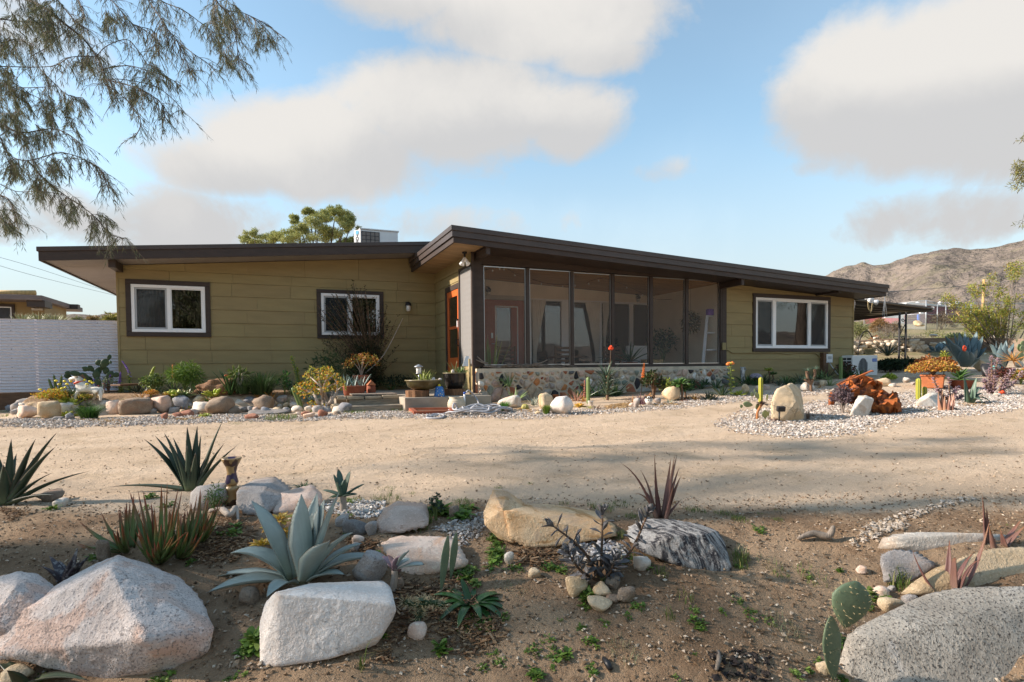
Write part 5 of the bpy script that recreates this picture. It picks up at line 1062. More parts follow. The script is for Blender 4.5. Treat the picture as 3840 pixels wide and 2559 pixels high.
for(x,y),lb in(((560,1235),'wide grey slab lying flat in front of the rock pile'),((800,1230),'pale flat slab lying in front of the rock pile')):
 p=hit(*b3(x,y));solo('flat_slab',rock_mesh((.30,.24,.035),int(x),R_SLATE,3,8,.8,.03),lb,'slab',p+Vector((0,.1,.02)),(.06,.03,-.3))
rnd=random.Random(19);sb_=[rock_mesh((.11,.085,.075),600+i,m,2,9,.5,.05)for i,m in enumerate((R_GREY,R_BROWN,R_PALE,R_TAN,R_BLUE,R_PINK))]
for i in range(64):
 u=i/63;sx=40+1230*u;q=hit(sx,1556-8*u+rnd.uniform(-8,6))if i%2 else hit(sx,1538-10*u+rnd.uniform(-10,8));k=rnd.uniform(.55,1.35)
 solo('small_rock',sb_[rnd.randrange(6)],'small rock wedged into the gaps of the bed edging','rock',q+Vector((0,.12,.03+(.10*rnd.random()if not i%2 else 0))),(rnd.uniform(-.3,.3),rnd.uniform(-.3,.3),rnd.uniform(0,6)),'small rocks in the bed edging').scale=(k,k,k)
for i,(c,x0,y0,x1,y1,m,lb)in enumerate([(b5,500,908,965,1140,R_PALE,'white and grey rounded boulder behind the left grass tuft'),(b5,645,1118,805,1210,R_GREY,'smooth grey cobble at the left grass tuft'),(b5,1262,848,1545,1150,R_TAN,'upright tan boulder left of the white boulder'),(b5,1190,1188,1320,1250,R_TAN,'small tan cobble left of the right grass tuft'),(b5,1488,932,1930,1262,R_WHITE,'bright white boulder right of the second grass tuft'),(b5,340,1055,450,1115,R_PALEPINK,'small pinkish rock by the hose coil'),(b6,1400,742,1755,1010,R_TAN,'smooth tan boulder in the middle of the porch bed'),(b6,1250,950,1400,1045,R_GREY,'grey rough rock left of the tan boulder'),(b6,845,955,985,1135,R_GREY,'upright grey stone beside the face planter'),(b6,770,1035,860,1110,R_PALEPINK,'pinkish stone left of the upright grey stone'),(b6,20,990,130,1110,R_PALE,'white stone under the dry agave'),(b7,690,690,855,880,R_TAN,'tan rock under the grey figurine'),(b7,945,718,1025,800,R_PALEPINK,'small pink rock below the mushroom'),(b7,1105,700,1220,800,R_PINK,'pinkish rock left of the tall boulder by the wall'),(b7,1795,668,1950,840,R_PALE,'white rock leaning at the little tree aloe'),(b7,1950,710,2055,800,R_PALE,'smaller white rock right of the tree aloe trunk'),(b7,2025,640,2150,720,R_BROWN,'brown rock near the meter post'),(b7,2130,622,2270,730,R_TAN,'tan rock at the foot of the meter post'),(dd,872,605,1138,745,R_TAN,'smooth brown boulder right of the air conditioner'),(dd,1118,690,1225,750,R_PALE,'small white rock right of the smooth brown boulder'),(dd,1355,595,1465,680,R_PALE,'pale rock before the dark hedge'),(dd,1470,665,1540,720,R_GREY,'small grey rock left of the terracotta pot'),(ee,955,595,1145,765,R_TAN,'beige boulder under the big blue agave'),(ee,1540,610,1660,700,R_PALE,'pale boulder at the right edge by the prickly pear'),(ee,600,1285,670,1330,R_BROWN,'brown cobble behind the pink aloe'),(ee,1210,1075,1300,1110,R_PALE,'flat white stone beside the red flower')]):
 (x0,y0),(x1,y1)=c(x0,y0),c(x1,y1);rockS(x0,y0,x1,y1,m,lb,200+i)
hullS(b7(1500,1380),[mp(b7,[(1610,668,.35),(1570,690,.2),(1720,730,.4),(1780,800,.4),(1790,980,.35),(1815,1010,.25),(1840,1200,.25),(1845,1340,.2),(1700,1392,.05),(1400,1370,0),(1230,1330,.05),(1215,1060,.05),(1250,920,.08),(1320,780,.1),(1600,930,.05),(1700,1010,.02),(1600,1200,.8)])],R_TAN,'tall tan boulder standing in the gravel island',41,5,26,.05)
hullS(dd(640,1235),[mp(dd,[(600,890,.2),(720,883,.2),(850,930,.2),(858,960,.15),(800,1150,.1),(740,1250,.05),(455,1240,0),(470,1180,0),(560,960,.1),(700,930,.05),(650,1100,.5)])],R_PALE,'pale weathered standing slab in front of the rusty metal',43,5,26,.06)
hullS(ee(200,1285),[mp(ee,[(15,1262,0),(110,1150,.2),(250,1062,.4),(370,1050,.45),(420,1075,.4),(420,1290,.1),(300,1295,0),(60,1290,0),(250,1130,.1)])],R_PALE,'low grey striped slab under the purple succulents',45,5,24,.05)
GR=[(.045,.12,.02),(.075,.17,.03),(.03,.075,.018)]
tuftS(*b1(1640,1325),125,60,'grass_clump','big bright green grass clump in front of the rock edging','grass',520,GR,3,bwpx=1.7,lean=1.0)
padsS(b1(1800,830),[(*b1(1800,800),24,50,0,0,10),(*b1(1790,640),26,44,-6,.02,15),(*b1(1760,560),22,40,20,.05,30),(*b1(1730,470),18,30,-35,.03,40),(*b1(1690,440),16,34,-70,0,20),(*b1(1860,450),18,40,14,.03,50),(*b1(1845,360),24,26,-25,.05,10),(*b1(1890,400),28,38,20,.0,20),(*b1(1990,260),14,24,15,0,30),(*b1(2000,300),14,12,70,0,0),(*b1(1650,620),20,40,-45,0,20),(*b1(1520,520),20,46,-78,0,10),(*b1(1340,500),16,26,-80,0,20),(*b1(1330,570),20,28,-70,.05,20),(*b1(1600,450),14,18,-60,.02,0),(*b1(1960,620),24,40,30,.05,20),(*b1(2050,540),20,26,75,.03,30),(*b1(1930,520),22,30,12,.08,20),(*b1(1700,700),20,34,-25,.08,10)],PADD,'prickly_pear','dark green many-padded prickly pear at the metal fence','cactus',group=None)
stalk_succulent(b1(1050,800),[(*b1(990,540),0),(*b1(900,610),0),(*b1(1130,550),0)],L_ALOEGR,'spiny_stem_plant','spiky stemmed green plant left of the dog figure','plant',Lpx=9,nl=14,stemr=.035,seed=4,stemmat=STEMG,Wr=.3,prof='aloe')
shrubS(*b1(980,1030),112,56,'sedum','mound of yellow and orange sedum before the metal fence','succulent',14,1300,.035,.020,[(.55,.33,.03),(.48,.42,.03),(.30,.34,.04),(.55,.22,.03)],mat=STEMG,seed=8,clumps=26,crown=.42,r=.008)
shrubS(*b1(1200,1040),50,22,'sedum','low lime green sedum patch below the dog figure','succulent',6,350,.03,.016,[(.30,.38,.04),(.42,.44,.05)],mat=STEMG,seed=9,clumps=10,crown=.5)
shrubS(*b1(1600,960),60,22,'sedum','yellow green sedum under the dog figure belly','succulent',6,300,.03,.016,[(.40,.38,.05),(.5,.36,.04)],mat=STEMG,seed=10,clumps=9,crown=.5)
def flower_stems(name,label,cat,base,heads,fmat,rad=.022,smat=STEMG,fl='flower',group=None):
 p0=hit(*base);d0=depth(p0);t=thing(name,label,cat,p0,0,group);mb=MB()
 for i,(sx,sy)in enumerate(heads):
  e=atd(sx,sy,d0+.08*math.sin(i*2.1))-p0;mb.tube(smoothline([(e.x*.1,e.y*.1,-.02),(e.x*.6,e.y*.6,e.z*.5),e],4),.005,4)
  V,F=ico(1);rs=np.random.RandomState(i);part(fl,mkmesh(fl,V*rad*rs.uniform(.7,1.2,(len(V),1))*np.array([1,1,.7]),F,fmat,True),t,e)
 part('stem',mb.mesh('stem',smat,True),t);return t
flower_stems('yellow_spurge','thin stems with yellow flower heads around the dog figure','flower',b1(1480,960),[b1(*q)for q in((740,790),(760,880),(1030,630),(1185,635),(1085,690),(1235,690),(1300,640),(1380,575),(1140,770),(1200,755),(1555,620),(1600,690),(1570,740),(1515,775),(1650,640),(1700,665))],YEF,.03)
def spike(name,label,cat,base,path,fmat,r=.018,u0=.45,smat=STEMG,n=60,fl='flower_spike',off=0,rl=.03):
 p0=hit(*base);d0=depth(p0)+off;t=thing(name,label,cat,p0);pts=smoothline([(0,0,0)]+[atd(*q,d0)-p0 for q in path],8);k=len(pts)
 mb=MB();mb.tube(pts,[.008*(1-.6*i/k)for i in range(k)],5);part('stem',mb.mesh('stem',smat,True),t);rs=random.Random(len(label));mf=MB()
 for i in range(n):
  u=u0+(1-u0)*i/n;x=u*(k-1);j=min(int(x),k-2);q=pts[j].lerp(pts[j+1],x-j);a=i*2.4;d=Vector((math.cos(a),math.sin(a),-.5+.9*u)).normalized();l=rl*(1.15-.8*(u-u0)/(1-u0))*rs.uniform(.8,1.2)
  mf.tube([q,q+d*l*.5,q+d*l],[r*.25,r*.42,r*.15],4)
 part(fl,mf.mesh(fl,fmat,True),t);return t
for base,path,lb in(((2180,830),[(2200,640),(2215,470)],'purple salvia spike standing at the house corner'),((2390,760),[(2370,480),(2240,265)],'purple salvia spike leaning left at the house corner'),((1980,780),[(2000,650),(2030,520)],'purple salvia spike before the prickly pear'),((1800,800),[(1770,700),(1720,600)],'purple salvia spike behind the dog figure')):
 spike('salvia',lb,'flower',b1(*base),[b1(*q)for q in path],PUF,.02,.4,n=50)
shrubS(*b1(1990,780),60,70,'grey_shrub','pale grey-green leafy shrub right of the dog figure','shrub',7,360,.05,.018,[(.25,.29,.17),(.33,.36,.22),(.19,.24,.13)],seed=11,clumps=9,crown=.42)
flower_stems('red_sticks','coral red stick succulent behind the dog figure','succulent',b1(1880,790),[b1(*q)for q in((1830,590),(1850,640),(1900,680),(1930,650),(1950,700),(1810,720))],PINKF,.02,M('coral_stem',(.50,.12,.07),.5,.2,9))
for base,L,lb in(((215,700),50,'tall lime echeveria tower at the house corner'),((65,830),40,'short lime echeveria tower beside the tall one')):
 stalk_succulent(b2(base[0],base[1]+20),[(*b2(base[0],base[1]-L*3.2),0)],L_LIME,'echeveria_tower',lb,'succulent',Lpx=13,nl=40,stemr=.02,stemmat=STEMG,seed=base[0],up=50)
rosS(*b2(190,825),28,54,'agave','small grey green agave on the brown board','agave',34,'aloe',(15,85),8,L_SENEC,wr=.13,seed=4)
a,b=hit(*b2(-60,880)),hit(*b2(470,850));mb=MB();mb.bar(a+Vector((0,.1,.17)),b+Vector((0,.1,.17)),.26,.035);bev(solo('wooden_board',mb.mesh('wooden_board',WOODB),'brown wooden board lying across the bed at the house corner','board'))
shrubS(*b2(660,880),84,90,'mint_bush','dark leafy bush with one tall green shoot','shrub',10,700,.045,.030,[(.09,.15,.03),(.17,.22,.05),(.05,.09,.02)],mat=STEMG,seed=13,clumps=18,crown=.36)
spike('shoot','tall yellow green leafy shoot above the dark leafy bush','plant',b2(645,860),[b2(635,700),b2(625,520),b2(680,385)],M('shoot_leaf',(.28,.32,.04),.5,.3,9),.06,.2,n=46,fl='leaves',rl=.05)
shrubS(*b2(620,905),48,26,'sedum','orange sedum mound above the black and white stone','succulent',8,420,.03,.018,[(.50,.22,.03),(.55,.33,.05),(.38,.15,.03)],mat=STEMG,seed=14,clumps=12,crown=.5)
shrubS(*b2(1250,860),118,132,'papyrus_bush','feathery bright green bush against the olive wall','shrub',14,2600,.11,.010,[(.10,.19,.02),(.16,.24,.03),(.05,.11,.015)],mat=STEMG,seed=15,clumps=24,crown=.40,flat=.75,droop=.35)
spike('aloe_flower','orange aloe flower stalk in front of the feathery bush','flower',b2(1065,840),[b2(1045,680),b2(1025,520),b2(1020,335)],ORF,.02,.55,smat=STEMB,n=60,rl=.035)
rosS(*b2(1055,925),42,84,'paddle_plant','yellow paddle-leaved succulent on the bed edge','succulent',12,'spoon',(5,60),15,L_LIME,wr=.75,seed=5,chan=.15)
rosS(*b2(1240,910),40,60,'succulent','small green rosettes right of the yellow paddle plant','succulent',20,'spoon',(10,80),15,L_ALOEGR,wr=.4,seed=6)
shrubS(*b2(920,940),30,22,'sedum','small orange sedum left of the paddle plant','succulent',5,160,.03,.016,[(.50,.25,.03),(.45,.30,.04)],mat=STEMG,seed=16,clumps=8,crown=.5)
p=hit(*b2(1780,900));solo('root_stump',rock_mesh((.40,.25,.22),77,WOODL,4,6,.2,.22,'root_stump'),'dark gnarled root stump in the bed','stump',p+Vector((0,.2,.12)))
rosS(*b2(1800,760),52,60,'yucca','blue green spiky yucca growing on the root stump','yucca',26,'blade',(5,75),10,L_SENEC,wr=.07,seed=7,lift=.05)
rosS(*b2(2080,880),118,60,'iris','tall dark sword-leaved iris against the wall','plant',16,'blade',(2,30),14,L_STRAPGR,wr=.09,seed=8)
flower_stems('red_flower','single red flower beside the dark iris','flower',b2(2050,880),[b2(2000,535),b2(2030,545)],REDF,.035)
p=hit(*b2(2275,880));t=thing('small_tree','small bare-stemmed frangipani tree with pale trunk','tree',p);d0=depth(p);mb=MB();C=[]
for path,r in(([(2275,880),(2240,720),(2200,570)],.03),([(2240,720),(2290,640),(2300,500)],.02),([(2200,570),(2150,490)],.018),([(2205,580),(2240,480)],.016)):
 mb.tube(smoothline([atd(*b2(*q),d0)-p for q in path],5),r,7);e=atd(*b2(*path[-1]),d0)-p;C+=blob_pts(random.Random(3),e,.12,.12,.05,24,.3)
part('trunk',mb.mesh('trunk',BARKP,True),t);part('foliage',leaves_mesh(C,.13,.04,[(.10,.14,.03),(.14,.17,.04)],3,-.1,.6),t)
for i,(x,y)in enumerate(((970,1318),(1220,1298),(1475,1295))):
 rosS(*b2(x,y),16,26,'tiny_aloe',['tiny dark aloe between the red wedge and the broken red stone','tiny dark aloe in front of the flat red stone','tiny dark aloe left of the lime paddles'][i],'aloe',14,'aloe',(10,75),15,L_ALOEDK,wr=.22,seed=20+i)
for i,(x,y,lb)in enumerate(((1620,1300,'lime green paddle succulent at the gravel edge'),(1150,1195,'lime paddle succulent before the tall blue grey rock'),(1275,1160,'pale yellow flower cluster beside the long pale rock'))):
 rosS(*b2(x,y),26,34,'paddle_plant',lb,'succulent',10,'spoon',(5,55),15,L_LIME if i<2 else L_ALOELT,wr=.65,seed=30+i)
flower_stems('yellow_flower','yellow flowers on thin stalks in front of the edging rocks','flower',b2(1500,1230),[b2(1500,1110)],YEF,.04);flower_stems('yellow_flower','lone yellow flower before the round pinkish rock','flower',b2(875,1225),[b2(855,1120)],YEF,.035)
rosS(*b2(1470,900),16,24,'white_edged_plant','small white-edged plant on the bed','succulent',10,'strap',(20,80),20,L_STRIPE,wr=.25,seed=41);rosS(*b2(1680,905),24,44,'aloe','lime green aloe below the root stump','aloe',12,'aloe',(15,75),25,L_LIME,wr=.3,seed=42);rosS(*b2(150,1000),24,50,'aloe','light green aloe behind the brown pyramid rock','aloe',9,'strap',(25,80),25,L_LIME,wr=.22,seed=43)
tuftS(*b2(1650,1060),34,34,'grass_tuft','thin grass growing between the layered rocks','grass',40,GR,7,bwpx=1.6,lean=.6)
tuftS(*b3(500,880),165,112,'fountain_grass','tall dark fountain grass against the wall','grass',520,[(.03,.065,.018),(.05,.10,.025),(.02,.04,.012)],9,bwpx=1.6,lean=1.5)
tuftS(*b3(150,870),110,74,'grass','dark grass behind the little frangipani tree','grass',220,[(.03,.06,.018),(.04,.08,.02)],10,bwpx=1.6,lean=1.2)
rosS(*b3(385,800),62,30,'reed','bright green reed-like leaves in the dark grass','plant',7,'blade',(2,14),10,L_LIME,wr=.06,seed=44)
shrubS(*b3(920,850),44,100,'rubber_plant','dark glossy broad-leaved plant behind the rock pile','plant',4,46,.11,.07,[(.04,.09,.025),(.06,.13,.03)],mat=STEMG,seed=17,clumps=5,crown=.5)
t=stalk_succulent(b3(1180,800),[(*b3(1050,210),0),(*b3(1150,420),.05)],L_LIME,'tall_kalanchoe','tall yellow green kalanchoe bending to the left','succulent',Lpx=14,nl=44,stemr=.025,stemmat=STEMG,seed=46,Wr=.5)
rosS(*b3(1200,640),46,84,'broad_leaf_plant','broad arching yellow green leaves behind the jade plant','plant',12,'agave',(20,80),30,L_ALOELT,wr=.28,seed=47,lift=.1);rosS(*b3(1060,880),52,60,'aloe','spiky olive green aloe behind the rock pile','aloe',18,'aloe',(5,55),12,L_ALOEGR,wr=.10,seed=48)
for(x,y,s)in((1330,1010,0),(1290,760,1),(1500,960,2)):rosS(*b3(x,y),36,60,'blue_finger_plant',['blue finger succulent right of the bent cactus','blue finger succulent behind the bent cactus','blue finger succulent under the jade plant branches'][s],'succulent',30,'finger',(5,70),14,L_SENEC,wr=.08,seed=50+s,rad=.08)
p=hit(*b3(1215,1180));cz=ppm(p)/4.9;solo('column_cactus',cactus_mesh(52*cz,440*cz,5,CACTG,(-150*cz,0)),'bent green column cactus left of the jade plant','cactus',p)
p=hit(*b3(1640,1180));t=thing('jade_plant','yellow and green jade plant with forking pale trunks','succulent',p);d0=depth(p);mb=MB();C=[];rnd=random.Random(5)
TR=[[(1640,1170),(1620,950),(1590,800),(1560,640)],[(1690,1170),(1690,980),(1640,780),(1690,600)],[(1700,1130),(1780,980),(1890,800),(1840,560)],[(1720,1060),(1790,880),(1780,820)],[(1580,1140),(1510,1000),(1440,860),(1300,820)],[(1590,800),(1450,780),(1250,850)],[(1640,780),(1800,700),(1960,640)],[(1600,760),(1480,640),(1350,530)],[(1690,600),(1720,480)],[(1560,640),(1540,450)],[(1690,650),(1850,500)],[(1440,860),(1180,730)],[(1900,800),(1970,740)]]
for pth in TR:
 pts=smoothline([atd(*b3(*q),d0+(.15*math.sin(i*1.7+pth[0][0])))-p for i,q in enumerate(pth)],5);k=len(pts);r0=.034 if len(pth)>3 else .018;mb.tube(pts,[r0*(1-.6*i/k)for i in range(k)],7)
for(x,y)in[(1180,730),(1150,800),(1240,850),(1320,880),(1330,530),(1420,430),(1400,560),(1450,640),(1540,450),(1600,440),(1700,420),(1740,440),(1640,560),(1560,560),(1700,560),(1800,500),(1850,540),(1890,600),(1960,650),(1970,740),(1900,700),(1840,760),(1740,720),(1620,640),(1500,720),(1400,740),(1440,800),(1560,830),(1680,760),(1420,1060),(1480,1110),(1620,1130),(1700,1140),(1350,640),(1250,780)]:
 for o in(-.16,.14):C+=blob_pts(rnd,atd(*b3(x,y),d0+o+rnd.uniform(-.08,.08))-p,.075,.075,.055,15,.3)
part('trunk',mb.mesh('trunk',BARKP,True),t);part('foliage',leaves_mesh(C,.048,.032,[(.50,.32,.03),(.34,.34,.04),(.52,.22,.03),(.22,.28,.04),(.45,.38,.08)],5,0,.6),t)
p=onY(1392,1440,13.6);p.z=tz(p.x,p.y);t=thing('wispy_shrub','dark twiggy shrub growing up in front of the middle window','shrub',p);mb=MB();rnd=random.Random(8);C=[]
for i in range(95):
 tx,ty=rnd.uniform(1190,1500),0;u=(tx-1190)/330;ty=1045+170*abs(u-.42)**1.2*1.6+rnd.uniform(0,190);e=onY(tx,ty,13.6+rnd.uniform(-.35,.25))-p;s=Vector((rnd.uniform(-.1,.1),rnd.uniform(-.08,.08),0));m_=s*.5+e*.45+Vector((-e.x*.22,0,.05))
 pts=smoothline([s,m_,e],6);mb.tube(pts,[.012*(1-.75*k/12)for k in range(13)],4)
 for q in range(60):
  v=rnd.uniform(.22,1);x=v*12;j=min(int(x),11);w=pts[j].lerp(pts[j+1],x-j);C.append((w+Vector((rnd.uniform(-.05,.05),)*3)*(1.2-v),Vector((rnd.uniform(-1,1),rnd.uniform(-1,1),.6))))
for q in blob_pts(rnd,(-.12,-.05,.8),.46,.35,.62,5200,.05):C.append(q)
part('stem',mb.mesh('stem',STEMB,True),t);part('foliage',leaves_mesh(C,.062,.022,[(.035,.045,.018),(.06,.07,.025),(.10,.075,.03),(.02,.028,.012)],8,0,.5),t)
p2=onY(1440,1330,13.3);a=onY(1370,1400,13.3);bq=onY(1510,1195,13.3);mb=MB();mb.tube(smoothline([a,p2,bq],5),[.016-.001*i for i in range(11)],6);wpart('stem',mb.mesh('stem',BARKP,True),t)
# steps, pots and things at the porch corner
YS=10.15
def bx(sx0,sy0,sx1,sy1,Y,dep,mb,mi=0):
 a=onY(sx0,sy1,Y);b=onY(sx1,sy0,Y);mb.box(a.x,b.x,Y,Y+dep,min(a.z,b.z),max(a.z,b.z),mi);return a,b
steps=thing('garden_steps','low old steps with loose flagstones leading up to the landing','steps',(1.5,YS+.3,.05))
mb=MB();a=onY(1300,1545,YS);b=onY(1512,1518,YS);mb.box(a.x,b.x,YS,YS+.35,0,b.z);bev(wpart('step',mb.mesh('step',STEPC),steps),.012)
mb=MB();c=onY(1310,1500,YS+.34);e=onY(1500,1494,YS+.34);mb.box(c.x,e.x,YS+.352,YS+.8,0,e.z);bev(wpart('step',mb.mesh('step',STEPC),steps),.012)
zt=e.z
for x0,x1 in((1300,1366),(1367,1432),(1433,1501),(1262,1299)):
 p0,p1=onY(x0,1490,YS+.36),onY(x1,1490,YS+.36);mb=MB();rn=random.Random(x0);mb.box(p0.x+.008,p1.x-.008,YS+.33+rn.uniform(-.02,.02),YS+.75,zt+.002,zt+.05+rn.uniform(0,.012));bev(wpart('flagstone',mb.mesh('flagstone',FLAG),steps),.012)
p0,p1=onY(1322,1480,YS+.5),onY(1488,1478,YS+.5);mb=MB();mb.box(p0.x,p1.x,YS+.45,YS+1.0,zt+.064,zt+.085);solo('door_mat',mb.mesh('door_mat',WOODG),'dark worn mat lying on top of the old steps','mat')
zl_=zt+.03
mb=MB();mb.box(1.02,2.30,YS+.81,14.0,-.1,zl_);mb.box(2.301,XC-.03,YS+.55,14.0,-.1,zl_-.002);struct('landing_pavement',mb.mesh('landing_pavement',CONC))
YBk=9.95;mb=MB();a=onY(1519,1545,YBk);b=onY(1779,1489,YBk);mb.box(a.x,XC-.06,YBk,YBk+.72,-.02,onY(1519,1493,YBk).z);block=bev(solo('concrete_block',mb.mesh('concrete_block',CONC),'long plain concrete block at the porch corner under the pots','block'),.012);ztb=onY(1519,1493,YBk).z
def onblock(sx,sy,dy=.25):p=onY(sx,sy,YBk+dy);p.z=ztb;return p
def log_slice(sx0,sx1,hpx,dy,label):
 p=onblock((sx0+sx1)/2,1490,dy);k=ppm(p);r=(sx1-sx0)*k/2;h=hpx*k;t=thing('log_slice',label,'log',p);mb=MB();n=22;rn=random.Random(sx0)
 rr=[r*(1+rn.uniform(-.05,.05))for _ in range(n)]
 for z0,z1 in((0,h),):
  vs=[(rr[j]*math.cos(6.2832*j/n),rr[j]*math.sin(6.2832*j/n),z)for z in(0,h*.5,h)for j in range(n)]
  fs=[(i*n+j,i*n+(j+1)%n,(i+1)*n+(j+1)%n,(i+1)*n+j)for i in range(2)for j in range(n)]+[tuple(2*n+j for j in range(n))]
  mb.add(vs,fs)
 part('bark',mb.mesh('bark',WOODL,False),t);return p,h,k
pA,hA,kA=log_slice(1521,1610,24,.30,'wide log slice carrying the shallow olive bowl');pB,hB,kB=log_slice(1668,1742,24,.45,'log slice under the tall black pot')
p=Vector((onY(1589,1480,YBk+.34).x,YBk+.36,ztb+hA));k=ppm(p);t=thing('planter_bowl','wide shallow olive glazed bowl planted with green aloe','planter',p);R=68*k
mb=MB();mb.lathe([(R*.42,0),(R*.62,.02),(R*.86,R*.20),(R*.95,R*.46),(R*.96,R*.50)],32);part('bowl',mb.mesh('bowl',GLAZEO,True),t)
mb=MB();mb.lathe([(R*.97,R*.50),(R*1.02,R*.52),(R*1.02,R*.56),(R*.94,R*.57),(R*.90,R*.50)],32);part('rim',mb.mesh('rim',GLAZER,True),t)
mb=MB();mb.lathe([(R*.92,R*.47),(R*.5,R*.52),(.01,R*.53)],24);part('gravel_top',mb.mesh('gravel_top',R_PALE,True),t)
zb=p.z+R*.52
def at_bowl(sx):q=onY(sx,1425,p.y);return Vector((q.x,p.y-.02,zb))
for i,(sx,n,L)in enumerate(((1583,11,62),(1602,9,55),(1568,8,26),(1595,8,26))):
 rosette('aloe',['bright green aloe standing tallest in the olive bowl','green aloe at the right in the olive bowl','small green aloe by the lantern in the olive bowl','short green aloe pup in the middle of the olive bowl'][i],'aloe',at_bowl(sx)+Vector((0,.03*(-1)**i,0)),n,L*k,L*k*.12,'aloe',(3,42 if i<2 else 70),10,L_ALOELT,seed=60+i,rad=.03)
q=at_bowl(1565)+Vector((0,-.10,0));t=thing('solar_lantern','small silver solar lantern stuck in the olive bowl','lantern',q);mb=MB();mb.lathe([(.010,0),(.010,.13)],8);part('stake',mb.mesh('stake',CHROME,True),t)
mb=MB();mb.lathe([(.03,.13),(.045,.15),(.048,.24),(.04,.25)],12);part('glass_jar',mb.mesh('glass_jar',BULB,True),t);mb=MB();mb.lathe([(.085,.25),(.08,.262),(.045,.285),(.01,.30)],16);mb.lathe([(.055,.128),(.055,.14)],12);part('cap',mb.mesh('cap',STEELG,True),t)
for i,sx in enumerate((1620,1645)):
 q=at_bowl(sx)+Vector((0,-.08,-.005));solo('white_stone',rock_mesh((.035,.03,.05 if i==0 else .03),300+i,R_WHITE,2,6,.2,.03),['pointed white stone in the olive bowl','small white stone at the bowl rim'][i],'stone',q+Vector((0,0,.02)))
p=Vector((onY(1706,1470,YBk+.48).x,YBk+.48,ztb+hB));k=ppm(p);t=thing('black_pot','tall glossy black pot with spiky aloes on a log slice','planter',p);R=44*k;Hh=60*k
mb=MB();mb.lathe([(R*.62,0),(R*.82,Hh*.25),(R*.94,Hh*.6),(R*.95,Hh*.92),(R*.96,Hh*.94)],32);part('pot',mb.mesh('pot',GLAZEB,True),t);mb=MB();mb.lathe([(R*.97,Hh*.94),(R*1.03,Hh*.96),(R*1.03,Hh),(R*.95,Hh*1.005),(R*.88,Hh*.94),(.01,Hh*.94)],32);part('rim',mb.mesh('rim',GLAZER,True),t)
zz=p.z+Hh*.95
for i,(sx,n,L,m,th,pr,wr)in enumerate(((1728,22,38,L_ALOEGR,(5,70),'aloe',.26),(1712,7,58,L_ALOEGR,(3,30),'blade',.08),(1688,8,24,L_ALOELT,(20,75),'strap',.2))):
 q=onY(sx,1410,p.y);rosette('aloe',['stout grey green aloe in the black pot','thin upright leaves at the back of the black pot','pale green plant drooping at the left of the black pot'][i],'aloe',Vector((q.x,p.y+(.02 if i!=1 else .1),zz)),n,L*k,L*k*wr,pr,th,12,m,seed=70+i,rad=.03)
q=onY(1699,1402,p.y-.12);solo('white_stone',rock_mesh((.035,.03,.05),305,R_PALE,2,6,.2,.03),'pale rounded stone in the black pot','stone',Vector((q.x,p.y-.12,zz+.03)))
p=onblock(1648,1490,.10);k=ppm(p);t=thing('painted_pot','upturned pot painted with blue, yellow and orange flowers','pot',p)
def talmat():
 m,tt,b=base_mat('painted_flowers');tc=node(tt,'ShaderNodeTexCoord');v=node(tt,'ShaderNodeTexVoronoi',{'Vector':tc.outputs['Object'],'Scale':30.0},feature='F1')
 cr=node(tt,'ShaderNodeValToRGB');cr.color_ramp.interpolation='CONSTANT';e=cr.color_ramp.elements;e[0].color=(.03,.14,.45,1);e[1].position=.25;e[1].color=(.70,.62,.50,1)
 for po,co in((.42,(.65,.30,.04,1)),(.58,(.05,.35,.55,1)),(.72,(.72,.55,.08,1)),(.86,(.03,.05,.25,1))):n=e.new(po);n.color=co
 s=node(tt,'ShaderNodeSeparateColor',{0:v.outputs['Color']});tt.links.new(s.outputs[0],cr.inputs[0]);c=mixc(tt,sstep(tt,v.outputs['Distance'],.30,.24),(.04,.16,.42),cr.outputs[0]);c=mixc(tt,sstep(tt,v.outputs['Distance'],.10,.07),c,(.68,.60,.45))
 tt.links.new(c,b.inputs['Base Color']);b.inputs['Roughness'].default_value=.25;return m
mb=MB();mb.lathe([(21*k,0),(20*k,6*k),(14*k,36*k),(12*k,38*k),(4*k,39*k)],20);part('pot',mb.mesh('pot',talmat(),True),t);mb=MB();mb.lathe([(5*k,39*k),(6*k,43*k),(2*k,46*k)],10);part('knob',mb.mesh('knob',YEF,True),t)
p=hit(1722,1541);k=ppm(p);mb=MB();pr=[]
for i in range(25):u=i/24;pr.append((33*k*(.80+.24*math.sin(math.pi*min(1,u*1.15))**.8)*(1+.035*math.sin(u*44)),50*k*u))
pr[-1]=(30*k,51*k);pr+=[(26*k,51*k),(24*k,44*k)];mb.lathe(pr,28);solo('ribbed_pot',mb.mesh('ribbed_pot',CREAMC,True),'cream ribbed ceramic pot before the concrete block','pot',p+Vector((0,.16,0)))
p=hit(1742,1535);k=ppm(p);t=thing('standpipe','white plastic water standpipe with blue cap','pipe',p);mb=MB();mb.tube([(0,0,-.02),(0,0,56*k)],3.6*k,10);part('pipe',mb.mesh('pipe',VINYL,True),t);mb=MB();mb.tube([(0,0,56*k),(0,0,64*k)],3.9*k,10);mb.tube([(0,0,62*k),(.03,-.01,62*k)],.012,8);part('cap',mb.mesh('cap',BLUEP,True),t);sp0=p+Vector((.03,-.01,61*k))
rnd=random.Random(12);cen=hit(1790,1552);P=[sp0,sp0+Vector((.06,0,.04)),Vector((hit(1795,1530).x-.03,hit(1795,1530).y,cen.z+.18)),cen+Vector((.10,.05,.03))]
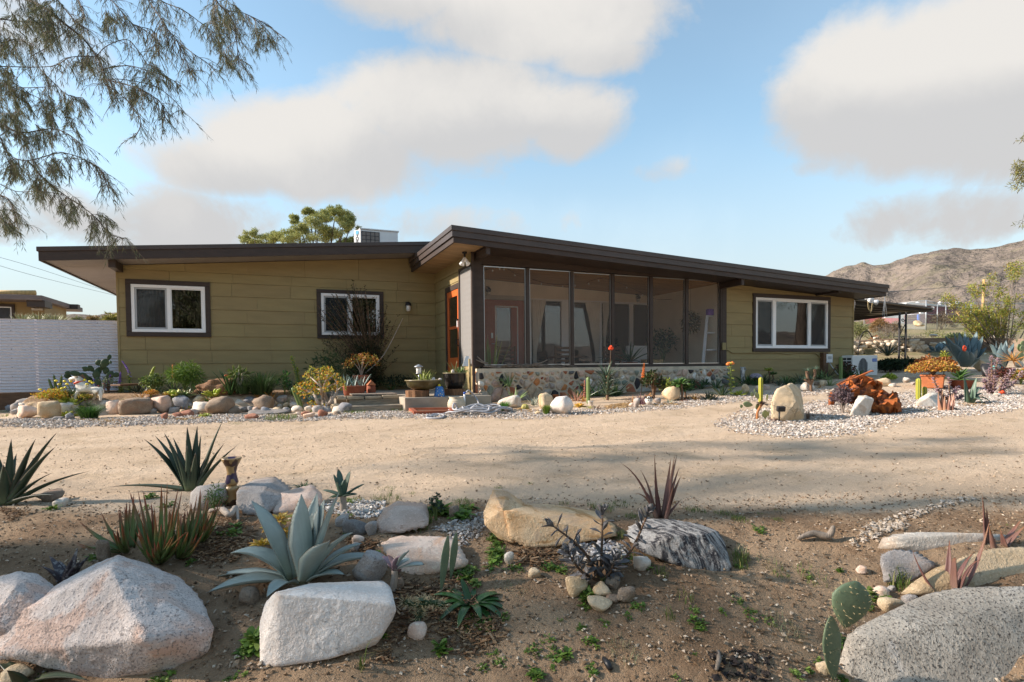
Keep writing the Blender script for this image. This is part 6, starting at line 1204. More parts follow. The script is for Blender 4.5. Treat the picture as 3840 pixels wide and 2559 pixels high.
for i in range(78):
 a=i*.62+rnd.uniform(-.25,.25);r=.34+.10*math.sin(i*.37)+rnd.uniform(-.06,.06);cx=.12*math.sin(i*.21);z=.015+.15*abs(math.sin(i*.17))*max(0,1-abs(r-.36)*2)*rnd.uniform(.1,1)+rnd.uniform(0,.05)
 P.append(cen+Vector((cx+r*math.cos(a)*1.05,.62*r*math.sin(a),z)))
for q in((1700,1545),(1672,1535),(1690,1548),(1660,1556),(1610,1566),(1602,1572),(1650,1572),(1664,1562),(1640,1556),(1600,1562)):h=hit(*q);P.append(h+Vector((0,0,.015)))
mb=MB();mb.tube(smoothline(P,5),.0135,6);solo('garden_hose',mb.mesh('garden_hose',HOSE,True),'tangled grey garden hose piled on the gravel by the porch corner','hose')
t=thing('rusty_tray','flat rusty red metal frame lying before the concrete block','tray',hit(1620,1545))
A,B,C_,D=hit(1540,1541),hit(1690,1541),hit(1700,1552),hit(1560,1556)
for u,v in((A,B),(B,C_),(C_,D),(D,A)):mb=MB();mb.bar(u+Vector((0,0,.03)),v+Vector((0,0,.03)),.07,.05);wpart('rail',mb.mesh('rail',TERRAD),t)
mb=MB();mb.add([q+Vector((0,0,.02))for q in(A,B,C_,D)],[(0,3,2,1)]);wpart('bottom',mb.mesh('bottom',WOODB),t)
p=onY(1764,1490,YBk+.6);mb=MB();tp=onY(1760,1346,YBk+.6);mb.tube([(p.x,p.y,ztb),(tp.x,tp.y,tp.z)],.022,10);solo('bamboo_stake',mb.mesh('bamboo_stake',STAKE,True),'upright tan bamboo stake at the porch corner','stake')
mb=MB();a,b=onY(1738,1374,YBk+.75),onY(1752,1336,YBk+.75);mb.hexa([(a.x-.02,a.y,a.z),(a.x+.12,a.y,a.z),(a.x+.12,a.y+.01,a.z),(a.x-.02,a.y+.01,a.z)],[(b.x-.02,b.y+.05,b.z),(b.x+.05,b.y+.05,b.z),(b.x+.05,b.y+.06,b.z),(b.x-.02,b.y+.06,b.z)]);solo('clear_card',mb.mesh('clear_card',METALW),'pale tilted card leaning on the side screen ledge','card')
p=onY(1328,1484,11.2);p.z=zt+.03;k=ppm(p);t=thing('terracotta_planter','long oval terracotta planter at the top of the steps','planter',p)
mb=MB();mb.lathe([(34*k,0),(38*k,10*k),(41*k,34*k),(42*k,38*k),(38*k,38.5*k),(37*k,33*k),(.01,33*k)],28,sx=1.0,sy=.6);part('pot',mb.mesh('pot',TERRAD,True),t)
for i,dx in enumerate((-.15,0,.14)):rosette('spear_plant',['upright grey green spears at the left in the long planter','upright grey green spears in the middle of the long planter','grey green spears bending right in the long planter'][i],'plant',p+Vector((dx,0,33*k)),9,62*k,4.5*k,'blade',(2,34),12,L_SENEC,seed=80+i,rad=.05)
p=onY(1392,1484,11.3);p.z=zt+.03;k=ppm(p);t=thing('terracotta_lantern','terracotta lantern with a pointed roof beside the long planter','lantern',p);mb=MB();mb.lathe([(15*k,0),(17*k,14*k),(16*k,38*k)],14);part('body',mb.mesh('body',TERRAD,True),t);mb=MB();mb.lathe([(18*k,38*k),(17*k,40*k),(4*k,54*k),(1*k,58*k)],14);part('lid',mb.mesh('lid',TERRA,True),t)
p=onY(1270,1440,11.9);p.z=.38;t=shrub('jade_plant','orange leaved jade plant in a clay pot under the window','succulent',p+Vector((.45,0,.30)),.75,.55,8,520,.045,.03,[(.32,.17,.03),(.25,.22,.04),(.36,.12,.025)],mat=BARKP,seed=31,clumps=14,crown=.36)
mb=MB();mb.lathe([(.11,0),(.16,.26),(.18,.27),(.18,.31),(.15,.31),(.01,.30)],20);solo('clay_pot',mb.mesh('clay_pot',TERRAD,True),'clay pot holding the orange jade plant under the window','pot',p+Vector((.45,0,0)))
shrub('dark_shrub','dark upright shrub left of the orange jade plant','shrub',Vector((onY(1240,1440,12.6).x,12.6,.38)),.9,1.0,9,600,.12,.018,[(.03,.06,.02),(.05,.085,.025)],mat=STEMG,seed=32,clumps=10,crown=.42,flat=.8)
shrub('ground_hedge','low dark leafy row at the foot of the olive wall','shrub',Vector((2.55,13.7,.28)),1.5,.42,12,700,.09,.03,[(.02,.035,.014),(.035,.05,.018)],mat=STEMG,seed=33,clumps=16,crown=.4)
p=hit(*b1(1600,985));k=ppm(p)/4.9;t=thing('dog_figure','life-size white and tan dog figure with a red collar facing left','garden figure',p);d0=depth(p)
def skin_mesh(name,verts,edges,radii,mat,sub=2,root=0):
 me=bpy.data.meshes.new(name);me.from_pydata([tuple(v)for v in verts],edges,[]);o=bpy.data.objects.new(name+'_tmp',me);COL.objects.link(o)
 m=o.modifiers.new('skin','SKIN');m.use_smooth_shade=True;s=o.modifiers.new('sub','SUBSURF');s.levels=sub;s.render_levels=sub
 if not me.skin_vertices:me.skin_vertices.new()if hasattr(me.skin_vertices,'new')else None
 sv=me.skin_vertices[0].data
 for i,r in enumerate(radii):sv[i].radius=(r,r)if not isinstance(r,tuple)else r
 sv[root].use_root=True
 dg=bpy.context.evaluated_depsgraph_get();out=bpy.data.meshes.new_from_object(o.evaluated_get(dg));bpy.data.objects.remove(o);out.materials.clear();out.materials.append(mat);out.name=name
 out.polygons.foreach_set('use_smooth',[True]*len(out.polygons));return out
G=lambda x,y,o=0.0:atd(*b1(x,y),d0+o)-p
dv=[G(1560,760),G(1700,790),G(1800,790),G(1470,730),G(1440,650),G(1450,580),G(1370,585),G(1290,605),G(1265,615),G(1430,830,-.05),G(1400,900,-.06),G(1375,960,-.06),G(1355,965,-.07),G(1500,830,.06),G(1500,900,.06),G(1490,955,.06),G(1465,960,.06),G(1840,860,-.05),G(1855,920,-.06),G(1845,985,-.06),G(1820,990,-.07),G(1760,860,.06),G(1740,920,.07),G(1715,985,.07),G(1690,988,.07),G(1850,770),G(1890,800),G(1905,860)]
de=[(0,1),(1,2),(0,3),(3,4),(4,5),(5,6),(6,7),(7,8),(3,9),(9,10),(10,11),(11,12),(3,13),(13,14),(14,15),(15,16),(2,17),(17,18),(18,19),(19,20),(2,21),(21,22),(22,23),(23,24),(2,25),(25,26),(26,27)]
dr=[80,66,72,88,52,58,48,30,20,38,26,22,22,38,26,22,22,46,26,24,22,46,26,24,22,26,18,12]
def dogmat():
 m,tt,b=base_mat('dog_glaze');tc=node(tt,'ShaderNodeTexCoord');n=node(tt,'ShaderNodeTexNoise',{'Vector':tc.outputs['Object'],'Scale':4.2,'Detail':1.5})
 z=node(tt,'ShaderNodeSeparateXYZ',{0:tc.outputs['Object']});h=math_(tt,'ADD',n.outputs[0],math_(tt,'MULTIPLY',z.outputs[2],.30))
 c=mixc(tt,sstep(tt,h,.66,.69),(.70,.64,.54),(.20,.13,.06));tt.links.new(c,b.inputs['Base Color']);b.inputs['Roughness'].default_value=.35;return m
part('body',skin_mesh('body',dv,de,[r*k for r in dr],dogmat()),t)
e0=G(1470,530,.02)
for s in(-.035,.05):mb=MB();q=G(1460,545,s);mb.add([q,q+Vector((.05,0,.035)),q+Vector((.10,.0,-.05)),q+Vector((.05,.015*(-1 if s<0 else 1),-.03))],[(0,1,3),(1,2,3),(0,3,2),(0,2,1)]);part('ear',mb.mesh('ear',WOODB),t)
mb=MB();c0=G(1445,665);ax=(G(1440,640)-G(1465,720)).normalized();n=20;u=ax.orthogonal().normalized();w=ax.cross(u);r=62*k
mb.tube([c0+u*r*math.cos(6.2832*i/n)+w*r*math.sin(6.2832*i/n)for i in range(n+1)],.016,6);part('collar',mb.mesh('collar',REDF,True),t)
mb=MB();mb.lathe([(.012,-.01),(.016,0),(.012,.01)],10,G(1262,612));part('nose',mb.mesh('nose',BLACKP,True),t)
# porch bed plants
rp=hit(*b5(725,925));t=aimed(b5(725,925),mp(b5,[(440,545,.0,1,.15),(455,660,-.1,1,.3),(490,740,-.05,1,.35),(590,500,.05),(525,545,.1),(660,465,0),(720,520,.05),(790,540,0),(870,500,.05,1,.15),(760,660,-.05,1,.3),(780,740,-.08,1,.3),(620,760,-.12,.9,.3),(700,560,-.03),(840,640,.08,1,.25),(560,600,.1,1,.15),(680,720,-.12,.9,.3)]),L_ALOEGR,'tree_aloe','small tree aloe with curling grey green leaves at the porch wall corner','aloe',W=.052,prof='aloe',chan=.4,thick=.2,rad=.02,lift=.30)
stemmed(None,[(0,0,-.02),(0,0,.2),(-.03,0,.36)],.03,.026,BARKP,t)
tuftS(*b5(650,1185),58,42,'grass_tuft','bright green grass tuft in front of the white and grey boulder','grass',420,[(.06,.18,.02),(.10,.24,.03)],21,bwpx=1.3,lean=.9)
tuftS(*b5(1415,1240),52,40,'grass_tuft','bright green grass tuft left of the bright white boulder','grass',400,[(.08,.19,.02),(.13,.24,.03),(.22,.20,.05)],22,bwpx=1.3,lean=.9)
p=hit(*b5(1025,1160));k=ppm(p);solo('barrel_cactus',cactus_mesh(14*k,22*k,14,CACTB,name='barrel_cactus'),'small golden barrel cactus in the mulch','cactus',p)
rosS(*b5(1180,1080),48,60,'striped_agave','blue green agave with pale stripes on a short stalk','agave',26,'blade',(4,78),6,L_STRIPE,wr=.11,seed=90,lift=.02,rad=.03)
for i,(x,y)in enumerate(((1320,890),(1585,920))):
 p=hit(*b5(x,y+70));p=onY(*b5(x,y),10.7);k=ppm(p)/4.9;mb=MB();w_=55*k;mb.lathe([(w_*.8,-.05),(w_,.0),(w_*1.08,.005),(w_*1.08,.02),(w_*.9,.02),(.01,.012)],20);solo('terracotta_saucer',mb.mesh('terracotta_saucer',TERRA,True),['terracotta dish left of the upright tan boulder','terracotta dish behind the bright white boulder'][i],'dish',Vector((p.x,p.y,tz(p.x,p.y)+.07)))
rosS(*b5(1960,1000),60,60,'red_aloe','pink red upright aloe behind the white boulder','aloe',18,'aloe',(4,55),10,L_PINKALOE,wr=.10,seed=91,rad=.05);rosS(*b5(2100,1010),36,50,'red_aloe','coral red aloe at the foot of the green column cactus','aloe',14,'aloe',(8,60),10,L_ORANGEP,wr=.12,seed=92,rad=.04)
rosS(*b5(2020,1110),26,30,'yellow_succulent','yellow and orange succulent below the red aloes','succulent',26,'spoon',(5,85),15,L_AEON,wr=.5,seed=93)
spike('red_flower_stalk','slender stalk with pink red blossoms left of the column cactus','flower',b5(2110,1000),[b5(2115,850),b5(2120,620)],PINKF,.02,.3,n=34,rl=.03)
p=hit(*b5(2185,1045));k=ppm(p);solo('column_cactus',cactus_mesh(8.2*k,100*k,6,CACTG),'straight green column cactus before the stone wall','cactus',p)
t=rosS(*b6(190,1150),42,90,'dry_agave','sprawling half dry brown agave beside the column cactus','agave',40,'aloe',(25,100),35,L_DEAD,wr=.12,seed=94,rad=.06);rosS(*b6(60,1130),24,44,'aloe','lime green aloe under the dry agave','aloe',12,'aloe',(15,80),20,L_LIME,wr=.2,seed=95)
p=hit(*b6(380,985));q=onY(*b6(350,900),p.y);k=ppm(p);t=thing('tall_aloe','tall dark grey green aloe column against the stone wall','aloe',p)
stemmed(None,[(0,0,-.02),(.0,0,40*k),(-.01,0,92*k)],.03,.025,STEMB,t)
for i in range(7):rosette(None,None,None,p+Vector((-.002*i,0,(20+12*i)*k)),11,(66+1.5*i)*k,7*k,'aloe',(10,58),20,L_ALOEDK if i%2 else L_FAN,seed=100+i,parent=t,rad=.04,inner=.8)
spike('torch_flower','bright red flower on a tall stalk rising past the porch screens','flower',(p.x and b6(400,985)),[b6(420,500),b6(440,200),b6(450,-10)],REDF,.035,.86,smat=STEMB,n=46,rl=.05)
rosS(*b6(370,960),26,40,'aloe','light green aloe at the foot of the tall aloe column','aloe',10,'aloe',(15,75),25,L_LIME,wr=.15,seed=108);rosS(*b6(480,870),44,60,'aloe','dark spiky aloe right of the tall aloe column','aloe',18,'aloe',(10,75),15,L_ALOEDK,wr=.11,seed=109)
spike('aloe_flower','orange aloe flower stalk above the purple aloe','flower',b6(985,960),[b6(1010,760),b6(1040,560),b6(1055,310)],ORF,.022,.62,smat=STEMB,n=60,rl=.045)
rosS(*b6(1000,1060),66,80,'purple_aloe','dusty purple aloe in front of the orange flower stalk','aloe',34,'aloe',(4,58),10,L_PURPLE,wr=.085,seed=110,rad=.06);rosS(*b6(830,1060),52,50,'orange_sticks','thin orange green upright leaves left of the purple aloe','succulent',7,'blade',(3,45),10,L_ORANGEP,wr=.06,seed=111)
shrubS(*b6(1230,960),90,120,'tall_aeonium','tall dark branching succulent shrub before the porch wall','shrub',9,520,.07,.045,[(.035,.06,.02),(.06,.085,.025),(.07,.045,.02)],mat=STEMB,seed=34,clumps=14,crown=.34,r=.02);rosS(*b6(1150,920),30,56,'bromeliad','orange brown rosette behind the face planter','succulent',26,'aloe',(10,80),20,L_ORANGEP,wr=.14,seed=112)
shrubS(*b6(1480,900),60,70,'lime_shrub','lime green leafy succulent behind the tan boulder','shrub',7,360,.05,.03,[(.20,.24,.03),(.28,.30,.04),(.12,.17,.03)],mat=STEMG,seed=35,clumps=12,crown=.4)
for i,(x,y,L)in enumerate(((1740,640,40),(1800,730,34),(1650,680,28))):
 pp=hit(*b6(1740,990));q=onY(*b6(x,y),pp.y+.1*i);k=ppm(q);tt=rosette('aeonium',['largest dark green aeonium head before the porch wall','lower dark green aeonium head before the porch wall','left dark green aeonium head before the porch wall'][i],'succulent',Vector((q.x,q.y,q.z-.05)),34,L*k,L*k*.36,'spoon',(8,95),12,L_AEONGR,seed=113+i,rad=.03)
 stemmed(None,[(0,0,tz(q.x,q.y)-q.z),(.02,0,(tz(q.x,q.y)-q.z)*.5),(0,0,0)],.022,.018,STEMB,tt)
for i,(x,y,L,w,m,nm,lb)in enumerate(((1510,1045,36,50,L_STRIPE,'aloe','green and white striped aloe in front of the tan boulder'),(1980,980,44,60,L_ORANGEP,'aloe','orange spiky aloe right of the tan boulder'),(1860,960,30,50,L_DEAD,'aloe','dull red aloe between the tan boulder and the orange aloe'),(2230,980,60,80,L_ALOEDK,'aloe','dark spiky aloe near the right end of the porch wall'),(2180,700,46,70,L_FAN,'agave','dark grey agave against the right end of the stone wall'),(1810,1010,16,30,L_REDSM,'aloe','tiny reddish aloe on the gravel edge'))):
 rosS(*b6(x,y),L,w,nm,lb,nm,22,'aloe',(6,70),14,m,wr=.12,seed=120+i,rad=.03)if y>800 else rosette(nm,lb,nm,Vector((onY(*b6(x,y),10.7).x,10.7,onY(*b6(x,y),10.7).z)),20,L*ppm(onY(*b6(x,y),10.7)),.06,'aloe',(15,85),14,m,seed=120+i,rad=.03)
p=hit(*b6(1140,1080));k=ppm(p);t=thing('face_planter','white ceramic head planter with a painted face and crown','planter',p);V,F=ico(3);P=V.copy();w_=15*k;h_=34*k
z=(P[:,2]+1)/2;wd=np.interp(z,[0,.15,.4,.7,.85,1],[.55,.72,.92,1.02,1.0,.96]);P=np.stack([P[:,0]*w_*wd,P[:,1]*w_*wd,z*h_],1);a_=-_h;Rm=np.array([[math.cos(a_),-math.sin(a_),0],[math.sin(a_),math.cos(a_),0],[0,0,1]])
for i in range(len(P)):
 x,y,zz_=P[i]/np.array([w_,w_,h_])
 if y<0:P[i,1]-=w_*(.30*math.exp(-(x/.13)**2-((zz_-.42)/.10)**2)-.16*math.exp(-((abs(x)-.36)/.16)**2-((zz_-.56)/.07)**2)+.10*math.exp(-(x/.3)**2-((zz_-.24)/.05)**2))
part('head',mkmesh('head',P@Rm.T,F,WHITEF,True),t)
def face_bit(nm,x,zf,w,h,mat):
 mb=MB();V2,F2=ico(1);y=-w_*.98*math.sqrt(max(.05,1-(x)**2));Q=np.stack([V2[:,0]*w*w_+x*w_*.95,V2[:,1]*w_*.08+y,V2[:,2]*h*h_+zf*h_],1)@Rm.T;part(nm,mkmesh(nm,Q,F2,mat,True),t)
for s in(-.36,.36):face_bit('eye',s,.56,.17,.05,GLAZEB);face_bit('eyebrow',s,.66,.22,.015,GLAZEB)
face_bit('mouth',0,.24,.26,.022,REDD)
mb=MB()
for j in range(14):a=j*6.2832/14;mb.box(w_*1.0*math.cos(a)-.006,w_*1.0*math.cos(a)+.006,w_*1.0*math.sin(a)-.006,w_*1.0*math.sin(a)+.006,h_*.80,h_*.97)
mb.lathe([(w_*1.02,h_*.77),(w_*1.05,h_*.79),(w_*1.02,h_*.81)],20);part('crown',mb.mesh('crown',GLAZEB),t)
# right wing bed
t=stalk_succulent(b7(495,915),[(*b7(490,340),0)],L_LIME,'tall_weed','tall thin green weed with round leaves before the right wing','plant',Lpx=17,nl=14,stemr=.016,stemmat=STEMG,Wr=.75,seed=130,top=8,up=60)
flower_stems('orange_flower','flat orange flower above the tall thin weed','flower',b7(500,910),[b7(470,312),b7(520,305),b7(440,325)],ORF,.05)
for i,(x,y,L,w,m)in enumerate(((640,900,36,50,L_LIME),(150,980,60,70,L_ALOEDK),(330,900,70,80,L_STRAPGR),(800,880,36,60,L_FAN),(1000,860,30,50,L_STRAPGR),(1500,700,50,60,L_STRAPGR),(1380,720,40,60,L_ALOEDK),(1650,690,44,60,L_STRAPGR),(1780,690,34,60,L_FAN),(2120,760,26,50,L_ORANGEP),(2300,720,50,60,L_ALOEGR))):
 rosS(*b7(x,y),L,w,'aloe',['light green broad-leaved plant under the grey figurine','dark spiky aloe at the right end of the stone wall','dark strap leaves left of the tall thin weed','grey aloe in front of the tan rock by the figurine','dark strap leaves below the mushroom','tall dark strap leaves behind the tall tan boulder','dark aloe right of the mushroom','dark strap leaves right behind the tall tan boulder','grey aloe left of the leaning white rock','orange green aloe below the meter post','green aloe at the foot of the meter post'][i],'aloe',16,'blade' if i in(2,5,7)else 'aloe',(4,62),14,m,wr=.10 if i else .45,seed=131+i,rad=.04)
for i,(x,y)in enumerate(((1260,480),(1190,410))):
 q=onY(*b7(x,y+40),10.75);k=ppm(q);tt=rosette('aeonium',['yellow green aeonium head on a tall stem before the olive wall','smaller aeonium head left of the taller stem'][i],'succulent',q,24,20*k,7*k,'spoon',(8,70),10,L_AEONGR if i==0 else L_LIME,seed=150+i)
 stemmed(None,[(0,0,tz(q.x,q.y)-q.z),(.03,0,(tz(q.x,q.y)-q.z)*.4),(0,0,0)],.02,.016,STEMB,tt)
p=hit(*b7(1960,835));t=thing('tree_aloe','little branching tree aloe with spiky heads by the meter post','aloe',p);d0=depth(p);mb=MB()
for path,L in(([(1970,830),(1965,700),(1985,600)],26),([(1965,700),(1900,560),(1890,450)],24),([(1975,660),(2030,520),(2035,420)],24),([(1965,690),(1850,600)],18)):
 pts=smoothline([atd(*b7(*q),d0)-p for q in path],4);mb.tube(pts,.028,7);rosette(None,None,None,p+pts[-1],20,L*ppm(p),L*ppm(p)*.15,'aloe',(5,85),10,L_FAN,seed=L,parent=t)
part('trunk',mb.mesh('trunk',STEMB,True),t)
p=onY(*b7(708,700),10.75);p.z=tz(p.x,p.y);k=ppm(p)/4.9;zz0=onY(*b7(708,700),10.75).z-p.z;t=thing('garden_figurine','small grey metal figurine standing with hands raised to its head','statue',p)
U=lambda x,y,o=0:Vector(((x-708)*k,o,zz0+(700-y)*k))
fv=[U(708,545),U(708,500),U(708,455),U(708,400),U(708,375),U(685,560,-.01),U(686,620,-.02),U(682,690,-.01),U(672,700,-.03),U(731,560,-.01),U(730,620,-.02),U(732,690,-.01),U(742,700,-.03),U(672,470),U(655,430,-.02),U(672,385,-.03),U(744,470),U(762,430,-.02),U(745,385,-.03)]
fe=[(0,1),(1,2),(2,3),(3,4),(0,5),(5,6),(6,7),(7,8),(0,9),(9,10),(10,11),(11,12),(2,13),(13,14),(14,15),(2,16),(16,17),(17,18)]
fr_=[30,36,32,26,34,20,16,13,15,20,16,13,15,15,12,11,15,12,11]
part('body',skin_mesh('body',fv,fe,[r*k for r in fr_],STEELG),t)
mb=MB();mb.lathe([(40*k,0),(36*k,10*k),(20*k,max(.02,zz0))],12);part('base',mb.mesh('base',R_GREY,True),t)
mb=MB()
for s in(-1,1):mb.lathe([(.1*k,-14*k),(15*k,-6*k),(15*k,6*k),(.1*k,14*k)],10,U(708+s*46,385),sy=.4)
part('ear',mb.mesh('ear',STEELG,True),t)
p=onY(*b7(950,700),10.75);p.z=tz(p.x,p.y);k=ppm(p)/4.9;zc=onY(*b7(950,580),10.75).z-p.z;t=thing('mushroom_ornament','garden mushroom with a lilac pebbled cap on a dark stem','ornament',p)
mb=MB();mb.lathe([(40*k,0),(34*k,zc*.5),(30*k,zc)],14);part('stem',mb.mesh('stem',WOODB,True),t);mb=MB();mb.lathe([(118*k,zc),(120*k,zc+10*k),(100*k,zc+50*k),(60*k,zc+75*k),(8*k,zc+84*k)],24);capm=M('lilac_pebbles',(.42,.36,.44),.5,.1,9);part('cap',mb.mesh('cap',M('mushroom_grout',(.30,.25,.30),.8),True),t)
rnd=random.Random(4);V,F=ico(1)
for i in range(46):
 a=i*2.4;u=math.sqrt((i+.5)/46);r=112*k*u;z=zc+k*float(np.interp(u,[0,.5,.85,1],[84,74,48,16]));part('pebble',mkmesh('pebble',V*np.array([14*k,14*k,9*k]),F,capm,True)if i==0 else bpy.data.meshes['pebble'],t,(r*math.cos(a),r*math.sin(a),z),(-u*math.sin(a)*.8,u*math.cos(a)*.8,0))
# gravel island
p=hit(*b7(1240,1110));k=ppm(p);solo('column_cactus',cactus_mesh(8.5*k,112*k,5,CACTY),'yellow green column cactus beside the tall tan boulder','cactus',p+Vector((.02,.25,0)))
p=hit(*b7(1382,1385));k=ppm(p)/4.9;t=thing('solar_spotlight','small black solar spotlight on a stake in front of the tan boulder','lamp',p);mb=MB();mb.tube([(0,0,-.02),(0,0,205*k)],14*k,10);part('stake',mb.mesh('stake',BLACKP,True),t);mb=MB();mb.box(-72*k,72*k,-.03,.03,205*k,300*k);o=bev(part('head',mb.mesh('head',BLACKP),t,rot=(.25,0,-_h)),.01)
padsS(b7(1140,1335),[(*b7(1130,1330),28,34,-4,0,15),(*b7(1190,1330),22,36,10,.06,60),(*b7(1020,1160),22,26,-40,.05,20),(*b7(900,1080),22,42,-80,.05,10),(*b7(720,1090),14,16,-100,.05,20),(*b7(1010,960),20,30,-35,.1,20),(*b7(920,900),18,22,-70,.1,30),(*b7(930,860),6,18,0,.1,0),(*b7(1150,1000),16,28,18,.1,40)],PADL,'prickly_pear','pale green prickly pear sprawling left of the tall tan boulder','cactus')
p=hit(*b7(980,1340));d0=depth(p);q=atd(*b7(1065,1060),d0);tt=rosette('dark_aeonium','almost black aeonium rosette on a bent orange stem','succulent',q,40,20*ppm(p),6*ppm(p),'spoon',(8,100),10,L_AEONDK,seed=160,rad=.02);stemmed(None,[p-q,atd(*b7(985,1200),d0)-q,Vector((0,0,0))],.02,.015,M('orange_stem',(.30,.12,.04),.6,.2,9),tt)
rosS(*b7(1270,1365),22,38,'red_aloe','small dark red aloe at the foot of the solar spotlight','aloe',26,'aloe',(8,75),8,L_REDSM,wr=.15,seed=161);tuftS(*b7(1910,1355),26,42,'dry_grass','dry purple grass tuft right of the tall tan boulder','grass',60,[(.16,.10,.08),(.20,.15,.10)],23,bwpx=1.4,lean=.7)
p=hit(*dd(800,1190));d0=depth(p);k=ppm(p)/4.355;t=thing('rusty_scrap_metal','crumpled rusty orange scrap metal sheets heaped on the gravel','scrap metal',p);
def crumple(name,pts,seed,n=2):
 bm=bmesh.new();b=[bm.verts.new(atd(*dd(x,y),d0+o)-p)for x,y,o in pts];bmesh.ops.convex_hull(bm,input=b);bmesh.ops.triangulate(bm,faces=bm.faces)
 bmesh.ops.subdivide_edges(bm,edges=bm.edges,cuts=n,use_grid_fill=True);rs=random.Random(seed)
 for v in bm.verts:
  if v.co.z>.03:v.co+=Vector((rs.uniform(-1,1),rs.uniform(-1,1),rs.uniform(-1,1)))*.06
 me=bpy.data.meshes.new(name);bm.to_mesh(me);bm.free();me.materials.append(RUST);return part(name,me,t)
crumple('crumpled_sheet',[(345,700,.2),(360,940,.1),(345,690,.5),(480,610,.3),(640,590,.3),(760,620,.3),(940,660,.35),(985,760,.3),(970,850,.2),(860,900,.1),(620,880,.05),(500,760,.05),(460,1000,.1),(700,900,.6),(560,950,.05),(900,1000,.4)],3,3)
crumple('crumpled_sheet',[(820,900,.1),(990,835,.25),(1200,850,.3),(1235,890,.3),(1275,1060,.2),(1250,1110,.1),(1200,1180,.0),(1090,1180,-.02),(960,1165,-.02),(820,1160,.02),(1000,930,.0),(1030,1060,-.05),(1180,1000,.0),(1150,900,.6),(860,1150,.4)],5,3)
for path in(((260,715),(330,670),(480,620),(700,560)),((500,620),(640,560),(830,480)),((640,590),(760,510),(840,490)),((440,800),(500,730),(620,690)),((880,990),(940,890),(960,960))):
 mb=MB();pts=smoothline([atd(*dd(*q),d0+.1)-p for q in path],5);
 for i in range(len(pts)-1):mb.bar(pts[i],pts[i+1],.05,.012)
 part('bent_strip',mb.mesh('bent_strip',RUST),t)
p=hit(*dd(170,1050));solo('rusty_shard',rock_mesh((.09,.06,.14),9,RUST,2,7,.4,.1,'rusty_shard'),'small rusty shard standing at the left of the gravel island','scrap metal',p+Vector((0,0,.1)),(0,.3,.4))
shrubS(*dd(350,1180),82,118,'purple_succulent_shrub','dusty purple twiggy succulent in front of the rusty metal','shrub',16,900,.055,.022,[(.15,.10,.115),(.19,.14,.15),(.11,.075,.08)],mat=TWIG,seed=36,clumps=22,crown=.30,r=.012);rosS(*dd(840,1165),62,40,'grey_sticks','bare grey sticks beside the pale slab','plant',6,'blade',(2,30),20,L_REDSTALK,wr=.05,seed=162)
p=hit(*dd(315,740));k=ppm(p);p=onY(*dd(315,700),10.4);p.z=tz(p.x,p.y);k=ppm(p);solo('column_cactus',cactus_mesh(7*k,84*k,6,CACTG),'dark green column cactus left of the air conditioner','cactus',p)
shrub('red_leaf_shrub','reddish leafed shrub beside the air conditioner','shrub',Vector((onY(*dd(380,600),10.6).x,10.6,tz(14,10.6))),.5,.55,7,260,.08,.04,[(.17,.06,.05),(.10,.05,.04),(.08,.08,.04)],seed=37,clumps=9,crown=.4)
Ya=10.85;a=onY(*dd(512,232),Ya);b=onY(*dd(918,600),Ya);k=ppm(a)/4.355;zb_=b.z-.12;dp=.34
t=thing('air_conditioner','white outdoor air conditioner unit with a round fan grille','air conditioner',((a.x+b.x)/2,Ya+dp/2,zb_));mb=MB();mb.box(a.x,b.x,Ya,Ya+dp,zb_,a.z);bev(wpart('cabinet',mb.mesh('cabinet',METALW),t),.018);x0,x1,z1=a.x,b.x,a.z
cx,cz_=onY(*dd(680,420),Ya).x,onY(*dd(680,420),Ya).z;R=118*k
mb=MB();mb.lathe([(R*.86,-.004),(R,-.004)],32);n=40;mb=MB();mb.add([(cx+R*math.cos(6.2832*j/n)*.93,Ya-.004,cz_+R*1.22*math.sin(6.2832*j/n))for j in range(n)],[tuple(range(n))]);fg=wpart('fan_grille',mb.mesh('fan_grille',GRILLE),t)
for i in range(7):xx=cx+R*(-.8+i*.27);hh_=R*1.2*math.sqrt(max(0,1-((xx-cx)/R)**2));mb=MB();mb.box(xx-.004,xx+.004,Ya-.016,Ya-.008,cz_-hh_,cz_+hh_);wpart('grille_bar',mb.mesh('grille_bar',GREYP),fg)
q0,q1=onY(*dd(833,284),Ya),onY(*dd(903,334),Ya);mb=MB();mb.box(q0.x,q1.x,Ya-.006,Ya-.001,q1.z,q0.z);lb_=wpart('badge',mb.mesh('badge',BLUEP),t)
def text(s,loc,rot,size,mat,parent,name='lettering',vertical=False,spacing=1.0):
 cu=bpy.data.curves.new(name,'FONT');cu.body=s;cu.size=size;cu.align_x='CENTER';cu.align_y='CENTER';cu.extrude=.001;cu.space_line=spacing
 o=bpy.data.objects.new(name+'_tmp',cu);COL.objects.link(o);dg=bpy.context.evaluated_depsgraph_get();me=bpy.data.meshes.new_from_object(o.evaluated_get(dg));bpy.data.objects.remove(o);me.materials.clear();me.materials.append(mat)
 w=wpart(name,me,parent);w.location=Vector(w.location)+Vector(loc);w.rotation_euler=rot;return w
mb=MB();hz_=(q0.z-q1.z);mb.box(q0.x+.01,q1.x-.01,Ya-.009,Ya-.007,q1.z+hz_*.36,q1.z+hz_*.66);wpart('badge_band',mb.mesh('badge_band',M('pale_blue_print',(.30,.42,.75),.4,.05,4)),lb_)
for i in range(6):
 for j in range(2):yy=Ya+.04+j*.15;zz_=z1-.07-i*.088;mb=MB();mb.box(x0-.005,x0-.001,yy,yy+.125,zz_-.06,zz_);wpart('side_vent',mb.mesh('side_vent',GRILLE),t)
for i in range(4):zz_=onY(*dd(870,400),Ya).z-.05*i;mb=MB();mb.box(x1-.16,x1-.02,Ya-.003,Ya-.001,zz_,zz_+.006);wpart('vent_line',mb.mesh('vent_line',GREYP),t)
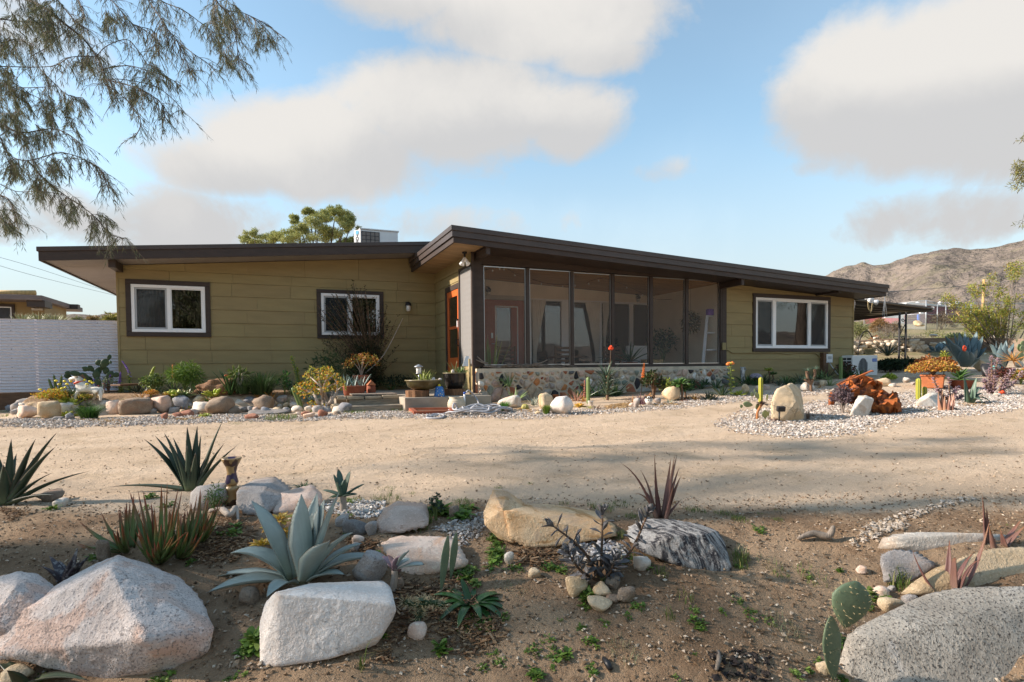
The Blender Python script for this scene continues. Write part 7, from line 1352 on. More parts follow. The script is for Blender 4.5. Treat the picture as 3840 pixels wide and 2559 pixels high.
for xx in(x0+.1,x1-.1):mb=MB();mb.box(xx-.03,xx+.03,Ya-.01,Ya+dp+.01,zb_-.06,zb_-.001);wpart('foot',mb.mesh('foot',BLACKP),t)
shrubS(*dd(1110,650),44,30,'lime_sedum','round lime green sedum above the smooth brown boulder','succulent',7,420,.05,.03,[(.26,.34,.04),(.34,.40,.06)],mat=STEMG,seed=38,clumps=14,crown=.45)
# right end of the garden
p=hit(*ee(305,1000));p.z-=.0;k=ppm(p);W_=44*k;Hh=50*k;t=thing('terracotta_pot','large square-sided terracotta pot filled with a coral succulent','planter',p);mb=MB();cs,sn=math.cos(.5),math.sin(.5)
def sq(w,z):return[(w*(x*cs-y*sn),w*(x*sn+y*cs),z)for x,y in((-1,-1),(1,-1),(1,1),(-1,1))]
mb.hexa(sq(W_*.72,0),sq(W_*.80,Hh*.85));o=bev(part('pot',mb.mesh('pot',TERRA),t),.015);mb=MB();mb.hexa(sq(W_*.86,Hh*.855),sq(W_*.87,Hh));bev(part('rim',mb.mesh('rim',TERRA),t),.012)
shrub('coral_succulent','dense coral and gold leaved succulent in the terracotta pot','succulent',p+Vector((0,0,Hh*.9)),142*k,62*k,22,3000,.055,.042,[(.48,.27,.05),(.50,.20,.05),(.42,.32,.06),(.30,.14,.05)],mat=BARKP,seed=40,clumps=42,crown=.30,spread=1.15,r=.014)
def at_ee(x,y,Y):q=onY(*ee(x,y),Y);return q
p=hit(*ee(285,960));d0=depth(p);q=atd(*ee(300,700),d0+1.3);q.z=tz(q.x,q.y);k=ppm(q);shrub('red_jade_shrub','rust red jade shrub behind the terracotta pot','succulent',q,150*k,95*k,14,1900,.07,.05,[(.36,.11,.03),(.42,.17,.04),(.26,.10,.04),(.45,.24,.07)],mat=BARKP,seed=41,clumps=24,crown=.34)
q=atd(*ee(470,600),d0+1.6);q.z=tz(q.x,q.y);k=ppm(q);h_=(q.z,onY(*ee(470,410),q.y).z);shrub('golden_shoot','yellow green pointed shrub left of the big blue agave','shrub',q,30*k,h_[1]-h_[0],4,500,.07,.03,[(.36,.33,.04),(.28,.32,.05)],mat=STEMG,seed=42,clumps=12,crown=.5,spread=.5)
def big_agave(base,tips,W,mat,lb,up=0,dz=0,Doff=0):
 p0=hit(*ee(*base))if not Doff else atd(*ee(*base),Doff);d0=depth(p0);t=thing('agave',lb,'agave',p0)
 for i,(x,y,o,*r)in enumerate(tips):
  e=atd(*ee(x,y),d0+o)-p0;w=W*(r[0]if r else 1);bw=r[1]if len(r)>1 else .0;s=Vector((e.x,e.y,0));s=s.normalized()*.10 if s.length>0 else s
  c=(s+e)/2+Vector((e.x,e.y,0))*(.08)-Vector((0,0,.03*e.length))+Vector((0,0,bw));pts=[s*(1-u)**2+c*2*u*(1-u)+e*u*u for u in[j/11 for j in range(12)]];h=Vector((0,0,e.length))
  part('leaf',leafmesh(leaf_path(pts,w,'agave',lambda q:h-q,.35,.07,10),mat),t)
 return t
big_agave((790,690),[(480,232,-.1,1,.15),(612,168,.1),(692,178,.2,1.1),(778,172,.4,.7),(826,246,.3,.8),(955,160,.2),(1030,250,.0,1.2),(1045,240,.35,.9),(1100,400,.1,1,.1),(560,330,-.3,1.2,.2),(760,420,-.5,1.3),(870,470,-.5,1.2),(640,300,.5,.8),(900,300,.4,.9),(420,330,.3,.9,.3),(700,300,-.2,1.1),(960,420,-.3,1.1),(1010,560,-.4,.9,.1)],.25,L_AGDK,'very large dark blue agave by the dry stone wall',Doff=15.5)
p=atd(*ee(760,420),14.95);mb=MB();V,F=ico(1);t=thing('red_blossom','bright red blossom resting among the big agave leaves','flower',p)
for i in range(7):a=i*.9;part('petal',mkmesh('petal',V*np.array([.03,.02,.055]),F,REDF,True)if i==0 else bpy.data.meshes['petal'],t,(.055*math.cos(a),-.02,.055*math.sin(a)),(0,-a,0))
big_agave((1320,690),[(1130,370,.0,.9,.4),(1235,300,.1,.8),(1310,330,.2,.9),(1385,290,.3,.8),(1440,400,.0,1.2),(1370,340,-.2,1.1),(1500,330,.4,.8),(1060,512,-.2,.8,.35),(1190,420,.2,.9,.15),(1290,400,-.3,1.1)],.23,L_AGDK,'large grey blue agave right of the very large one',Doff=17.0)
big_agave((370,470),[(250,378,0,.9),(330,450,0),(210,462,0),(425,320,.2),(480,310,.2),(400,380,0)],.22,L_AGDK,'dark pointed agave half hidden behind the red jade shrub',Doff=16.5)
P0=hit(*ee(1600,760));pd=depth(P0);
t=padsS(ee(1600,700),[(*ee(1600,610),30,34,0,0,10),(*ee(1610,500),30,34,12,0,20),(*ee(1590,470),26,32,-20,.1,20),(*ee(1625,420),24,30,5,.1,10),(*ee(1540,340),10,18,0,.1,30),(*ee(1660,560),30,34,30,.1,10)],PADL,'prickly_pear','grey green prickly pear at the right edge below the creosote bush','cactus')
rosette('aloe','orange spidery aloe left of the right prickly pear','aloe',(lambda q:q)(atd(*ee(1490,600),13.5)),22,.45,.05,'aloe',(10,95),18,L_ORANGEP,seed=170,rad=.04)
rosS(*ee(700,900),60,66,'broad_leaf_plant','lush green broad-leaved plant in the low terracotta bowl','plant',20,'agave',(15,80),25,L_AEONGR,wr=.28,seed=171,lift=.15)
p=hit(*ee(730,1020));k=ppm(p);mb=MB();mb.lathe([(24*k,0),(34*k,14*k),(38*k,30*k),(40*k,34*k),(36*k,34*k),(.01,30*k)],24);solo('terracotta_bowl',mb.mesh('terracotta_bowl',TERRAD,True),'low round terracotta bowl behind the grey green agave','planter',p)
aimed(ee(845,1225),mp(ee,[(762,800,.1,1,.05),(955,830,.05,1.1,.05),(975,1000,.1,.9,.1),(1065,1075,.0,1,.3),(1195,1240,.0,.9,.55),(1055,1230,-.3,.9,.6),(1010,985,.3,.8,.1),(900,1000,-.1,.8,.05),(800,1010,-.2,.7,.05)]),L_FAN,'agave','grey green agave with drooping right leaves on the white gravel','agave',W=.115,prof='aloe',chan=.4,thick=.15,rad=.05)
aimed(ee(500,1335),mp(ee,[(385,1050,0),(440,990,.1),(465,1010,0),(515,1090,0),(555,1100,.1),(615,1075,.05),(625,1130,0),(590,1080,.1),(395,1160,-.05),(540,1150,-.1),(480,1110,-.1),(600,1180,-.1)]),L_PINKALOE,'aloe','pinkish brown upright aloe in front of the striped slab','aloe',W=.062,prof='aloe',chan=.4,thick=.22,rad=.10,bow=.0)
stalk_succulent(ee(570,1190),[(*ee(320,880),0),(*ee(540,880),.1),(*ee(680,990),.1),(*ee(380,1040),0),(*ee(640,1080),.0),(*ee(720,1120),.1)],L_COTYP,'mauve_succulent','pinkish mauve succulent with thick knobbly heads behind the pink aloe','succulent',Lpx=15,nl=34,stemr=.02,seed=172,top=14)
stalk_succulent(ee(1180,1090),[(*ee(1170,570),0),(*ee(1260,600),.1),(*ee(1070,900),0),(*ee(1130,760),.1),(*ee(1210,860),-.1)],L_COTYP,'mauve_succulent','tall pinkish mauve succulent column in front of the agaves','succulent',Lpx=17,nl=56,stemr=.025,seed=173,top=14)
stalk_succulent(ee(1270,1060),[(*ee(1490,750),0),(*ee(1610,780),.1),(*ee(1400,900),0)],L_COTYP,'mauve_succulent','pinkish mauve succulent leaning to the right edge','succulent',Lpx=16,nl=44,stemr=.022,seed=174,top=12)
p=hit(*ee(115,1175));k=ppm(p);t=thing('twin_cactus','pair of yellow green column cacti beside the striped slab','cactus',p);part('column',cactus_mesh(9*k,82*k,6,CACTY),t,(-.04,0,0));part('column',cactus_mesh(8*k,50*k,6,CACTY),t,(.10,-.02,0))
rosS(*ee(70,1280),14,32,'red_aloe','small dark red rosette before the striped slab','aloe',14,'aloe',(15,75),10,L_REDSM,wr=.18,seed=175)
flower_stems('red_flower','low red flower beside the leaning mauve succulent','flower',ee(1330,1100),[ee(1315,1075),ee(1340,1080),ee(1330,1060)],REDF,.05)
shrubS(*ee(1350,930),90,62,'dark_red_shrub','dark red leafed shrub behind the tall mauve column','shrub',10,600,.07,.03,[(.10,.025,.02),(.14,.04,.02),(.05,.03,.015)],seed=43,clumps=12,crown=.4)
shrubS(*ee(1600,950),60,66,'orange_sedum','orange and green sedum mound at the right edge','succulent',10,700,.07,.03,[(.42,.17,.03),(.30,.24,.04),(.16,.20,.04)],mat=STEMG,seed=44,clumps=12,crown=.45)
q=atd(*ee(1150,780),14.2);solo('dark_pot',rock_mesh((.28,.24,.28),8,BLACKP,3,4,.1,.01,'dark_pot'),'round dark pot below the two big agaves','pot',q);
p=atd(*ee(1238,705),13.2);V,F=ico(2);solo('glass_ball',mkmesh('glass_ball',V*.085,F,M('teal_glass',(.12,.42,.38),.1,.1,4),True),'small teal glass ball between the big agaves','ornament',p)
for i,(x0,x1,yt,yb,o)in enumerate(((930,1150,300,650,0),(1100,1330,350,660,.3),(1290,1560,330,640,.6),(950,1300,420,690,-.4))):
 q=atd(*dd((x0+x1)/2,yb),17.6+o);q.z=tz(q.x,q.y);k=ppm(q);tp=atd(*dd((x0+x1)/2,yt),depth(q));shrub('dark_hedge_shrub',['dark green shrub right beside the air conditioner','dark green shrub under the iron post','dark green shrub left of the rust red jade shrub','low dark shrub in front of the dark hedge'][i],'shrub',q,(x1-x0)/4.355*k*1.25,max(.4,tp.z-q.z),14,1500,.11,.035,[(.02,.04,.016),(.035,.055,.02),(.012,.022,.01)],mat=STEMB,seed=50+i,clumps=22,crown=.42)
q=atd(*dd(1080,420),17.2);q.z=tz(q.x,q.y);rosette('yucca','dark spiky yucca rising from the dark hedge','yucca',q+Vector((0,0,.5)),30,.7,.04,'blade',(3,70),8,L_ALOEDK,seed=176)
# dry stone wall, awning, hook
ws=[atd(3150,1340,23.6),atd(3400,1344,24.0),atd(3640,1352,23.2),atd(3870,1360,21.5)];wl=thing('dry_stone_wall','dry stacked wall of pale rounded stones behind the garden','wall',(ws[1].x,ws[1].y,tz(ws[1].x,ws[1].y)))
bank=[rock_mesh((.20,.16,.115),400+i,R_DRY,2,8,.55,.05,'stone')for i in range(10)];pts=smoothline(ws,12);rnd=random.Random(9);L=[0]
for a,b in zip(pts,pts[1:]):L.append(L[-1]+math.hypot(b.x-a.x,b.y-a.y))
row=0;z=0;cnt=0
while z<1.15:
 s=rnd.uniform(0,.3)
 while s<L[-1]-.05 and cnt<300:
  w=rnd.uniform(.55,1.25);s+=.17*w;i=max(j for j in range(len(L))if L[j]<=s);i=min(i,len(pts)-2);u=(s-L[i])/(L[i+1]-L[i]);q=pts[i].lerp(pts[i+1],u);s+=.17*w;rc=proj(q)[0];top=onY(0,0,1);d=depth(q)
  ztop=atd(rc,float(np.interp(rc,[3190,3420,3560,3700,3840],[1276,1272,1290,1330,1335])),d).z;g=tz(q.x,q.y);zz_=g+z+.02
  if zz_>ztop-.04:continue
  part('stone',bank[rnd.randrange(10)],wl,(q.x-wl.location.x+rnd.uniform(-.03,.03),q.y-wl.location.y+rnd.uniform(-.08,.05)+z*.22,zz_-wl.location.z+rnd.uniform(-.02,.02)),(rnd.uniform(-.2,.2),rnd.uniform(-.2,.2),rnd.uniform(0,6.28)),(w*1.02,w*.95,rnd.uniform(.72,1.15)*(.8+.2*w)));cnt+=1
 z+=.135;row+=1
vs=[];fs=[]
for i,q in enumerate(pts):g=tz(q.x,q.y);vs+=[(q.x,q.y+.02,g-.2),(q.x,q.y+.28,g+.56),(q.x,q.y+.9,g+.58),(q.x,q.y+.9,g-.2)]
for i in range(len(pts)-1):
 for j in range(3):fs.append((4*i+j,4*i+4+j,4*i+5+j,4*i+1+j))
wpart('rubble_core',mkmesh('rubble_core',vs,fs,R_BROWN),wl)
for i,(x,y,w,h)in enumerate(((3285,1268,22,12),(3500,1258,34,11),(3730,1265,60,16),(3690,1285,40,20))):
 q=atd(x,y,25.2);k=ppm(q);solo('rock',rock_mesh((w*k/2,w*k*.4,h*k/2),420+i,R_PALE,3),['grey rounded rock on top of the dry stone wall','low pale rock on the bank above the stone wall','long pale rock on the bank above the big agaves','pale rock between wall and creosote bush'][i],'rock',q)
aw=thing('awning','dark slatted metal awning on wrought iron post behind the house','awning',(17,14,.5));
A0,A1,A2,A3=onY(3205,1118,12.2),onY(3500,1153,12.6),onY(3432,1158,16.6),onY(3196,1188,17.5)
mb=MB();e=Vector((0,0,.05));mb.hexa([A0-e,A1-e,A2-e,A3-e],[A0,A1,A2,A3]);wpart('sheet',mb.mesh('sheet',ROOFM),aw)
for i in range(7):
 u=(i+.5)/7;a,b=A0.lerp(A3,u)-e*1.1,A1.lerp(A2,u)-e*1.1;mb=MB();mb.bar(a-Vector((0,0,.06)),b-Vector((0,0,.06)),.07,.11);wpart('rafter',mb.mesh('rafter',BLACKI),aw)
mb=MB();mb.bar(A2.lerp(A3,-.02)-Vector((0,0,.10)),A2.lerp(A3,1)-Vector((0,0,.10)),.10,.20);wpart('beam',mb.mesh('beam',BLACKI),aw)
mb=MB();mb.bar(A1-Vector((0,0,.03)),A2-Vector((0,0,.03)),.05,.10);wpart('edge_trim',mb.mesh('edge_trim',CAPM),aw)
D_=18.4
for sx in(3374,3398):a,b=atd(sx,1172,D_),atd(sx-4,1380,D_);mb=MB();b.z=tz(b.x,b.y);mb.bar(b,a,.045);wpart('post',mb.mesh('post',BLACKI),aw)
for sy in(1200,1265,1330):
 c=[atd(3386+math.cos(a)*r,sy+math.sin(a)*r,D_)for a,r in[(.5*i,7.5*(1-i/16))for i in range(14)]];mb=MB();mb.tube(c,.014,5);wpart('scroll',mb.mesh('scroll',BLACKI,True),aw)
mb=MB();mb.tube(smoothline([atd(3374,1256,D_),atd(3385,1235,D_),atd(3398,1208,D_)],5),.014,5);wpart('scroll',mb.mesh('scroll',BLACKI,True),aw)
p=onX(3262,1124,15.35);p=onY(3262,1124,11.6);t=thing('flood_lamp','two white flood lamps with looped cable under the roof corner','lamp',p)
for dx,dz,ax in((-.07,-.02,Vector((-.3,-1,-.2))),(.10,-.06,Vector((.8,-.5,-.2)))):
 a=Vector((dx,0,dz));d=ax.normalized();mb=MB();mb.tube([a,a+d*.03,a+d*.14,a+d*.15],[.03,.05,.085,.07],14);part('lamp_head',mb.mesh('lamp_head',METALW,True),t)
mb=MB();mb.tube([(-.15,.03,.02),(.15,.03,.03)],.025,8);part('bracket',mb.mesh('bracket',METALW,True),t)
for i in range(4):mb=MB();mb.tube(smoothline([(-.09,0,-.02),(-.10+.02*i,-.02,-.25),(.0,-.03,-.36-.02*i),(.11-.02*i,-.02,-.22),(.12,0,-.05)],5),.008,5);part('cable',mb.mesh('cable',STAKE,True),t)
p=onY(3318,1110,12.0);mb=MB()
for dx in(-.05,.0,.06):mb.tube([(0,0,0),(dx*1.8,.05*dx,-.62)],.006,4)
solo('wind_chime',mb.mesh('wind_chime',GALV),'thin hanging wires of a wind chime under the roof corner','wind chime',p)
D_=19.5;mb=MB();pth=[atd(x,y,D_)for x,y in((3216,1340),(3220,1300),(3229,1262),(3238,1246),(3250,1241),(3262,1250),(3270,1266),(3273,1262))];pth[0].z=tz(pth[0].x,pth[0].y);mb.tube(smoothline([q-pth[0]for q in pth],5),.018,6);solo('shepherd_hook',mb.mesh('shepherd_hook',BLACKI,True),'black shepherd hook standing before the dry stone wall','hook',pth[0])
q=atd(3262,1318,19.0);t=thing('wicker_basket','small wicker basket beside the shepherd hook','basket',q);mb=MB();mb.lathe([(.12,-.12),(.19,.10),(.17,.10),(.11,-.1)],14);part('basket',mb.mesh('basket',STAKE),t)
# beyond the wall
def bushN(sx,sy,dd_,wpx,hpx,name,label,cat,n,Lf,Wf,cols,seed,mat=TWIG,clumps=16,**k):
 q=atd(sx,sy,dd_);g=tz(q.x,q.y);q.z=min(q.z,g+.3)if q.z>g else g;kk=dd_/FPX;return shrub(name,label,cat,Vector((q.x,q.y,g-.05)),wpx*kk,max(.3,hpx*kk+(q.z-g)),14,n,Lf,Wf,cols,mat=mat,seed=seed,clumps=clumps,**k)
CREO=[(.24,.28,.05),(.16,.20,.04),(.32,.30,.06),(.34,.24,.05)]
t=thing('creosote_bush','large sparse creosote bush with olive leaves at the right edge','bush',atd(3760,1262,22.5));p=Vector(t.location);p.z=tz(p.x,p.y);t.location=p;d0=depth(p);mb=MB();C=[];rnd=random.Random(3)
for i in range(34):
 sx,sy=rnd.choice([(3560,1140),(3600,1200),(3660,1080),(3700,1060),(3620,1150),(3720,1120),(3760,1090),(3800,1010),(3790,980),(3840,1040),(3830,1180),(3740,1180),(3690,1150),(3640,1170),(3880,1100),(3770,1150)]);e=atd(sx+rnd.uniform(-22,22),sy+rnd.uniform(-16,16),d0+rnd.uniform(-.7,.7))-p
 s=Vector((rnd.uniform(-.25,.25),rnd.uniform(-.2,.2),0));m_=s*.6+e*.4+Vector((0,0,-.08*e.length));pts2=smoothline([s,m_,e],5);mb.tube(pts2,[.035*(1-.8*j/10)for j in range(11)],5)
 for f in(1,.9,.78,.65):q=pts2[int(f*(len(pts2)-1))];C+=blob_pts(rnd,q+Vector((rnd.uniform(-.1,.1),rnd.uniform(-.1,.1),.08)),.17,.17,.19,70,.2)
part('stem',mb.mesh('stem',TWIG,True),t);part('foliage',leaves_mesh(C,.085,.035,CREO,3,-.35,.45),t)
bushN(3320,1262,28,120,62,'dry_brush','grey leafless brush pile above the stone wall','bush',500,.25,.012,[(.26,.22,.18),(.20,.16,.13)],60,clumps=24)
bushN(3300,1180,33,62,66,'dry_shrub','tall round orange brown dry shrub behind the brush','bush',1600,.16,.04,[(.26,.15,.055),(.20,.12,.05),(.31,.19,.08)],61,clumps=20,crown=.42);bushN(3350,1190,32,50,62,'dry_shrub','darker brown dry shrub under the awning edge','bush',900,.16,.03,[(.20,.13,.065),(.15,.10,.06)],69,clumps=16,crown=.42)
bushN(3285,1235,28,36,18,'orange_shrub','small orange shrub in the grey brush','bush',400,.12,.05,[(.50,.18,.05),(.42,.15,.05)],62,clumps=8,crown=.5)
bushN(3245,1272,25.5,76,20,'green_shrub','bright green low shrub on the stone wall top','bush',900,.10,.04,[(.16,.24,.03),(.22,.28,.04)],63,mat=STEMG,clumps=14,crown=.45)
bushN(3440,1250,26.5,130,24,'sage_bush','grey sage bush on the bank above the wall','bush',900,.12,.03,[(.24,.21,.15),(.19,.17,.11),(.28,.24,.19)],64,clumps=20,crown=.4);bushN(3590,1262,25.5,130,36,'brittlebush','pale green brittlebush behind the big blue agave','bush',1600,.11,.05,[(.28,.30,.11),(.34,.34,.14),(.22,.25,.08)],65,clumps=26,crown=.42)
bushN(3760,1262,24.5,110,34,'dry_brush','grey dry branches under the creosote bush','bush',400,.3,.014,[(.30,.26,.23),(.24,.2,.17)],66,clumps=20);bushN(3215,1225,30,70,62,'olive_bush','olive green bush behind the house corner','bush',900,.13,.05,[(.15,.16,.05),(.20,.20,.08)],67,clumps=16,crown=.42);bushN(3530,1210,38,90,60,'brown_bush','brown twiggy bush behind the chain link fence','bush',800,.2,.04,[(.16,.12,.08),(.2,.16,.1)],68,clumps=16,crown=.4);bushN(3700,1225,36,120,70,'olive_bush','olive bush beyond the fence near the pole','bush',1000,.2,.06,[(.19,.19,.07),(.15,.16,.05)],70,clumps=18,crown=.42)
rnd=random.Random(77)
for i in range(26):
 sx=rnd.uniform(3190,3860);dq=rnd.uniform(27,62);q=atd(sx,1240,dq);g=tz(q.x,q.y);s=rnd.uniform(.35,.9);ci=rnd.randrange(3)
 shrub('desert_bush',['low olive brown','low greyish tan','low yellow green'][ci]+' desert bush on the slope beyond the stone wall','bush',Vector((q.x,q.y,g-.05)),s*1.5,s*.8,6,240,.14,.04,[[(.23,.21,.11),(.18,.17,.08)],[(.27,.25,.16),(.21,.19,.12)],[(.19,.20,.07),(.25,.24,.1)]][ci],mat=TWIG,seed=500+i,clumps=9,crown=.42,group='desert bushes on the slope beyond the stone wall')
cf=thing('chain_link_fence','grey chain link fence across the slope behind the bushes','fence',atd(3480,1240,40));fp=[(3240,1238,41),(3310,1238,41),(3472,1240,38),(3514,1243,38),(3546,1236,40),(3640,1238,41),(3720,1238,42),(3860,1238,44)];tops=[]
for x,y,d_ in fp:
 a=atd(x,y,d_);a.z=tz(a.x,a.y);hgt=2.0 if x==3472 else 1.75;b=a+Vector((0,0,hgt));mb=MB();mb.tube([a,b],.045 if x==3472 else .032,6);wpart('post',mb.mesh('post',GALV,True),cf);tops.append((a,b))
for(a,b),(c,d)in zip(tops,tops[1:]):
 mb=MB();mb.tube([b,d],.025,5);mb.tube([a.lerp(b,.55),c.lerp(d,.55)],.02,5);wpart('rail',mb.mesh('rail',GALV,True),cf);mb=MB();mb.add([a+Vector((0,.03,.05)),c+Vector((0,.03,.05)),d+Vector((0,.03,0)),b+Vector((0,.03,0))],[(0,1,2,3)]);wpart('mesh_panel',mb.mesh('mesh_panel',CHAIN),cf)
hD=62;a,b=atd(3395,1200,hD),atd(3660,1200,hD+4);g=min(tz(a.x,a.y),tz(b.x,b.y));zt_=atd(3500,1141,hD).z;rh=thing('red_building','long low dark red building with pale roof line on the slope','building',((a.x+b.x)/2,(a.y+b.y)/2,g));n=Vector((a.y-b.y,b.x-a.x,0)).normalized()*5;n=-n if n.dot(Vector((SH,CH,0)))<0 else n
mb=MB();mb.hexa([(a.x,a.y,g),(b.x,b.y,g),(b.x+n.x,b.y+n.y,g),(a.x+n.x,a.y+n.y,g)],[(a.x,a.y,zt_),(b.x,b.y,zt_-.25),(b.x+n.x,b.y+n.y,zt_-.25),(a.x+n.x,a.y+n.y,zt_)]);wpart('wall',mb.mesh('wall',REDHOUSE),rh)
mb=MB();e=(b-a).normalized()*.3;f=n.normalized()*-.3;mb.hexa([(a.x+f.x-e.x,a.y+f.y-e.y,zt_+.003),(b.x+f.x+e.x,b.y+f.y+e.y,zt_-.247),(b.x+n.x,b.y+n.y,zt_-.247),(a.x+n.x,a.y+n.y,zt_+.003)],[(a.x+f.x-e.x,a.y+f.y-e.y,zt_+.2),(b.x+f.x+e.x,b.y+f.y+e.y,zt_-.05),(b.x+n.x,b.y+n.y,zt_-.05),(a.x+n.x,a.y+n.y,zt_+.2)]);wpart('roof',mb.mesh('roof',CAPM),rh)
for sx in(3440,3525,3565,3590):q=atd(sx,1138,hD+1.5);mb=MB();mb.lathe([(.18,-.1),(.18,.3),(.25,.32),(.05,.45)],8,(q.x,q.y,zt_));wpart('roof_vent',mb.mesh('roof_vent',CAPM),rh)
sh=thing('open_shed','pale open shed with wooden rails and a small white window','shed',atd(3400,1215,56));q=Vector(sh.location);q.z=tz(q.x,q.y)
for(x0,y0,x1,y1,m,nm)in((3320,1178,3405,1192,CAPM,'wall_panel'),(3375,1178,3402,1215,VINYL,'wall_panel'),(3400,1178,3408,1210,POLE,'post'),(3408,1184,3470,1187,WOODG,'rail'),(3408,1192,3470,1195,POLE,'rail'),(3410,1201,3470,1204,WOODG,'rail'),(3444,1180,3454,1205,BLUEP,'barrel'),(3452,1164,3470,1176,VINYL,'window')):
 A_,B_=atd(x0,y1,56),atd(x1,y0,56);mb=MB();mb.box(A_.x,B_.x,A_.y,A_.y+.15,A_.z,B_.z);wpart(nm,mb.mesh(nm,m),sh)
q=atd(3445,1215,36);k=36/FPX;solo('boulder',rock_mesh((20*k,16*k,13*k),430,R_TAN,3),'round tan boulder behind the chain link fence','boulder',q)
pl=thing('utility_pole','yellowish wooden utility pole with crossarm behind the creosote bush','pole',atd(3684,1240,48));q=Vector(pl.location);q.z=tz(q.x,q.y);b=atd(3690,1048,48);mb=MB();mb.tube([q,b],[.13,.10],8);wpart('pole',mb.mesh('pole',POLE,True),pl)
mb=MB();mb.bar(atd(3670,1073,47.8),atd(3712,1069,47.8),.15,.14);wpart('crossarm',mb.mesh('crossarm',WOODB),pl);a=atd(3681,1086,47.6);b=atd(3700,1076,47.6);mb=MB();mb.box(a.x,b.x,a.y,a.y+.25,a.z,b.z);wpart('transformer_box',mb.mesh('transformer_box',BLACKP),pl)
lean=thing('leaning_poles','three leaning yellow timber poles by the fence','timber',atd(3620,1225,39))
for(x0,y0,x1,y1)in((3585,1168,3628,1228),(3598,1168,3640,1215),(3612,1171,3665,1240)):mb=MB();mb.tube([atd(x0,y0,39),atd(x1,y1,39)],.07,6);wpart('pole',mb.mesh('pole',POLE,True),lean)
for lb,ends in(('power line running from the roof end to the utility pole',[(3332,1095,17),(3520,1081,32),(3690,1066,48),(3860,1050,60)]),('upper power line dropping to the left house corner',[(-40,955,30),(150,1010,34),(446,1108,44)]),('lower power line dropping to the left house corner',[(-40,985,30),(150,1040,34),(446,1112,46)])):
 pts=[atd(*e)for e in ends];mb=MB();mb.tube(smoothline([q-pts[0]for q in pts],6),.012 if ends[0][0]>0 else .010,4);solo('power_line',mb.mesh('power_line',BLACKP),lb,'wire',pts[0])
# left side: metal fence, neighbour's house, yuccas
fz0,fz1=.41,1.874;cfn=thing('corrugated_fence','horizontal corrugated galvanised metal fence joined to the left house corner','fence',(-5.5,14.2,.3));pt=.0605
for x0,x1 in((-8.2,-6.20),(-6.20,-4.42),(-4.42,-3.045)):
 vs=[];fs=[];n=int((fz1-fz0)/pt*10);off=.004 if x0>-6 and x0<-5 else 0
 for i in range(n+1):z=fz0+(fz1-fz0)*i/n;y=14.2-off-.0155*math.sin(2*math.pi*(z-fz0)/pt);vs+=[(x0-.04,y,z),(x1,y,z)]
 fs=[(2*i,2*i+1,2*i+3,2*i+2)for i in range(n)];wpart('sheet',mkmesh('sheet',vs,fs,GALVAL,True),cfn)
mb=MB();V,F=ico(1)
for x in(-6.9,-5.9,-4.83,-4.05,-3.40):
 for j in range(7):z=fz0+pt*(23.25-j*3)-.0;mb.add([(v[0]*.008+x,v[1]*.006+14.187,v[2]*.008+z)for v in V],F)
o=wpart('screws',mb.mesh('screws',GRILLE),cfn);o['kind']='stuff'
mb=MB();mb.box(-8.2,-3.045,14.17,14.25,.05,.405);wpart('soil_shade_strip',mb.mesh('soil_shade_strip',WOODB),cfn)  # dark strip put in for the shadow and soil below the metal sheets
nD=21.0;nh=thing('neighbour_house','low brown neighbouring house with flat dark roof beyond the metal fence','house',atd(60,1250,nD));nq=Vector(nh.location);nY=nq.y;g0=tz(nq.x,nY)
def NB(x0,y0,x1,y1,Y,dep,mat,nm,par=None,bv=0):A_,B_=onY(x0,y1,Y),onY(x1,y0,Y);mb=MB();mb.box(A_.x,B_.x,Y,Y+dep,min(A_.z,B_.z),max(A_.z,B_.z));return wpart(nm,mb.mesh(nm,mat),par or nh)
A_=onY(-500,1124,nY);B_=onY(165,1124,nY);dq=sray(250,1200);Yb_=B_.x*dq.y/dq.x;mb=MB();mb.box(A_.x,B_.x,nY,Yb_,g0,onY(165,1128,nY).z);wpart('wall',mb.mesh('wall',NEIGH),nh)
zz0=onY(158,1127,nY-.9).z;zz1=onY(158,1108,nY-.9).z;P1=onY(158,1110,nY-.9);dq=sray(310,1140);Yr_=P1.x*dq.y/dq.x
mb=MB();mb.box(A_.x,P1.x,P1.y,Yr_,zz0,zz1);bev(wpart('roof',mb.mesh('roof',ROOFGREY),nh),.02)
NB(100,1128,168,1150,nY-.8,.75,TRIM,'beam');NB(250,1142,292,1159,Yb_-.4,.3,TRIM,'beam')
w=NB(-60,1150,43,1204,nY-.05,.1,VINYL,'window');NB(-52,1155,38,1200,nY-.058,.006,GRILLE,'pane',w);NB(-70,1142,53,1149,nY-.06,.05,TRIM,'trim_board',w);NB(44,1150,53,1204,nY-.06,.05,TRIM,'trim_board',w);NB(118,1156,160,1164,nY-.05,.04,CASING,'window_trim',w)
a,b=onY(-60,1099,nY+.4),onY(134,1099,nY+.4);mb=MB();mb.tube([a,b],.10,8);tl=solo('roof_log',mb.mesh('roof_log',POLE,True),'round log lying on the neighbouring flat roof','log')
mb=MB();q=onY(97,1103,nY+.4);mb.box(q.x-.1,q.x+.1,nY+.3,nY+.5,zz1-.02,q.z-.05);wpart('roof_block',mb.mesh('roof_block',TRIM),nh)
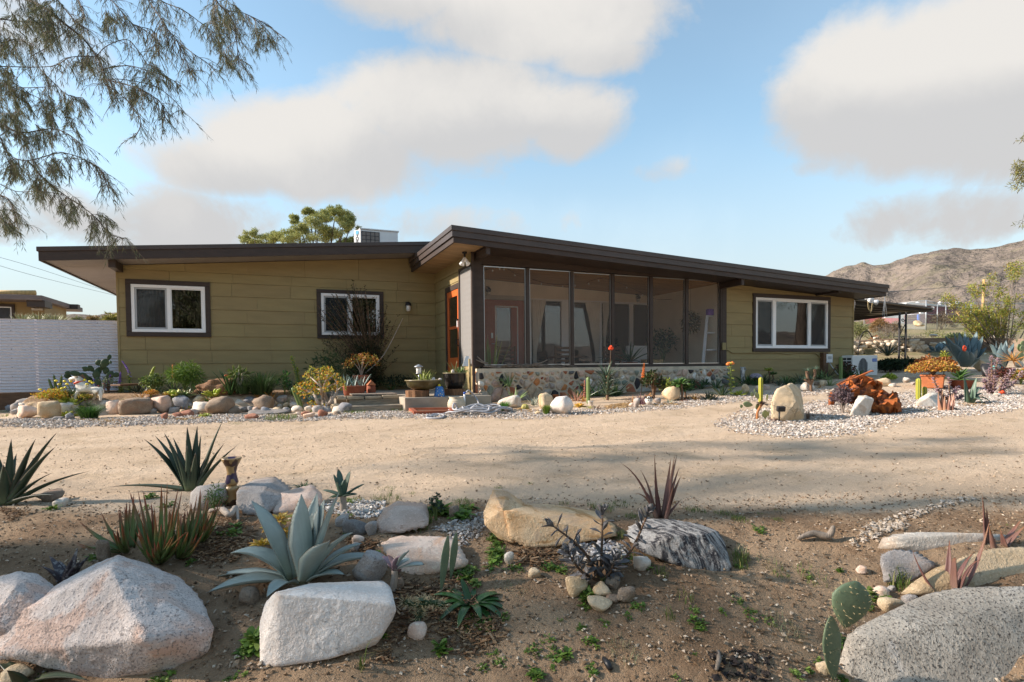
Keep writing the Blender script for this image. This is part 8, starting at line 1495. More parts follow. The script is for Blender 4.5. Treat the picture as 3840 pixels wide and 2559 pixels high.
for i,(sx,L,n)in enumerate(((95,62,60),(150,66,60),(205,64,60),(120,55,50),(235,48,40),(60,40,30))):
 q=atd(sx,1222,15.6+.25*i);k=ppm(q);yt=rosette('yucca',['leftmost pale yucca rising behind the metal fence','pale yucca in front of the brown beam of the neighbouring house','pale yucca right of the middle behind the metal fence','dense pale yucca low in the middle behind the metal fence','small pale yucca nearest the house behind the metal fence','small yucca under the neighbouring window'][i],'yucca',q,n,L*k,L*k*.075,'blade',(2,62),4,L_YUC,seed=180+i,rad=.05,seg=5)
 mb=MB();mb.tube([(q.x,q.y,tz(q.x,q.y)),tuple(q)],.10,7)
 wpart('stem',mb.mesh('stem',BARK,True),yt)
# roof air conditioner
YU=16.4;a=onY(1353,925,YU);b=onY(1492,872,YU);zt0=onY(1353,860,YU).z;zb0=zl(a.x)+.02;x1=b.x;dpu=1.25
ra=thing('rooftop_air_conditioner','large white boxy air conditioner on the left roof','air conditioner',((a.x+x1)/2,YU+dpu/2,zb0))
mb=MB();mb.box(a.x,x1,YU,YU+dpu,zb0,zt0);bev(wpart('cabinet',mb.mesh('cabinet',METALW),ra),.01);mb=MB();mb.box(a.x-.03,x1+.03,YU-.03,YU+dpu+.03,zt0+.001,zt0+.035);bev(wpart('lid',mb.mesh('lid',METALW),ra),.008)
gx0,gx1=onY(1353,880,YU).x+.02,onY(1422,880,YU).x;grl=M('condenser_fins',(.24,.205,.18),.7,.12,9);mb=MB();mb.box(gx0,gx1,YU-.006,YU-.001,zb0+.02,zt0-.05);gr=wpart('grille',mb.mesh('grille',grl),ra)
for i in range(5):xx=gx0+(gx1-gx0)*i/4;mb=MB();mb.box(xx-.008,xx+.008,YU-.018,YU-.008,zb0+.02,zt0-.05);wpart('grille_bar',mb.mesh('grille_bar',GRILLE),gr)
for i in range(9):zz=zb0+.04+(zt0-zb0-.10)*i/8;mb=MB();mb.box(gx0,gx1,YU-.014,YU-.009,zz-.006,zz+.006);wpart('grille_bar',mb.mesh('grille_bar',GRILLE),gr)
mb=MB();mb.box(a.x-.006,a.x-.001,YU+.22,YU+dpu-.03,zb0+.02,zt0-.05);gs=wpart('grille',mb.mesh('grille',grl),ra)
for i in range(9):zz=zb0+.04+(zt0-zb0-.10)*i/8;mb=MB();mb.box(a.x-.014,a.x-.009,YU+.22,YU+dpu-.03,zz-.008,zz+.008);wpart('grille_bar',mb.mesh('grille_bar',GRILLE),gs)
mb=MB();xL=onY(1340,880,YU).x;ang=math.radians(-48)
mb.hexa([(a.x-.16,YU+.16,zb0+.02),(a.x-.002,YU-.004,zb0+.02),(a.x-.002,YU+.05,zb0+.02),(a.x-.10,YU+.2,zb0+.02)],[(a.x-.16,YU+.16,zt0-.01),(a.x-.002,YU-.004,zt0-.01),(a.x-.002,YU+.05,zt0-.01),(a.x-.10,YU+.2,zt0-.01)]);cp=wpart('corner_panel',mb.mesh('corner_panel',METALW),ra)
tdir=Vector((.158,-.164,0)).normalized();tn=Vector((-tdir.y*-1,0,0));nrm=Vector((-.164,-.158,0)).normalized();cen=Vector((a.x-.081,YU+.078,0))+nrm*.006
for i,ch in enumerate('YORK'):
 z=onY(1338,884+9.6*i,YU).z;text(ch,(cen.x,cen.y,z),(math.pi/2,0,math.atan2(tdir.y,tdir.x)),.135,BLACKP,cp,'letter')
V,F=ico(2);mb=MB();q=Vector((cen.x,cen.y,onY(1338,870,YU).z));mb.add([q+tdir*(.055*math.cos(.4*i))+Vector((0,0,.055*math.sin(.4*i)))for i in range(16)],[tuple(range(16))]);wpart('emblem',mb.mesh('emblem',M('cyan_print',(.10,.42,.62),.4,.05,3)),cp)
# things on and inside the porch
rnd=random.Random(6);mb=MB();zs=swz1+.01
for i in range(16):
 x0=3.95+rnd.uniform(0,.5);x1_=rnd.uniform(4.8,6.2);y=swy+.02+rnd.uniform(0,.14);P=[]
 for k in range(12):u=k/11;P.append((x0+(x1_-x0)*u,y+rnd.uniform(-.02,.02),zs+.012+.05*(i/16)*math.sin(3.1*u)+.022*math.sin(u*17+i)))
 mb.tube(smoothline(P,3),[.014*(1-.6*j/33)for j in range(34)],5)
for(x,y),(x2,y2)in(((1785,1350),(1880,1375)),((1790,1338),(1830,1362)),((2000,1362),(2052,1350))):mb.tube(smoothline([onY(x,y,swy+.05),onY((x+x2)/2,(y+y2)/2+6,swy+.05),onY(x2,y2,swy+.08)],4),.012,5)
solo('dry_branches',mb.mesh('dry_branches',WOODG,True),'bundle of grey twisted dry branches lying on the stone wall ledge','branches')
p=Vector((4.35,11.75,.36));t=thing('planter_trough','trough of tall green spears behind the first porch screen','planter',p);mb=MB();mb.box(-.32,.32,-.13,.13,0,.32);bev(part('trough',mb.mesh('trough',WOODB),t));rosette('spear_plant','tall pale-tipped green spears behind the first porch screen','plant',p+Vector((0,0,.30)),16,.95,.05,'blade',(0,16),4,L_ALOELT,seed=190,rad=.22)
def chair(p,rz,label,mat=WOODB,group=None):
 t=thing('wooden_chair',label,'chair',p,rz,group)
 for x in(-.22,.22):
  mb=MB();mb.bar((x,-.22,0),(x,-.25,.95),.04);part('leg',mb.mesh('leg',mat),t);mb=MB();mb.bar((x,.22,0),(x,.22,.44),.04);part('leg',mb.mesh('leg',mat),t)
 mb=MB();mb.box(-.24,.24,-.22,.24,.44,.47);part('seat',mb.mesh('seat',mat),t)
 for z in(.60,.70,.80,.90):mb=MB();mb.box(-.20,.20,-.255,-.235,z-.03,z+.03);part('slat',mb.mesh('slat',mat),t)
 return t
chair((4.95,12.5,.36),.1,'dark slatted wooden chair in front of the red front door');chair((6.3,12.2,.36),.05,'brown slatted wooden chair behind the second porch screen');chair((7.75,12.3,.36),-.1,'brown slatted wooden chair behind the third porch screen')
t=thing('garden_table','low round wooden table between the porch chairs','table',(6.9,12.9,.36));mb=MB();mb.lathe([(.5,.68),(.5,.72)],24);part('table_top',mb.mesh('table_top',WOODB),t);mb=MB();mb.lathe([(.2,0),(.05,.05),(.05,.68)],12);part('leg',mb.mesh('leg',WOODB),t)
p=Vector((8.55,12.6,.36));t=thing('armchair','pale cushioned armchair behind the fourth porch screen','chair',p,.15)
for nm,bxs in(('seat',(-.35,.35,-.3,.35,.18,.44)),('backrest',(-.36,.36,-.42,-.28,.3,.98)),('armrest',(-.45,-.36,-.35,.35,.15,.62)),('armrest',(.36,.45,-.35,.35,.15,.62))):mb=MB();mb.box(*bxs);o=bev(part(nm,mb.mesh(nm,CUSH),t),.05,3)
mb=MB();mb.box(8.5,9.0,11.7,11.95,.36,.98);bev(solo('wooden_crate',mb.mesh('wooden_crate',POLE),'small tan wooden crate behind the fourth porch screen','crate'));
p=Vector((8.05,11.75,.36));t=rosette('corn_plant','spiky potted plant standing behind the third porch screen','plant',p+Vector((0,0,.55)),18,.85,.06,'blade',(2,75),25,L_STRAPGR,seed=191);mb=MB();mb.lathe([(.13,-.55),(.18,-.1),(.18,0),(.01,-.02)],16);part('pot',mb.mesh('pot',TERRAD,True),t)
shrub('potted_plant','dark leafy potted plant behind the fifth porch screen','plant',Vector((9.75,12.7,.8)),.8,1.2,8,420,.14,.05,[(.04,.08,.03),(.06,.10,.04)],mat=STEMG,seed=70,clumps=10,crown=.4);mb=MB();mb.lathe([(.18,0),(.25,.45),(.27,.45),(.27,.5),(.01,.46)],18);solo('plant_pot',mb.mesh('plant_pot',CREAMC,True),'pale pot of the dark leafy plant inside the porch','pot',(9.75,12.7,.36))
LP=[onY(2637,1362,11.45),onY(2653,1180,11.6),onY(2690,1362,11.45),onY(2676,1180,11.6)];ls=thing('ladder_shelf','white leaning ladder shelf behind the last porch screen','shelf',(LP[0].x,11.5,.36))
for a_,b_ in((LP[0],LP[1]),(LP[2],LP[3])):f_=a_+(a_-b_)*.42;f_.z=.37;f_.y=min(f_.y,11.42);mb=MB();mb.bar(f_,b_,.06,.05);wpart('rail',mb.mesh('rail',VINYL),ls)
for u,dpt in((.97,.05),(.62,.08),(.27,.1),(-.1,.12)):
 q0,q1=LP[0].lerp(LP[1],u),LP[2].lerp(LP[3],u);mb=MB();mb.box(q0.x,q1.x,q0.y-dpt,q0.y+.04,q0.z-.02,q0.z+.01);wpart('shelf_board',mb.mesh('shelf_board',VINYL),ls)
q=LP[1].lerp(LP[3],.3);mb=MB();mb.box(q.x-.10,q.x+.10,q.y-.09,q.y+.01,q.z-.02,q.z+.13);solo('small_box',mb.mesh('small_box',PUF),'small purple box on top of the white ladder shelf','box')
p=onY(2590,1110,11.8);t=thing('hanging_plant','trailing dry plant hanging in the last porch bay','plant',Vector((p.x,11.8,1.85)));C=blob_pts(random.Random(4),(0,0,.1),.26,.2,.3,420,.2);part('foliage',leaves_mesh(C,.11,.035,[(.16,.13,.05),(.10,.10,.04),(.20,.15,.07)],4,.5,.4),t);mb=MB();mb.tube([(0,0,.2),(0,0,zr_under(p.x)-1.85)],.006,4);part('cord',mb.mesh('cord',TWIG),t)
for lb,ends in(('string of bulbs along the front of the porch ceiling',[(1725+60,1020,11.6),(1860,1004,11.6),(1890,1002,11.6),(1950,1038,12.5)]),('string of bulbs sagging over the porch window',[(1975,1040,13.4),(2045,1062,13.4),(2110,1068,13.4),(2180,1062,13.4)]),('string of bulbs under the right porch ceiling',[(2200,1060,12.4),(2260,1045,12.2),(2350,1072,12.8),(2445,1118,13.2),(2500,1124,13.2),(2560,1115,13.2)])):
 pts=smoothline([onY(*e)for e in ends],5);t=thing('string_lights',lb,'lights',pts[0]);mb=MB();mb.tube(pts,.005,4);wpart('cable',mb.mesh('cable',BLACKP),t)
 for q in pts[1::3]:V,F=ico(1);mb=MB();mb.add([(v[0]*.018+q.x,v[1]*.018+q.y,v[2]*.03+q.z-.05)for v in V],F);wpart('bulb',mb.mesh('bulb',BULB,True),t)
# trees
def needles(C,name,cols,seed,L,W,droop=.5,flat=.35,n_=1):
 return leaves_mesh(C,L,W,cols,seed,droop,flat,name,NEEDLE)
def far_tree(name,label,p,lobes,d_,cols,trunk_h,seed,L=.28,W=.07,n=520,r=.2):
 t=thing(name,label,'tree',p);rnd=random.Random(seed);mb=MB();C=[];mb.tube(smoothline([(0,0,-.2),(.1,0,trunk_h*.5),(0,0,trunk_h)],5),[r*(1-.05*i)for i in range(11)],8);part('trunk',mb.mesh('trunk',BARK,True),t);mb=MB()
 for(x,y,rw,rh)in lobes:
  c=atd(x,y,d_+rnd.uniform(-1,1))-p;k=d_/FPX;mb.tube(smoothline([(0,0,trunk_h*.6),c*.5+Vector((0,0,trunk_h*.3)),c],4),[r*.35*(1-.09*i)for i in range(9)],5)
  for _ in range(9):
   a=c+Vector((rnd.gauss(0,.55)*rw*k,rnd.gauss(0,.5)*rw*k,rnd.gauss(0,.5)*rh*k));C+=blob_pts(rnd,a,rw*k*.40,rw*k*.40,rh*k*.36,n//9,.1)
 part('limb',mb.mesh('limb',BARK,True),t);part('crown',needles(C,'crown',cols,seed,L,W,.35,.4),t);return t
GT=[(.40,.41,.14),(.32,.34,.11),(.46,.46,.19),(.22,.25,.08)]
p=atd(1200,980,31);p.z=.3;far_tree('feathery_tree','large feathery olive tree rising behind the left roof',p,[(1090,890,45,24),(1130,860,45,30),(1180,830,50,34),(1225,810,38,28),(1260,790,26,18),(1305,810,34,24),(1290,840,34,26),(1190,880,60,30),(1250,870,46,34),(1100,820,22,16),(1050,895,40,20),(1315,850,20,18),(1160,790,18,12)],31,GT,6.5,3,L=.15,W=.03,n=2400)
p=atd(960,980,36);p.z=.3;far_tree('feathery_tree','smaller feathery tree left of the large one behind the roof',p,[(925,900,26,14),(955,880,22,16),(1000,895,26,14),(1035,880,14,12),(980,910,40,12)],36,GT,7.5,5,L=.16,W=.03,n=1500)
p=atd(1308,980,33);p.z=.3;far_tree('feathery_tree','dark tree top beside the roof air conditioner',p,[(1300,905,22,16),(1325,890,18,16),(1280,915,14,8)],33,[(.10,.13,.035),(.14,.16,.05)],6.5,6,L=.16,W=.03,n=1200)
for i,(x,y,rw,rh,dq,cl)in enumerate(((425,1196,20,16,70,[(.30,.26,.06),(.22,.20,.05)]),(345,1198,9,10,80,[(.33,.22,.08),(.26,.17,.07)]),(380,1204,22,8,85,[(.16,.16,.06),(.12,.12,.05)]),(290,1204,16,8,75,[(.20,.20,.09)]))):
 p=atd(x,1240,dq);p.z=-1;k=dq/FPX;far_tree('far_tree',['yellow olive tree nearest the left house corner','orange tinted far tree behind the metal fence','dark low tree between the two yellowish far trees','pale far tree beside the neighbouring house'][i],p,[(x,y,rw,rh),(x-rw*.5,y+rh*.4,rw*.8,rh*.7),(x+rw*.5,y+rh*.3,rw*.8,rh*.7)],dq,cl,3.0,11+i,L=.6,W=.25,n=220,r=.25)
ov=CR(0,0,1.742);TD=5.2;tp=Vector((-5.3,4.6,0));tp.z=tz(tp.x,tp.y)-.05;bt=thing('tamarisk_tree','wispy grey-green needle tree hanging into the upper left corner','tree',tp);rnd=random.Random(21);mb=MB()
mb.tube(smoothline([(0,0,0),(.15,0,1.2),(.1,.2,2.4),(.4,.4,3.6),(.8,.5,5.0),(1.0,.5,6.4)],5),[.30*(1-.032*i)for i in range(26)],10);mb.tube(smoothline([(.1,.1,1.8),(-.6,.3,3.0),(-1.6,.3,4.4),(-2.4,.6,5.6)],5),[.2*(1-.05*i)for i in range(16)],8);part('trunk',mb.mesh('trunk',BARK,True),bt)
LIMBS=[([(-160,-120),(90,-30),(270,40),(440,170),(550,260),(630,370),(680,470),(665,525)],13),([(680,450),(830,430),(960,460),(1080,500),(1150,540)],5),([(690,520),(880,570),(1000,630),(1060,690),(1080,770)],5),([(690,520),(800,520),(1000,560),(1120,640),(1210,740)],3),([(-150,110),(0,125),(180,145),(350,150)],7),([(-140,430),(0,435),(330,435),(460,375),(620,370)],5),([(-120,535),(0,540),(120,572),(300,570)],4),([(0,540),(250,640),(330,720)],4),([(-200,760),(0,810),(140,868),(340,842),(450,880),(520,940)],8),([(140,868),(180,960),(230,1100),(270,1250)],5),([(-60,850),(0,900),(60,1010),(180,1050),(400,1000),(560,1050),(660,1120),(700,1220)],5),([(180,1050),(300,1180),(400,1260),(600,1400),(720,1530),(830,1560)],6),([(-40,1180),(100,1250),(250,1250),(400,1270)],3),([(940,-80),(970,0),(1050,120),(1100,200),(1150,260),(1220,410),(1240,480)],5),([(1000,-60),(1060,10),(1200,70),(1350,180),(1470,260)],6),([(1150,260),(1260,350),(1350,410),(1410,470)],3),([(1380,-60),(1430,30),(1500,100),(1540,230),(1560,430)],6),([(1470,70),(1600,90),(1700,160),(1780,290)],4),([(1600,90),(1720,150),(1860,250)],2),([(330,-60),(400,30),(490,140),(580,200)],6),([(480,-50),(530,40),(545,120),(470,170),(320,300),(200,370)],5),([(680,-50),(780,60),(870,160),(1010,210),(1040,350)],4),([(1050,120),(1010,210),(1020,290),(1050,400)],3),([(-60,300),(50,270),(120,260),(220,290)],4),([(700,560),(760,600),(850,680),(920,800),(880,900)],3),([(420,1030),(560,1050),(660,1110),(700,1220)],2),([(-40,1280),(40,1290),(90,1380),(110,1460)],5),([(620,380),(700,300),(830,260),(900,330)],2),([(250,440),(340,530),(440,620),(540,640)],4)]
DENSE=[(720,110,70),(530,360,70),(400,680,150),(80,650,110),(60,780,100),(1420,180,100),(1000,470,70),(460,1330,60),(640,1440,70),(200,40,150),(20,1400,80),(1510,360,60),(90,1080,70),(40,260,110),(300,200,60),(880,580,50),(250,1190,60),(350,1060,60),(1460,60,90),(320,90,80),(230,860,60),(1720,230,50),(0,480,90)]
lb2=MB();tw=MB();C=[];k=TD/FPX/1.742
def twig(q,length,seedv,dense):
 d=Vector((rnd.uniform(-.55,.75),rnd.uniform(-.5,.5),rnd.uniform(-1.0,.15))).normalized();pts=[Vector(q)]
 for i in range(6):d=(d+Vector((.03,0,-.22))+Vector((rnd.uniform(-.22,.22),rnd.uniform(-.22,.22),rnd.uniform(-.1,.1)))).normalized();pts.append(pts[-1]+d*length/6)
 tw.tube(pts,[.0028*(1-.11*i)for i in range(7)],3,cap=False)
 for i in range(1,7):
  for _ in range(7 if dense else 3):
   u=rnd.random();w=pts[i-1].lerp(pts[i],u);dr=(pts[i]-pts[i-1]).normalized();C.append((w,(dr*.9+Vector((rnd.uniform(-1,1),rnd.uniform(-1,1),rnd.uniform(-.9,.3)))*.75)))
for li,(pth,w)in enumerate(LIMBS):
 dl=TD+.5*math.sin(li*2.3);pts=smoothline([atd(*ov(x,y),dl+.12*math.sin(i*1.9+li))-tp for i,(x,y)in enumerate(pth)],5);n=len(pts);lb2.tube(pts,[max(.0035,w*k*.80*(1-.75*i/n))for i in range(n)],6)
 for i in range(n):
  for _ in range(2 if w>3 else 1):twig(pts[i],rnd.uniform(.10,.30),0,False)
 if pth[0][0]<0 or pth[0][1]<-40:
  s=pts[0];lb2.tube(smoothline([s,s*.55+Vector((.2,.2,2.0)),Vector((.3,.3,3.2+.15*(li%6)))],4),[max(.008,w*k*.8)*(1+.12*j)for j in range(9)],6)
for(x,y,r)in DENSE:
 for _ in range(int(r*.30)):
  a=rnd.uniform(0,6.28);s=r*math.sqrt(rnd.random());q=atd(*ov(x+s*math.cos(a),y+s*math.sin(a)*.9),TD+rnd.uniform(-.5,.5))-tp;twig(q,rnd.uniform(.08,.2),0,True)
part('limb',lb2.mesh('limb',BARK,True),bt);part('twig',tw.mesh('twig',TWIG,False),bt)
NC=[(.15,.17,.085),(.11,.13,.06),(.19,.19,.10),(.08,.095,.045),(.15,.125,.08)]
part('foliage',needles(C,'foliage',NC,5,.062,.0042,.25,.8),bt)
def outside(q):
 x,y,z=proj(q);return z<.3 or x<-30 or y<-30 or x>3880
C=[];rnd=random.Random(31)
for _ in range(60):
 v=Vector((rnd.gauss(0,1),rnd.gauss(0,1),rnd.gauss(0,1)));v=v.normalized()*rnd.random()**.45;q=Vector((-6.6,5.1,4.3))+Vector((v.x*3.3,v.y*2.3,v.z*2.4))
 if outside(q+Vector((.6,.2,-.5)))and outside(q):C+=blob_pts(rnd,q-tp,.50,.45,.42,230,.1)
part('crown',needles(C,'crown',NC,6,.20,.016,.4,.5),bt)
def shade_tree(label,base,cen,rad,ncl,seed,lean=(0,0),r=.32,nn=200,L=.26,W=.022):
 t=thing('tamarisk_tree',label,'tree',(base[0],base[1],tz(*base)-.05));rn=random.Random(seed);b=Vector(t.location);c=Vector(cen);mb=MB();dirs=[]
 mb.tube(smoothline([(0,0,0),(lean[0]*.3,lean[1]*.3,1.2),(lean[0]*.7,lean[1]*.7,2.6),c-b],6),[r*(1-.035*i)for i in range(19)],10)
 mb.tube(smoothline([(lean[0]*.2,lean[1]*.2,.9),(-lean[0]*.3+.4,.5,2.6),(-lean[0]*.6+.6,.8,4.6)],5),[r*.7*(1-.06*i)for i in range(11)],8);part('trunk',mb.mesh('trunk',BARK,True),t);C=[];mb=MB()
 for i in range(ncl):
  v=Vector((rn.gauss(0,1),rn.gauss(0,1),rn.gauss(0,1))).normalized()*rn.random()**.4;q=c+Vector((v.x*rad[0],v.y*rad[1],v.z*rad[2]))
  if proj(q)[2]>0 and not outside(q):continue
  C+=blob_pts(rn,q-b,.6,.6,.5,nn,.1)
  if i%4==0:mb.tube(smoothline([c-b-Vector((0,0,1.5)),(c-b+q-b)*.5,q-b],3),[.06,.05,.045,.04,.03,.02,.015],5)
 part('limb',mb.mesh('limb',BARK,True),t);part('crown',needles(C,'crown',NC,seed,L,W,.4,.5),t);return t
shade_tree('leaning needle tree beyond the right edge with foliage just reaching into view',(20.3,4.7),(21.8,5.6,5.4),(3.0,2.6,2.6),80,41,(1.5,.7),.40)
shade_tree('big needle tree standing left of the photographer',(-8.4,2.2),(-8.4,2.6,4.6),(3.0,1.9,2.2),24,43,(.6,.3),.35)
shade_tree('big needle tree standing behind the photographer',(3.6,-8.0),(4.4,-8.0,4.6),(4.2,3.0,2.8),90,44,(1.0,.3),.42,260,.34,.07)
shade_tree('dark needle tree farther behind the photographer',(-2.0,-11),(-2,-11,4.4),(4.6,3.0,3.0),110,45,(.6,.3),.4,260,.34,.08)
q0=[(3822,640),(3815,690),(3835,520),(3832,840),(3826,620),(3840,660)];t=thing('tree_sprig','olive sprigs of a tree hanging in at the right edge','branch',atd(3870,620,9));C=[];mb=MB();rnd=random.Random(8);b=Vector(t.location)
for i,(x,y)in enumerate(q0):e=atd(x,y,9)-b;mb.tube(smoothline([(.5,0,.2),e*.5+Vector((.1,0,.05)),e],4),[.012*(1-.1*j)for j in range(9)],4);C+=blob_pts(rnd,e,.12 if i not in(2,3)else .05,.1,.10 if i not in(2,3)else .05,150 if i not in(2,3)else 40,.1)
part('twig',mb.mesh('twig',TWIG),t);part('foliage',needles(C,'foliage',[(.26,.25,.06),(.18,.19,.05),(.20,.16,.09)],9,.075,.012,.2,.4),t)
rnd=random.Random(15);FL=[(L_ALOEGR,'aloe',(5,75),.14,'small grey green rosette filling the raised bed'),(L_STRAPGR,'blade',(3,60),.08,'small dark grassy plant filling the raised bed'),(L_LIME,'spoon',(8,75),.45,'small lime green rosette filling the raised bed'),(L_ORANGEP,'aloe',(10,75),.16,'small orange tinted rosette filling the raised bed'),(L_ALOEDK,'aloe',(5,70),.12,'small dark spiky plant filling the raised bed')]
for i in range(54):
 x=rnd.uniform(-3.6,.8);y=rnd.uniform(11.75,13.7)if i%3 else rnd.uniform(11.6,12.0);m,pr,th,wr,lb=FL[(0,1,4,2,1,4,3,0,1)[i%9]];L=rnd.uniform(.14,.36)*(1.25 if y>12.8 else .8)
 rosette('bed_plant',lb,'plant',(x,y,tz(x,y)-.01),14,L,L*wr,pr,th,14,m,seed=700+i,rad=.03,group='small plants filling the raised bed',seg=5)
for i in range(46):
 x=rnd.uniform(4.2,14.5);y=(10.75 if x<10.4 else 10.9)-rnd.uniform(0,.7);m,pr,th,wr,lb=FL[(0,1,4,1)[i%4]];L=rnd.uniform(.2,.50)
 rosette('bed_plant',lb.replace('the raised bed','the bed before the porch wall and right wing'),'plant',(x,y,tz(x,y)-.01),14,L,L*wr,pr,th,14,m,seed=760+i,rad=.03,group='small plants filling the front bed',seg=5)
# stuff: gravel, mulch, weeds, clods
def poly_pts(poly,n,rs):
 P=np.array([(q[0],q[1])for q in poly]);lo,hi=P.min(0),P.max(0);out=np.zeros((0,2))
 while len(out)<n:
  c=rs.uniform(lo,hi,(n*2,2));e=polysd(c[:,0],c[:,1],[tuple(x)for x in P])+.10*fbm(c[:,0]*3,c[:,1]*3,5,3);keep=(e>0)&(rs.rand(len(c))<np.clip(e/.34,.10,1));out=np.vstack([out,c[keep]])
 return out[:n]
OCT=np.array([(1,0,0),(0,1,0),(-1,0,0),(0,-1,0),(0,0,1),(.35,.2,-.9)],float);OF=[(0,1,4),(1,2,4),(2,3,4),(3,0,4),(1,0,5),(2,1,5),(3,2,5),(0,3,5)]
def pebbles(name,pts,smin,smax,cols,seed,flat=.6,lift=.3,label=None,mat=None):
 rs=np.random.RandomState(seed);n=len(pts);s=smin+(smax-smin)*rs.rand(n)**2.2;z=terrain(pts[:,0],pts[:,1]);a=rs.uniform(0,6.283,n)
 V=OCT[None]*rs.uniform(.65,1.2,(n,6,1))*s[:,None,None]*np.stack([rs.uniform(.8,1.35,n),rs.uniform(.6,1,n),np.full(n,flat)*rs.uniform(.6,1.1,n)],1)[:,None,:]
 tl=rs.normal(size=(n,2))*.35;V[:,:,2]+=V[:,:,0]*tl[:,:1]+V[:,:,1]*tl[:,1:]
 X=V[:,:,0]*np.cos(a)[:,None]-V[:,:,1]*np.sin(a)[:,None];Y=V[:,:,0]*np.sin(a)[:,None]+V[:,:,1]*np.cos(a)[:,None]
 P=np.stack([X+pts[:,:1],Y+pts[:,1:2],V[:,:,2]+(z+s*lift*flat)[:,None]+rs.rand(n)[:,None]*s[:,None]*.5],2).reshape(-1,3)
 F=(np.array(OF)[None]+np.arange(n)[:,None,None]*6).reshape(-1,3).tolist();cc=np.array(cols)[rs.randint(0,len(cols),n)]*rs.uniform(.7,1.2,(n,1))
 return struct(name,mkmesh(name,P,F,mat or PEBBLE,False,col=np.repeat(cc,6,0)),'stuff',label)
GRV=[(.56,.51,.46),(.46,.41,.36),(.36,.33,.30),(.62,.57,.52),(.34,.27,.22),(.48,.39,.31),(.27,.25,.24),(.52,.46,.40)]
rs=np.random.RandomState(2)
low=[(-60,1602),(150,1612),(300,1606),(600,1600),(900,1585),(1100,1586),(1400,1574),(1800,1572),(2000,1575),(2200,1560),(2400,1548),(2560,1536),(2700,1522),(2850,1508),(3000,1494),(3120,1478)]
hig=[(3150,1456),(3000,1462),(2850,1476),(2700,1488),(2560,1500),(2400,1520),(2200,1532),(2080,1535),(1960,1536),(1850,1530),(1780,1538),(1560,1548),(1500,1540),(1330,1545),(1150,1556),(900,1552),(600,1560),(300,1572),(60,1560),(-60,1580)]
strip=[tuple(hit(*q)[:2])for q in low+hig];pebbles('gravel_strip',poly_pts(strip,20000,rs),.009,.026,GRV,1)
isl=[tuple(hit(*q)[:2])for q in((2650,1592),(2700,1562),(2780,1540),(2880,1526),(3010,1506),(3120,1492),(3300,1478),(3420,1462),(3600,1450),(3860,1450),(3900,1530),(3700,1560),(3560,1566),(3440,1572),(3380,1585),(3330,1612),(3250,1632),(3100,1648),(2920,1646),(2760,1625))];pebbles('gravel_island',poly_pts(isl,30000,rs),.009,.026,GRV,3)
g2=[tuple(hit(*q)[:2])for q in(c2(715,470),c2(740,415),c2(900,405),c2(1110,415),c2(1100,470),c2(1000,520),c2(830,525))];pebbles('gravel_patch',poly_pts(g2,900,rs),.006,.018,[(.50,.48,.46),(.62,.58,.53),(.36,.34,.33),(.55,.48,.40)],5)
g3=[tuple(hit(*q)[:2])for q in(c3(690,740),c3(760,690),c3(900,670),c3(1050,640),c3(1150,720),c3(1100,820),c3(900,790),c3(760,790))];pebbles('gravel_patch',poly_pts(g3,420,rs),.006,.022,[(.50,.48,.48),(.66,.62,.58),(.34,.33,.35),(.55,.48,.40)],6)
g4=[tuple(hit(*q)[:2])for q in(c2(1400,590),c2(1560,530),c2(1725,470),c3(260,500),c3(190,620),c3(60,690),c2(1600,640))];pebbles('gravel_patch',poly_pts(g4,700,rs),.005,.015,GRV,7)
g5=[tuple(hit(*q)[:2])for q in(c4(860,690),c4(950,600),c4(1150,470),c4(1400,410),c4(1600,365),c4(1700,380),c4(1500,440),c4(1250,530),c4(1080,610),c4(950,660))];pebbles('gravel_patch',poly_pts(g5,1100,rs),.005,.018,[(.40,.31,.22),(.50,.41,.32),(.32,.24,.17),(.45,.38,.31),(.56,.48,.40)],8)
n=15000;d=2.0+rs.rand(n)**1.6*8.5;l=rs.uniform(-1.05,1.05,n)*d;pts=np.stack([l*CH+d*SH,-l*SH+d*CH],1);pts=pts[pts[:,1]<9.3-.1*pts[:,0]];pebbles('drive_grit',pts,.002,.012,[(.26,.19,.12),(.34,.25,.17),(.46,.36,.26),(.17,.12,.08),(.56,.46,.35)],9,.7)
n=17000;d=1.2+rs.rand(n)*2.4;l=rs.uniform(-.95,.95,n)*d;pts=np.stack([l*CH+d*SH,-l*SH+d*CH],1);pebbles('soil_crumbs',pts,.0016,.010,[(.17,.11,.062),(.26,.17,.10),(.34,.24,.155),(.11,.07,.04),(.52,.42,.32),(.22,.14,.08)],10,.75)
pts=np.array([tuple(hit(x+random.Random(int(x)).uniform(-5,5),y)[:2])for x,y in[(rs.uniform(2660,2900),rs.uniform(2440,2556))for _ in range(160)]]);pebbles('burnt_soil_crumbs',pts,.004,.018,[(.018,.014,.014),(.035,.026,.022),(.06,.045,.035)],11,.7)
